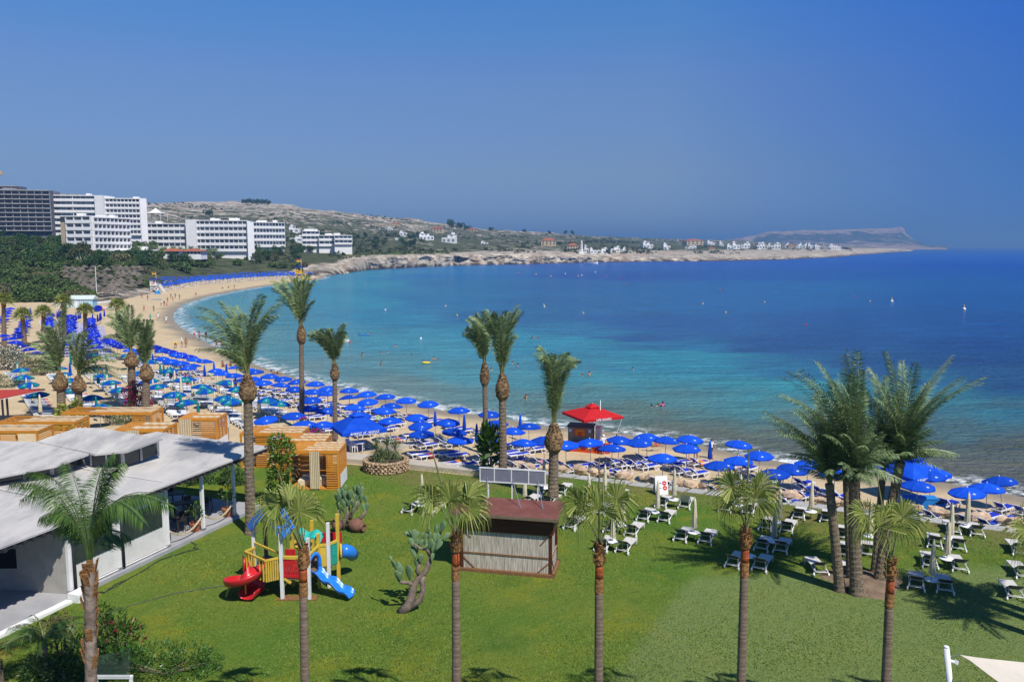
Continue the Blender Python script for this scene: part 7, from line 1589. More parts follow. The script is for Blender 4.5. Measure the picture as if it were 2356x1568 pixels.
def pavilion(label, x0, x1, d, yb, ye, yr):
    t = thing('pavilion', label, 'building', (0, 0, 0)); A, B = pt(x0, yb, d), pt(x1, yb, d); block(t, A, B, A.z - 3, pt(x0, ye, d).z, 10, HWHITE)
    ze, zr = pt(x0, ye, d).z, pt(x0, yr, d).z; w = (B - A).length; m = M(); c = [A + Vector((-1, -1, 0)), B + Vector((1, -1, 0)), B + Vector((1, 11, 0)), A + Vector((-1, 11, 0))]; r = [A.lerp(B, .35) + Vector((0, 5, 0)), A.lerp(B, .65) + Vector((0, 5, 0))]
    V = [(p.x, p.y, ze) for p in c] + [(p.x, p.y, zr) for p in r]; m.add(V, [(0, 1, 5, 4), (1, 2, 5), (2, 3, 4, 5), (3, 0, 4), (3, 2, 1, 0)]); m.build('roof', REDT, t)
    for i in range(6): q = A.lerp(B, (i + .5) / 6) - Vector((0, .05, 0)); m = M(); m.box((q.x, q.y, (A.z + ze) / 2), (w / 9, .06, (ze - A.z) * .6)); m.build('window', HDARK, t)
pavilion('low pavilion with two red tiled slopes left of the palms', 370, 412, 470, 584, 578, 571); pavilion('low pavilion with red tiled slopes nearer the stepped hotel', 412, 462, 476, 585, 578, 572)
vi = 0; VL = []
def villa(x, yb, wpx, hpx, style='white', seed=0):
    global vi
    rr = random.Random(seed); p = hit(x, yb); d = p.y; k = d / FPX; w, h = wpx * k, hpx * k
    t = thing('villa', 'x', 'house', p, rr.uniform(-.25, .25), 'white villas round the bay' if style == 'white' else 'cream houses with tiled roofs'); vi += 1
    wm = {'white': HWHITE, 'cream': CREAMW, 'grey': HGREY}[style]; dp = max(6, w * .6)
    if style == 'cream':
        m = M(); m.box((0, dp / 2, h * .35 - 1), (w, dp, h * .7 + 2)); m.build('wall', wm, t); z0 = h * .7; m = M(); X, Yd = w / 2 + .5, dp / 2 + .5; c = dp / 2
        m.add([(-X, c - Yd, z0), (X, c - Yd, z0), (X, c + Yd, z0), (-X, c + Yd, z0), (-X * .4, c, h), (X * .4, c, h)], [(0, 1, 5, 4), (1, 2, 5), (2, 3, 4, 5), (3, 0, 4), (3, 2, 1, 0)]); m.build('roof', REDT, t); n = 4; rows = [h * .25, h * .52] if h > 6 else [h * .36]
        for z in rows:
            for i in range(n): m = M(); m.box((-w / 2 + w * (i + .5) / n, -.04, z), (w / n * .42, .08, h * .17)); m.build('window', HDARK, t)
    else:
        a = rr.uniform(.45, .7); s = rr.choice([-1, 1]); m = M(); m.box((0, dp / 2, h * .27 - 1.5), (w, dp, h * .54 + 3)); m.build('wall', wm, t)
        m = M(); m.box((s * w * (1 - a) / 2, dp / 2 + .4, h * .54 + h * .14), (w * a, dp * .8, h * .28)); m.build('upper_storey', wm, t); m = M(); m.box((s * w * .28, dp / 2, h * .91), (w * .22, dp * .4, h * .18)); m.build('roof_block', wm, t)
        m = M(); m.box((s * w * (1 - a) / 2, dp / 2 + .2, h * .82 + .12), (w * a + .8, dp * .85, .24)); m.build('roof', wm, t); n = max(2, min(5, int(w / 5)))
        for i in range(n): m = M(); m.box((-w / 2 + w * (i + .5) / n, -.04, h * .27), (w / n * .55, .08, h * .26)); m.build('window', HGLASS, t)
        for i in range(max(1, n - 2)): m = M(); m.box((s * w * (1 - a) / 2 + (i - (n - 3) / 2) * w / n, dp * .1 + .36, h * .68), (w / n * .5, .08, h * .16)); m.build('window', HGLASS, t)
    VL.append(t); return t
for i, (z, x, y, w, h, st_) in enumerate([(Z2, 1297, 335, 62, 30, 'cream'), (Z2, 1660, 388, 112, 44, 'cream'), (Z2, 1575, 460, 130, 64, 'white'), (Z2, 1772, 487, 125, 84, 'white'), (Z2, 1975, 390, 104, 32, 'cream'), (Z2, 1362, 412, 66, 34, 'white'), (Z2, 1205, 362, 120, 14, 'white'), (Z2, 2096, 497, 62, 28, 'white'), (Z2, 1308, 465, 40, 26, 'white'), (Z2, 375, 395, 90, 66, 'white'), (Z2, 560, 335, 70, 26, 'grey'), (Z2, 395, 470, 120, 50, 'white'),
     (Z3, 395, 370, 132, 64, 'cream'), (Z3, 612, 407, 96, 54, 'cream'), (Z3, 735, 432, 34, 66, 'white'), (Z3, 800, 437, 56, 48, 'white'), (Z3, 880, 437, 98, 48, 'white'), (Z3, 1000, 422, 84, 46, 'white'), (Z3, 1070, 428, 38, 48, 'white'), (Z3, 1295, 392, 92, 60, 'white'), (Z3, 1465, 402, 64, 54, 'white'), (Z3, 1680, 397, 98, 32, 'white'), (Z3, 1718, 362, 160, 50, 'cream'), (Z3, 1865, 362, 72, 38, 'white'), (Z3, 1957, 372, 36, 44, 'white'), (Z3, 2040, 402, 64, 48, 'white'), (Z3, 2092, 397, 70, 62, 'white'), (Z3, 2175, 388, 84, 48, 'white'), (Z3, 1872, 408, 58, 26, 'cream'), (Z3, 2312, 397, 72, 54, 'white'),
     (Z4, 35, 387, 52, 52, 'white'), (Z4, 90, 387, 52, 46, 'white'), (Z4, 152, 390, 104, 54, 'white'), (Z4, 262, 377, 42, 42, 'white'), (Z4, 305, 380, 66, 32, 'cream'), (Z4, 372, 380, 54, 42, 'white'), (Z4, 425, 380, 38, 44, 'white'), (Z4, 474, 382, 52, 44, 'white'), (Z4, 540, 388, 62, 38, 'white'), (Z4, 602, 395, 56, 48, 'grey'), (Z4, 690, 393, 104, 44, 'white')]): villa(*z(x, y), w * .2546, h * .2546 * 1.15, st_, i)
VM = [('the stepped apartment hotel', pt(750, 560, 690).x, 690.0), ('the rock bluff', pt(1050, 600, 775).x, 775.0), ('the bend of the rocky shore', pt(1500, 600, 980).x, 980.0), ('the far sandy point', pt(1930, 590, 1390).x, 1390.0)]
for st_, lk in (('white', 'white cubic villa'), ('cream', 'tiled cream house')): relabel([v for v in VL if v['group'].startswith(st_)], lk, VM)
# marquee on the hill above the long hotel
p = pt(496 / 3.9275 * 1.0 + 0, 0, 1)
p = pt(359, 500, 640); t = thing('marquee', 'white peaked marquee on the slope behind the long hotel', 'tent', p); m = M(); n = 4; V = [(9 * math.cos(R(45 + 90 * i)), 9 * math.sin(R(45 + 90 * i)), 3.2) for i in range(4)]; V2 = [(4 * math.cos(R(45 + 90 * i)), 4 * math.sin(R(45 + 90 * i)), 4.4) for i in range(4)]
m.add(V + V2 + [(0, 0, 7.4)], [(i, (i + 1) % 4, 4 + (i + 1) % 4, 4 + i) for i in range(4)] + [(4 + i, 4 + (i + 1) % 4, 8) for i in range(4)]); m.build('canopy', HWHITE, t)
for v in V: m = M(); m.bar((v[0], v[1], -3), v, .3); m.build('pole', WHITE, t)
# crane tip, obelisk
p = pt(-6, 398, 560); t = thing('tower_crane', 'tower crane whose lit cab just shows at the left edge', 'crane', (p.x, p.y, 20)); m = M(); m.bar((0, 0, 0), (0, 0, p.z - 20 + 4), 1.4); m.build('mast', CREAMW, t); m = M(); m.bar((-30, 4, p.z - 20 + 2), (1.2, 0, p.z - 20 + 2), 1.0, 1.6); m.build('jib', CREAMW, t); m = M(); m.box((2.2, -.5, p.z - 20), (3, 2, 2.6)); m.build('cab', CREAMW, t)
p = hit(*Z3(692, 441)); t = thing('obelisk', 'slim white monument on the rocky shore left of the white villas', 'monument', p); m = M(); m.box((0, 0, 1), (6, 6, 4)); m.build('plinth', HWHITE, t); m = M(); m.lathe([(1.6, 2), (.9, 15), (.1, 17)], 4); m.build('shaft', HWHITE, t)
# ---- trees and scrub -------------------------------------------------------------------------------------
DUNE1 = mat('dune_leaf', (.032, .072, .016), (.115, .165, .042), island=True, rough=.6, spec=.2, rand=.3); DUNE2 = mat('pine_leaf', (.016, .052, .015), (.060, .118, .032), island=True, rough=.6, spec=.2, rand=.25); DUNE3 = mat('olive_leaf', (.080, .085, .032), (.17, .165, .075), island=True, rough=.7, rand=.25)
def tree_proto(name, cat, leaf, seed, h, spread, n, size, trunk=True):
    rr = random.Random(seed); t = thing(name, 'x', cat); L = []
    for i in range(rr.randint(5, 8)): a = rr.uniform(0, 6.28); q = rr.uniform(.1, .75) * spread; L.append((q * math.cos(a), q * math.sin(a), h * rr.uniform(.38, .8), spread * rr.uniform(.3, .55), spread * rr.uniform(.3, .55), h * rr.uniform(.16, .3)))
    P, v = clump_pts(rr, L, n, .45); m = M(); m.quads(leaf_quads(P, size, rr, .2, .75, v)); m.build('crown', leaf, t)
    m = M(); m.tube([(0, 0, -.6), (.1, 0, h * .3), (.2, .1, h * .6)], [.22, .16, .06], 6)
    for l in L[:4]: m.tube([(.1, 0, h * .25), (l[0] * .6, l[1] * .6, h * .45), (l[0], l[1], l[2])], [.12, .08, .03], 5)
    m.build('trunk', WOODG, t); return t
shr = [tree_proto('dune_shrub', 'shrub', [DUNE1, DUNE1, DUNE3, DUNE1][i], 70 + i, 2.6, 2.8, 620, .55) for i in range(4)]
trs = [tree_proto('tree', 'tree', [DUNE2, DUNE2, DUNE1][i], 80 + i, 6.5, 4.4, 1300, .62) for i in range(3)]
sl_, trl = [], []; rr = random.Random(99)
def far_from(p, L, d): return all((o.location.xy - p.xy).length > d for o in L)
thx = [(150, 152), (330, 330)]
cnt = 0
for x, y in [(150, 668), (160, 662), (168, 670), (178, 674), (186, 680), (172, 682), (158, 678), (196, 686), (205, 690), (148, 658), (225, 640), (262, 646), (300, 652), (318, 655), (240, 630), (280, 634), (208, 650), (330, 660)]:
    p = hit(x, y, 236); o = put(shr[rr.choice([0, 1])], p, rr.uniform(0, 6.28), sl_, 'shrubs covering the dunes'); s = rr.uniform(.9, 1.3); o.scale = (s, s, s)
for k in range(5200):
    if len(sl_) >= 288: break
    x = rr.uniform(-60, 705) if k % 2 else rr.uniform(-60, 260); y = rr.uniform(553, 700) if k % 2 else rr.uniform(610, 706)
    if x > 120 and y > 619 and x < 335 and y < 692 and not (y < 640 and x < 150): continue
    if 285 < x and y > np.interp(x, [285, 360, 460, 640, 705], [650, 642, 626, 622, 622]): continue
    if x < 285 and y > np.interp(x, [-60, 60, 150, 236], [716, 712, 697, 690]): continue
    p = hit(x, y, 236)
    if p.y > 640 or not far_from(p, sl_, 2.9): continue
    s = rr.uniform(.75, 1.45) * (1 + .25 * (p.y > 380)); o = put(shr[rr.choice([0, 1, 1, 2, 3, 3])], p, rr.uniform(0, 6.28), sl_, 'shrubs covering the dunes'); o.scale = (s, s, s * rr.uniform(.8, 1.15))
for k in range(1500):
    if len(trl) >= 165: break
    x, y = rr.choice([(rr.uniform(-50, 230), rr.uniform(560, 622)), (rr.uniform(-50, 150), rr.uniform(545, 600)), (rr.uniform(300, 470), rr.uniform(562, 580)), (rr.uniform(470, 720), rr.uniform(572, 600)), (rr.uniform(150, 470), rr.uniform(596, 616)), (rr.uniform(320, 700), rr.uniform(506, 570)), (rr.uniform(700, 1000), rr.uniform(540, 572))])
    p = hit(x, y, 300)
    if not far_from(p, trl, 6): continue
    if 143 < x < 300 and p.y > 415 and p.y < 475: continue
    o = put(trs[rr.choice([0, 1, 1, 2])], p, rr.uniform(0, 6.28), trl, 'trees on the slope below the hotels'); s = rr.uniform(.7, 1.25); o.scale = (s, s, s * rr.uniform(.85, 1.1))
DM = FARL[:2] + [('the beige-cornered hotel', pt(180, 577, 430).x, 430.0), ('the stepped white hotel', pt(440, 578, 555).x, 555.0), ('the apartment hotel', pt(750, 560, 690).x, 690.0)]
relabel(sl_, 'grey-green dune shrub', DM); relabel(trl, 'dark green tree', DM)
# date palms among the hotels
fp = thing('date_palm', 'x', 'palm tree'); trunk_m([(0, 0, -.5), (.1, 0, 4.5)], .3, .26, 7, ring=.8, seed=3).build('trunk', TRUNK, fp); mL, mR = M(), M(); r2 = random.Random(5)
for i in range(26): a = 2.399 * i; k = i / 26; frond(mL, mR, Vector((.1, 0, 4.5)), Vector((.1 + 3.0 * math.cos(a) * (.5 + .6 * k), 3.0 * math.sin(a) * (.5 + .6 * k), 4.5 + 2.4 * (1 - 1.5 * k))), r2, up=.4, ll=.6, n=12, w=.16)
cr = mL.build('crown', FROND, fp); fpl = []
for x, y in [(308, 592), (330, 592), (345, 590), (318, 598), (360, 588), (475, 570), (482, 578), (470, 590), (455, 594), (440, 592), (425, 594), (415, 590), (400, 592), (465, 597), (480, 600), (495, 596), (505, 590), (490, 588), (350, 574), (398, 556), (412, 558), (378, 596), (388, 600), (370, 602), (430, 602), (448, 604), (462, 608), (520, 574), (545, 566), (620, 570), (640, 566), (655, 560), (600, 574), (352, 500), (410, 500), (420, 502), (700, 570), (720, 572), (870, 552), (1000, 548), (880, 556), (630, 580)]:
    p = hit(x, y, 340); o = put(fp, p, rr.uniform(0, 6), fpl, 'date palms among the hotels'); s = rr.uniform(.85, 1.25); o.scale = (s, s, s)
relabel(fpl, 'distant date palm', DM)
wt = [('pale-limbed tree with wide thin crown above the thatched sunshades', 190, 616)]
def bare_tree(label, x, y):
    p = hit(x, y, 300); t = thing('eucalyptus', label, 'tree', p); r3 = random.Random(8); L = [(-3.2, 0, 7.2, 2.2, 1.8, 1.3), (-1, 0, 8.4, 2.4, 2, 1.3), (1.8, 0, 8.2, 2.2, 1.8, 1.2), (3.6, 0, 6.6, 1.9, 1.6, 1.3), (-4.8, 0, 5.6, 1.8, 1.6, 1.2)]
    P, v = clump_pts(r3, L, 1900, .5); m = M(); m.quads(leaf_quads(P, .5, r3, .1, .7, v)); m.build('crown', mat('eucalypt_leaf', (.045, .06, .02), (.14, .14, .055), island=True, rough=.6), t); m = M()
    m.tube([(0, 0, -.5), (.1, 0, 2.2)], [.34, .26], 7)
    for l in L: m.tube([(.1, 0, 2.0), (l[0] * .55, .1, 4.2), (l[0] * .9, 0, 5.6), (l[0], l[1], l[2])], [.2, .15, .1, .04], 6)
    m.build('trunk', mat('pale_bark', (.56, .50, .42), (.42, .36, .29), 2, .8), t)
bare_tree(*wt[0])
# scrub and far trees too many to count
def mass(name, spec, leaf):
    m = M(); g = np.random.default_rng(5); Q = []
    for n, x0, x1, d0, d1, s0, s1, k in spec:
        for i in range(n):
            x = g.uniform(x0, x1); d = g.uniform(d0, d1); P_ = tprof(x)
            if d < P_[2, 0] + 4 or d > P_[-1, 0] - 8: continue
            if np_fbm(np.array(x / 60.0), np.array(d / 160.0), 3, 77) < .46: continue
            p = tp(x, d); s = g.uniform(s0, s1); v = g.normal(size=(k, 3)); v /= np.linalg.norm(v, axis=1, keepdims=True); v[:, 2] = abs(v[:, 2])
            P = np.array(p) + v * np.array([s, s, s * .75]) * g.uniform(.5, 1, (k, 1)); Q.append(leaf_quads(P, s * .9, random.Random(i), .2, .8, v))
    m.quads(np.concatenate(Q)); m.build(name, leaf, kind='stuff')
mass('scrub', [(1300, -40, 700, 250, 640, .8, 1.6, 24), (1900, -40, 1000, 600, 1650, 1.3, 2.8, 16), (1500, 700, 1500, 700, 1950, 1.2, 3.0, 16), (900, 1200, 1960, 1000, 2500, 1.6, 3.6, 14)], mat('scrub_leaf', (.025, .045, .016), (.085, .10, .04), island=True, rough=.8))
rid = []
for x, y, s in [(562, 470, 1.5), (570, 470, 1.7), (578, 470, 1.5), (588, 471, 1.6), (598, 472, 1.8), (608, 472, 1.7), (618, 473, 1.5), (1040, 527, 3.0), (1058, 529, 2.4), (1075, 532, 1.9), (1265, 540, 1.6), (1300, 540, 1.8), (1318, 540, 2.0), (1205, 536, 1.5), (1130, 533, 1.6), (480, 500, 1.7)]:
    p = hit(x, y, 900); o = put(trs[0], (p.x, p.y, p.z), rr.uniform(0, 6), rid, 'dark trees along the skyline'); o.scale = (s, s, s * 1.05)
relabel(rid, 'dark skyline tree', [('the ridge end', pt(700, 480, 1700).x, 1700.0), ('the rock bluff', pt(1050, 600, 1200).x, 1200.0)])
# ================================================================== LIFEGUARD TOWER, HUT, BOATS, BUOYS, PEOPLE
FY = mat('flag_yellow', (.75, .5, .02), rough=.7); FR = mat('flag_red', (.6, .02, .02), rough=.7); ORG = mat('orange_paint', (.62, .2, .03), rough=.6)
def tower(label, p, cab, roof, s=1.0, rz=0.0):
    t = thing('lifeguard_tower', label, 'lifeguard tower', p, rz); h = 2.4
    for x in (-1.1, 1.1):
        for y in (-1.0, 1.0): m = M(); m.bar((x * 1.15, y * 1.1, -.3), (x, y, h), .22); m.build('leg', cab, t)
    m = M()
    for y in (-1.1, 1.1): m.bar((-1.2, y, .2), (1.1, y, h - .2), .16); m.bar((1.2, y, .2), (-1.1, y, h - .2), .16)
    m.bar((-1.2, -1.05, .2), (-1.1, 1.0, h - .2), .16); m.bar((1.2, -1.05, .2), (1.1, 1.0, h - .2), .16); m.build('cross_braces', cab, t)
    m = M(); m.box((0, 0, h + .08), (3.0, 2.7, .16)); m.build('platform', cab, t); m = M(); m.box((-.3, 0, h + .66), (2.2, 2.3, 1.0)); m.box((-.95, 0, h + 1.7), (.9, 2.3, 1.1))
    for x, y in ((.7, -1.05), (.7, 1.05)): m.box((x, y, h + 1.7), (.16, .16, 1.1))
    m.build('cabin', cab, t); m = M(); m.box((-.9, -1.17, h + 1.75), (.5, .04, .5)); m.build('window', HDARK, t); m = M(); m.box((-.3, -1.17, h + .75), (1.3, .04, .5)); m.build('sign_panel', ORG, t)
    m = M(); m.box((.1, 0, h + 2.33), (3.3, 2.9, .16), ry=R(4)); m.build('roof', roof, t); m = M()
    for y in (-.5, .5): m.bar((1.5, y, h), (3.6, y - .2, -.1), .14, .2); m.bar((1.5, y, h + .9), (3.6, y - .2, .8), .09)
    for i in range(9): m.bar((1.6 + 2.0 * i / 9, -.5 - .2 * i / 9, h - .15 - 2.45 * i / 9), (1.6 + 2.0 * i / 9, .5 - .2 * i / 9, h - .15 - 2.45 * i / 9), .16, .06)
    m.build('stair', cab, t)
    m = M(); m.tube([(.4, .2, h + 2.3), (.4, .2, h + 5.0)], .06, 6); m.build('flagpole', WHITE, t); m = M(); m.slab([(.4, .2, h + 4.95), (-.2, .25, h + 4.6), (-1.1, .2, h + 4.35), (-1.0, .2, h + 3.9), (-.2, .25, h + 4.25), (.4, .2, h + 4.45)], .03); m.box((-.35, .2, h + 4.3), (1.4, .05, .3), ry=R(14)); m.build('flag', FY, t)
    m = M(); m.slab([(.4, .18, h + 5.0), (-.2, .23, h + 4.75), (-1.1, .18, h + 4.5), (-1.05, .18, h + 4.25), (-.2, .23, h + 4.5), (.4, .18, h + 4.75)], .05); m.build('flag', FR, t); t.scale = (s,) * 3
p = atsand(*Z0(1405, 1212)); tower('white lifeguard tower on crossed legs with red and yellow flag', p, WHITE, NAVY, 1.05)
p = at(691, 646, .9); tower('yellow lifeguard tower with blue roof at the far end', p, mat('yellow_tower', (.68, .45, .03), rough=.6), NAVY, 1.5)
p = atsand(*Z0(1420, 1228)); t = thing('small_tent', 'small blue pop-up tent in front of the white lifeguard tower', 'tent', p); m = M(); m.add([(-1.1, -.8, 0), (1.1, -.8, 0), (1.1, .9, 0), (-.9, .9, 0), (.5, .1, 1.5)], [(0, 1, 4), (1, 2, 4), (2, 3, 4), (3, 0, 4), (3, 2, 1, 0)]); m.build('shelter', CHB, t)
def bhut():
    p = atsand(*Z0(760, 1350)); t = thing('beach_hut', 'light blue and white striped beach hut with pitched roof by the dunes', 'hut', p, R(8)); m = M(); m.box((0, 0, 1.2), (6, 3.4, 2.4)); m.build('wall', mat('pale_blue_wall', (.25, .48, .6), (.3, .52, .64), 3, .7), t)
    m = M()
    for i in range(12): m.box((-2.75 + i * .5, -1.72, 1.1), (.14, .05, 2.1))
    m.build('white_boards', WHITE, t); m = M(); m.add([(-3.3, -2, 2.4), (3.3, -2, 2.4), (3.3, 2, 2.4), (-3.3, 2, 2.4), (-3.3, 0, 3.5), (3.3, 0, 3.5)], [(0, 1, 5, 4), (2, 3, 4, 5), (1, 2, 5), (3, 0, 4), (3, 2, 1, 0)]); m.build('roof', mat('pale_green_roof', (.42, .5, .46), (.55, .6, .56), 1.2, .7, stretch=(6, .1, 1)), t); m = M(); m.box((-1.5, -1.76, 1.0), (.9, .05, 1.9)); m.build('door', WHITE, t)
    p2 = p + Vector((-5.4, -.4, 0)); t = thing('market_tent', 'yellow topped white tent left of the beach hut', 'tent', p2); m = M(); m.box((0, 0, .9), (3.6, 2.6, 1.8)); m.build('side_cloth', WHITE, t); m = M(); m.add([(-2, -1.6, 1.8), (2, -1.6, 1.8), (2, 1.6, 1.8), (-2, 1.6, 1.8), (-.8, 0, 3.0), (.8, 0, 3.0)], [(0, 1, 5, 4), (2, 3, 4, 5), (1, 2, 5), (3, 0, 4), (3, 2, 1, 0)]); m.build('roof', FY, t)
    p3 = p + Vector((-2.6, 2.6, 0)); t = thing('kiosk_tent', 'red roofed stall between the yellow tent and the beach hut', 'tent', p3); m = M(); m.box((0, 0, 1.1), (3, 2.4, 2.2)); m.build('side_cloth', WHITE, t); m = M(); m.add([(-1.8, -1.5, 2.2), (1.8, -1.5, 2.2), (1.8, 1.5, 2.2), (-1.8, 1.5, 2.2), (0, 0, 3.3)], [(0, 1, 4), (1, 2, 4), (2, 3, 4), (3, 0, 4), (3, 2, 1, 0)]); m.build('roof', mat('orange_red_cloth', (.5, .08, .03), rough=.8), t)
    def hull(m, L, w, h, z=0):
        st_ = [(-.5, .75, .9), (-.3, 1, .9), (.1, 1, .95), (.35, .7, 1.05), (.5, .06, 1.25)]; V = []
        for x, k, hh in st_: V += [(x * L, -w * k / 2, z + h * hh), (x * L, -w * k * .36, z + .08), (x * L, w * k * .36, z + .08), (x * L, w * k / 2, z + h * hh), (x * L, 0, z + h * hh * .75)]
        F = []
        for i in range(4):
            a, b = i * 5, i * 5 + 5
            for j in range(3): F.append((a + j, a + j + 1, b + j + 1, b + j))
            F += [(a + 4, a, b, b + 4), (a + 3, a + 4, b + 4, b + 3)]
        m.add(V, F + [(0, 4, 3, 2, 1)])
    bts = []
    for (x, y), mt, L, rz, lb_ in (((Z0(870, 1385)), NAVY, 4.6, 100, 'deep blue upturned boat right of the beach hut'), ((Z0(975, 1372)), WHITE, 4.8, 10, 'white and yellow boat hull lying nearest the water'), ((Z0(770, 1375)), DARK, 4.2, 5, 'dark dinghy in front of the beach hut'), ((Z0(540, 1330)), WHITE, 3.8, 20, 'white boat hull left of the yellow tent'), ((Z0(940, 1318)), WHITE, 4.5, 60, 'white hull tilted behind the blue boat')):
        p = atsand(x, y); t = thing('small_boat', lb_, 'boat', p, R(rz)); m = M(); hull(m, L, 1.6, .8); m.build('hull', mt, t); m = M(); m.box((-.3, 0, .5), (.5, 1.2, .08)); m.build('thwart', FY, t)
        if 'upturned' in lb_: t.rotation_euler.x = R(70); t.location.z += .6
    p = atsand(*Z0(905, 1378)); t = thing('inflatable', 'orange red inflatable tube beside the blue boat', 'inflatable', p); m = M(); m.tube([(-1.4, 0, .3), (-.5, 0, .42), (.6, 0, .42), (1.4, 0, .3)], [.12, .38, .38, .12], 10); m.build('tube', ORG, t, smooth=True)
    p = hit(*Z0(878, 1262), 236); p = atsand(*Z0(878, 1280)); t = thing('mast', 'tall white pole rising in front of the thatched sunshades', 'pole', p); m = M(); m.tube([(0, 0, 0), (0, 0, 11)], [.12, .08], 8); m.build('pole', WHITE, t)
    # boats afloat
    for (x, y), s, lb_ in ((Z2(803, 1378), 1.2, 'white pedal boat with oars by the red buoy'), (Z3(780, 530), 5.5, 'white motor boat under the rocky shore')):
        p = at(x, y, 0); t = thing('small_boat', lb_, 'boat', p, R(-4)); m = M(); hull(m, 2.6 * s, 1.2 * s, .42 * s, -.06 * s); m.build('hull', PLASTIC, t); m = M(); m.box((-.3 * s, 0, .35 * s), (.7 * s, .6 * s, .3 * s)); m.build('seat', PLASTIC if s < 2 else HGLASS, t)
bhut()
by = []
def buoy(label, x, y, d, mt, tall=False):
    p = at(x, y, 0); t = thing('buoy', label, 'buoy', p, 0, 'buoys on the bay'); m = M(); m.ball((0, 0, d * .18), d * .5, 10, 7); m.build('float', mt, t, smooth=True); m = M(); m.lathe([(d * .12, d * .55), (d * .1, d * (1.5 if tall else .85)), (.02, d * (1.6 if tall else .9))], 8); m.build('top', FY if tall else mt, t); by.append(t); return t
BW = mat('buoy_white', (.75, .75, .72), rough=.5); BR = mat('buoy_red', (.6, .03, .04), rough=.5); BY = mat('buoy_yellow', (.75, .5, .03), rough=.5)
for z, L, mt, nm in ((Z2, [(1746, 1055), (1850, 1138)], BY, 'yellow'), (Z3, [(352, 900), (708, 975), (1790, 890), (1995, 970), (415, 641), (282, 625), (662, 640)], BY, 'yellow'), (Z4, [(65, 858), (997, 847)], BY, 'yellow'), (Z2, [(1522, 1350), (1202, 1090)], BW, 'white'), (Z3, [(545, 620), (695, 635), (818, 607), (358, 918)], BW, 'white'), (Z3, [(925, 648), (1055, 660), (1100, 705), (1947, 762), (125, 614)], BR, 'red'), (Z4, [(852, 806), (430, 1060)], BR, 'red'), (Z2, [(877, 1382)], BR, 'red')):
    for x, y in L:
        q = z(x, y); d = at(*q, 0).y; buoy('x', *q, max(.45, 2.6 * d / FPX), mt)['nm'] = nm
buoy('x', *Z4(1188, 852), .95, BW, True)['nm'] = 'white tall'; buoy('x', *Z4(1827, 922), .95, BW, True)['nm'] = 'white tall'
BM = [('the upright-fronded date palm', at(1272, 700, 0).x, at(1272, 700, 0).y), ('the touching date palms', at(1137, 740, 0).x, at(1137, 740, 0).y), ('the sandy far point', pt(1930, 590, 1000).x, 1000.0), ('the palm clump crowns', at(2000, 760, 0).x, at(2000, 760, 0).y)]
for nm in ('yellow', 'white', 'red', 'white tall'): relabel([b for b in by if b['nm'] == nm], nm + ' buoy', BM)
for b in by: del b['nm']
p = at(*Z2(1570, 1568), 0.05); t = thing('inflatable_boat', 'small yellow inflatable boat beside a swimmer', 'inflatable', p); m = M(); m.tube([(.55 * math.cos(a), .34 * math.sin(a), .08) for a in np.linspace(0, 2 * math.pi, 17)], .12, 8, cap=False); m.box((0, 0, .04), (.9, .5, .04)); m.build('tube', BY, t, smooth=True)
p = at(*Z2(1010, 1314), .05); t = thing('air_mat', 'blue air mat carrying two bathers off the beach', 'air mat', p); m = M(); m.box((0, 0, .08), (2.4, .8, .14)); m.build('mat', CHB, t)
p = atsand(*Z0(1412, 1280)); t = thing('surfboard', 'pale blue paddle board lying on the sand', 'board', p); m = M(); m.ball((0, 0, .08), 1.0, 14, 6, (2.0, .6, .07)); m.build('board', CHB, t, smooth=True)
# ---- people -----------------------------------------------------------------------------------------------
SK = [mat('skin_a', (.42, .22, .13), rough=.6), mat('skin_b', (.30, .145, .08), rough=.6), mat('skin_c', (.52, .31, .20), rough=.6)]
HR = [mat('hair_dark', (.02, .014, .010), rough=.7), mat('hair_brown', (.08, .045, .022), rough=.7), mat('hat_white', (.75, .74, .70), rough=.8)]
CL = {k: mat('cloth_' + k, c, rough=.85) for k, c in dict(white=(.72, .72, .7), red=(.5, .02, .03), black=(.015, .015, .02), blue=(.02, .10, .45), yellow=(.70, .45, .03), green=(.03, .30, .16), teal=(.02, .32, .36), pink=(.6, .12, .25), orange=(.6, .18, .03)).items()}
J0 = dict(pelvis=(0, 0, .95), waist=(0, 0, 1.10), chest=(0, 0, 1.33), neck=(0, .01, 1.50), head=(0, -.02, 1.60), top=(0, -.02, 1.72), shL=(-.19, 0, 1.43), elL=(-.25, .03, 1.15), wrL=(-.26, -.06, .90), haL=(-.26, -.09, .80), shR=(.19, 0, 1.43), elR=(.25, .03, 1.15), wrR=(.26, -.06, .90), haR=(.26, -.09, .80), hiL=(-.10, 0, .90), knL=(-.11, -.03, .50), anL=(-.11, .03, .09), toL=(-.12, -.14, .03), hiR=(.10, 0, .90), knR=(.11, -.03, .50), anR=(.11, .03, .09), toR=(.12, -.14, .03))
ED = 'pelvis-waist waist-chest chest-neck neck-head head-top chest-shL shL-elL elL-wrL wrL-haL chest-shR shR-elR elR-wrR wrR-haR pelvis-hiL hiL-knL knL-anL anL-toL pelvis-hiR hiR-knR knR-anR anR-toR'.split()
RAD = dict(pelvis=.135, waist=.12, chest=.15, neck=.06, head=.098, top=.075, sh=.065, el=.045, wr=.032, ha=.034, hi=.095, kn=.062, an=.042, to=.036)
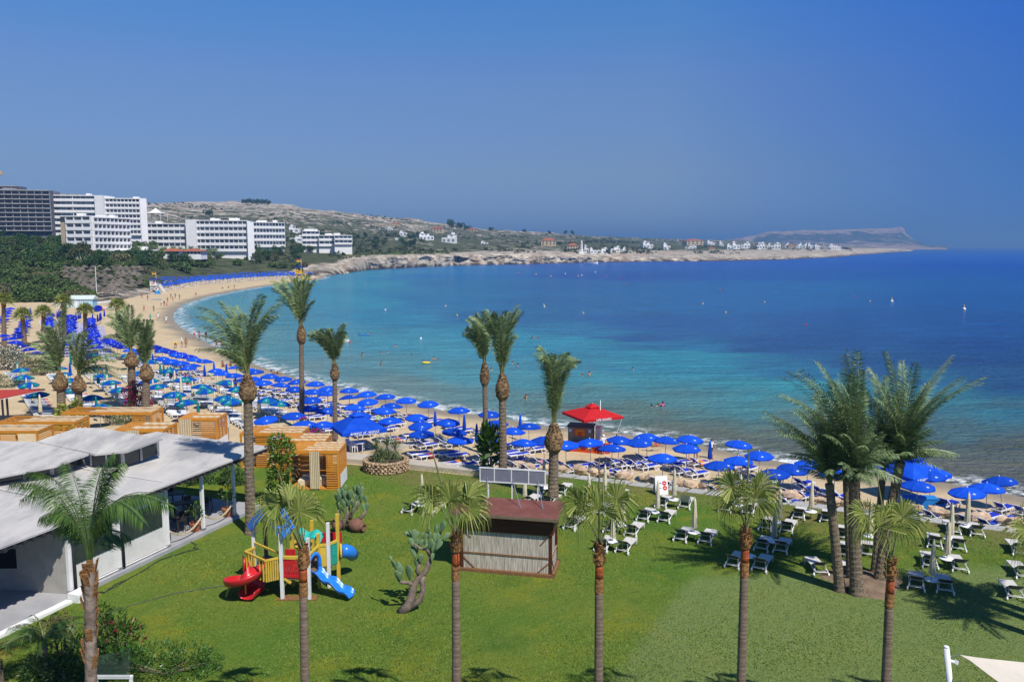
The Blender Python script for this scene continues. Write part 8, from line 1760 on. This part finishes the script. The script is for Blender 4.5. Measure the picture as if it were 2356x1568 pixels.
POSES = {'stand': {}, 'walk': dict(knL=(-.10, -.22, .52), anL=(-.11, -.25, .10), toL=(-.12, -.43, .06), knR=(.11, .05, .50), anR=(.11, .35, .16), toR=(.12, .26, .04), elR=(.26, -.12, 1.18), wrR=(.25, -.30, 1.05), haR=(.24, -.36, 1.0), elL=(-.26, .16, 1.17), wrL=(-.27, .22, .93), haL=(-.27, .22, .84)),
 'armsup': dict(elL=(-.34, -.05, 1.58), wrL=(-.36, -.12, 1.82), haL=(-.36, -.12, 1.92), elR=(.34, -.05, 1.55), wrR=(.44, -.15, 1.76), haR=(.46, -.17, 1.85)),
 'bend': dict(waist=(0, -.16, 1.05), chest=(0, -.40, 1.02), neck=(0, -.56, .98), head=(0, -.66, .92), top=(0, -.76, .86), shL=(-.19, -.46, 1.02), elL=(-.22, -.50, .74), wrL=(-.18, -.55, .5), haL=(-.17, -.56, .4), shR=(.19, -.46, 1.02), elR=(.22, -.50, .74), wrR=(.18, -.55, .5), haR=(.17, -.56, .4)),
 'sit': dict(pelvis=(0, 0, .13), waist=(0, .03, .30), chest=(0, .05, .53), neck=(0, .05, .70), head=(0, .02, .80), top=(0, .02, .92), shL=(-.19, .05, .63), elL=(-.28, .1, .36), wrL=(-.26, -.1, .28), haL=(-.24, -.2, .3), shR=(.19, .05, .63), elR=(.28, .12, .36), wrR=(.26, -.1, .3), haR=(.24, -.2, .32), hiL=(-.10, -.02, .12), knL=(-.17, -.36, .46), anL=(-.16, -.68, .10), toL=(-.16, -.84, .04), hiR=(.10, -.02, .12), knR=(.17, -.40, .36), anR=(.16, -.78, .08), toR=(.16, -.95, .06)),
 'lie': dict(pelvis=(0, 0, .13), waist=(0, .16, .17), chest=(0, .38, .26), neck=(0, .54, .36), head=(0, .62, .44), top=(0, .68, .54), shL=(-.19, .46, .30), elL=(-.27, .42, .08), wrL=(-.2, .2, .06), haL=(-.18, .1, .06), shR=(.19, .46, .30), elR=(.27, .42, .08), wrR=(.2, .2, .06), haR=(.18, .1, .06), hiL=(-.10, -.05, .12), knL=(-.12, -.45, .14), anL=(-.12, -.85, .07), toL=(-.13, -.95, .15), hiR=(.10, -.05, .12), knR=(.12, -.40, .36), anR=(.12, -.70, .08), toR=(.13, -.85, .05)),
 'swim': dict(elL=(-.36, -.1, 1.26), wrL=(-.5, -.3, 1.2), haL=(-.55, -.38, 1.19), elR=(.36, -.1, 1.26), wrR=(.52, -.28, 1.2), haR=(.58, -.36, 1.19))}
BODY = {}
def body(pose):
    if pose in BODY: return BODY[pose]
    J = dict(J0); J.update(POSES[pose]); names = list(J); me = bpy.data.meshes.new('skel'); me.from_pydata([J[n] for n in names], [(names.index(e.split('-')[0]), names.index(e.split('-')[1])) for e in ED], [])
    o = bpy.data.objects.new('skel', me); scene.collection.objects.link(o); sk = o.modifiers.new('skin', 'SKIN'); sk.use_smooth_shade = True; sub = o.modifiers.new('sub', 'SUBSURF'); sub.levels = 1; sub.render_levels = 1
    for i, n in enumerate(names): r = RAD.get(n) or RAD[n[:2]]; me.skin_vertices[0].data[i].radius = (r, r * (.8 if n in ('chest', 'waist', 'pelvis') else 1)); me.skin_vertices[0].data[i].use_root = n == 'pelvis'
    dg = bpy.context.evaluated_depsgraph_get(); b = bpy.data.meshes.new_from_object(o.evaluated_get(dg)); bpy.data.objects.remove(o)
    P = {n: Vector(J[n]) for n in names}
    V = np.array([v.co[:] for v in b.vertices]); N = np.array([v.normal[:] for v in b.vertices])
    def near(segs):
        out = np.zeros(len(V), bool)
        for a, c, t0, t1 in segs:
            A, C = np.array(P[a]), np.array(P[c]); t = ((V - A) @ (C - A)) / ((C - A) @ (C - A)); dd = np.linalg.norm(V - A - np.clip(t, 0, 1)[:, None] * (C - A), axis=1); out |= (t > t0) & (t < t1) & (dd < .19)
        return out
    def shell(sel, nm):
        me2 = bpy.data.meshes.new(nm); F = [tuple(p.vertices) for p in b.polygons if all(sel[i] for i in p.vertices)]; used_ = sorted({i for f in F for i in f}); mp = {k: i for i, k in enumerate(used_)}
        me2.from_pydata([tuple(V[k] + N[k] * .014) for k in used_], [], [[mp[i] for i in f] for f in F]); return me2
    sw = pose == 'swim'
    BODY[pose] = (b, shell(near([('pelvis', 'waist', -.6, .45), ('hiL', 'knL', -.6, .62), ('hiR', 'knR', -.6, .62)]) & ~near([('elL', 'haL', -.3, 1.5), ('elR', 'haR', -.3, 1.5)]), 'shorts'), shell(near([('pelvis', 'waist', .2, 1.3), ('waist', 'chest', -.2, 1.2), ('chest', 'neck', -.3, .7), ('chest', 'shL', 0, 1.2), ('chest', 'shR', 0, 1.2), ('shL', 'elL', -.3, .6), ('shR', 'elR', -.3, .6)]), 'shirt'), P['head'], (P['top'] - P['head']).normalized())
    return BODY[pose]
pn = []
def person(label, p, pose, rz, skin=0, hair=0, shorts='black', shirt=None, s=1.0, group=None):
    b, sh, st_, hd, up = body(pose); t = thing('person', label, 'person', p, rz, group); t.scale = (s,) * 3
    def add(me, nm, mt):
        o = bpy.data.objects.new(nm, me); scene.collection.objects.link(o); o.parent = t
        if not len(me.materials): me.materials.append(None)
        o.material_slots[0].link = 'OBJECT'; o.material_slots[0].material = mt; return o
    add(b, 'body', SK[skin]); add(sh, 'shorts', CL[shorts])
    if shirt: add(st_, 'shirt', CL[shirt])
    m = M(); c = hd + up * .045 + Vector((0, .02, .015)); m.ball(c, .112, 10, 7, (1, 1.05, .95)); m.ball(c + Vector((0, .05, -.06)), .085, 8, 6); m.build('hat' if hair == 2 else 'hair', HR[hair], t, smooth=True)
    pn.append(t); return t
WK = [(Z0(1283, 1270), 'walk', 'red', 'red', 'walker in red clothes nearest the lifeguard tower'), (Z0(1335, 1285), 'walk', 'red', None, 'walker in red trunks right of the red-clothed one'), (Z0(1303, 1387), 'walk', 'red', None, 'tanned walker nearest the pole on the left sand'), (Z0(1390, 1388), 'stand', 'black', None, 'bather in dark swimwear beside the left sand walker'), (Z0(1360, 1476), 'walk', 'green', 'teal', 'walker in green shorts along the wet sand'), (Z0(1430, 1462), 'walk', 'white', 'white', 'white-clad walker left at the water line'), (Z0(1503, 1492), 'walk', 'white', 'white', 'white-clad walker with dark hair in the wash, farther right'), (Z0(1457, 1337), 'stand', 'white', 'white', 'person in white standing with a dark-clad companion'), (Z0(1485, 1343), 'stand', 'black', 'black', 'person all in black at the water edge'), (Z0(1507, 1345), 'walk', 'red', 'pink', 'child in pink beside the black-clad person'), (Z0(1515, 1307), 'stand', 'red', None, 'bather in red standing left of the chatting group'), (Z0(1545, 1270), 'stand', 'blue', None, 'bather in blue at the back of the chatting group'), (Z0(1563, 1297), 'stand', 'orange', 'orange', 'person in orange in the chatting group'), (Z0(1585, 1267), 'stand', 'black', None, 'bather in black at the right back of the group'), (Z0(1623, 1278), 'walk', 'red', None, 'bather leaving the chatting group to the right'),
 (B2(85, 317), 'stand', 'blue', 'white', 'man in white top and cap standing by the wet sand'), (B2(125, 317), 'stand', 'black', None, 'bare-chested man beside the white-topped man'), (B2(210, 222), 'walk', 'red', 'white', 'walker in red shorts and white top at the water'), (B2(258, 242), 'walk', 'red', None, 'bare-backed walker following the red shorts'), (B2(325, 242), 'stand', 'black', 'black', 'dark-clad person half hidden by palm fronds'), (B2(20, 322), 'bend', 'yellow', 'yellow', 'person in yellow bending over on the sand'), (B2(620, 755), 'stand', 'red', None, 'person seen from behind in a red swimsuit among the beds'), (B5(170, 500), 'walk', 'teal', 'teal', 'bearded man in teal shorts walking between loungers'), (B5(322, 482), 'walk', 'black', 'white', 'walker with white backpack behind a closed umbrella'), (B4(1085, 835), 'stand', 'black', 'white', 'lifeguard in white with white cap beside the kiosk'), (B2(430, 330), 'walk', 'red', None, 'bather behind the tall palm fronds, left'), (B2(490, 330), 'walk', 'orange', None, 'bather behind the tall palm fronds, right')]
rr = random.Random(44)
for i, ((x, y), pose, a, b_, lb_) in enumerate(WK): p = atsand(x, y); person(lb_, (p.x, p.y, sz(p.x, p.y) if shore_sd(np.array([p.x]), np.array([p.y]))[0] > -6 else -.1), pose, rr.uniform(0, 6.28), i % 3 % 2 if b_ else 1, 2 if 'cap' in lb_ and 'white' in lb_ else i % 2, a, b_, .72 if 'child' in lb_ else 1.0)
for (x, y), pose, lb_, a, dz, rz in ((B2(490, 508), 'sit', 'sunbather crouching left of the closed umbrella', 'red', 0, 1.0), (B2(570, 498), 'sit', 'sunbather sitting right of the closed umbrella', 'black', 0, -.6), (B2(1020, 578), 'lie', 'sunbather lying near the water behind the umbrellas', 'black', 0, 1.9), (B4(1650, 800), 'lie', 'sunbather with raised knee on a red towelled lounger', 'red', .40, 1.9), (B2(870, 745), 'sit', 'dark-clad person reclining beside the bulbous palm', 'black', .0, 1.2), (Z0(1770, 1238), 'sit', 'lone bather sitting at the far water edge', 'red', 0, .5), (Z0(2010, 1182), 'sit', 'left of the three seated at the bay head', 'black', 0, .6), (Z0(2065, 1175), 'sit', 'middle of the three seated at the bay head', 'black', 0, 0), (Z0(2117, 1182), 'stand', 'standing one of the three at the bay head', 'black', 0, 1)):
    p = atsand(x, y); person(lb_, (p.x, p.y, sz(p.x, p.y) + dz), pose, rz, 1, 0, a)
SW = [(Z2, 993, 1503), (Z2, 1157, 1477), (Z2, 1222, 1471), (Z2, 1292, 1424), (Z2, 1440, 1500), (Z2, 1548, 1556), (Z2, 1638, 1540), (Z2, 1163, 1567), (Z2, 770, 1236), (Z3, 253, 1203), (Z3, 303, 1200), (Z3, 68, 1428), (Z3, 115, 1460), (Z3, 700, 1540), (Z3, 1155, 1482), (B4, 232, 218), (B4, 1618, 310), (B4, 1690, 298), (B4, 1742, 302), (B3, 548, 28), (B3, 1765, 72), (Z0, 1720, 1445), (Z0, 1950, 1300), (Z0, 2000, 1300), (Z0, 1983, 1270), (Z0, 1903, 1270), (Z0, 2180, 1255), (Z0, 2045, 1228), (Z0, 2170, 1225), (Z0, 2335, 1200), (Z2, 50, 920), (Z2, 43, 950), (Z2, 748, 876), (Z2, 1020, 868), (Z2, 655, 860), (Z2, 965, 1316), (Z2, 1045, 1312), (Z2, 867, 785), (Z2, 800, 790)]
sw = []
for i, (z, x, y) in enumerate(SW):
    p = at(*z(x, y), 0); deep = 1.42 if i % 3 else 1.18; o = person('x', (p.x, p.y, -deep), 'swim' if i % 4 else 'stand', rr.uniform(0, 6.28), i % 3, i % 2, ['black', 'red', 'pink', 'blue'][i % 4], 'pink' if i in (5, 18) else None, group='bathers in the shallow water'); sw.append(o)
p = at(*Z3(763, 1545), 0); o = person('bather throwing both arms up in the shallow water', (p.x, p.y, -1.02), 'armsup', .4, 0, 0, 'black')
relabel(sw, 'bather in the water', [('the red buoy', at(*Z2(877, 1382), 0).x, at(*Z2(877, 1382), 0).y), ('the yellow inflatable boat', at(*Z2(1570, 1568), 0).x, at(*Z2(1570, 1568), 0).y), ('the bather with raised arms', p.x, p.y), ('the red lifeguard canopy', kc.x, kc.y), ('the lifeguard tower', FARL[0][1], FARL[0][2]), ('the yellow lifeguard tower', at(691, 646, .9).x, at(691, 646, .9).y)])
# ---- summer haze over the bay ------------------------------------------------------------------------
def haze():
    m = M(); m.box((0, 8150, 98.5), (31000, 17100, 205))
    hm = bpy.data.materials.new('haze_air'); hm.use_nodes = True; nt = hm.node_tree
    nt.nodes.remove(nt.nodes['Principled BSDF'])
    v = nt.nodes.new('ShaderNodeVolumePrincipled'); v.inputs['Color'].default_value = (.24, .48, .84, 1); v.inputs['Density'].default_value = HAZE; v.inputs['Anisotropy'].default_value = .2
    nt.links.new(v.outputs[0], nt.nodes['Material Output'].inputs['Volume'])
    o = m.build('haze', hm, kind='stuff')
HAZE = 1.9e-4
haze()
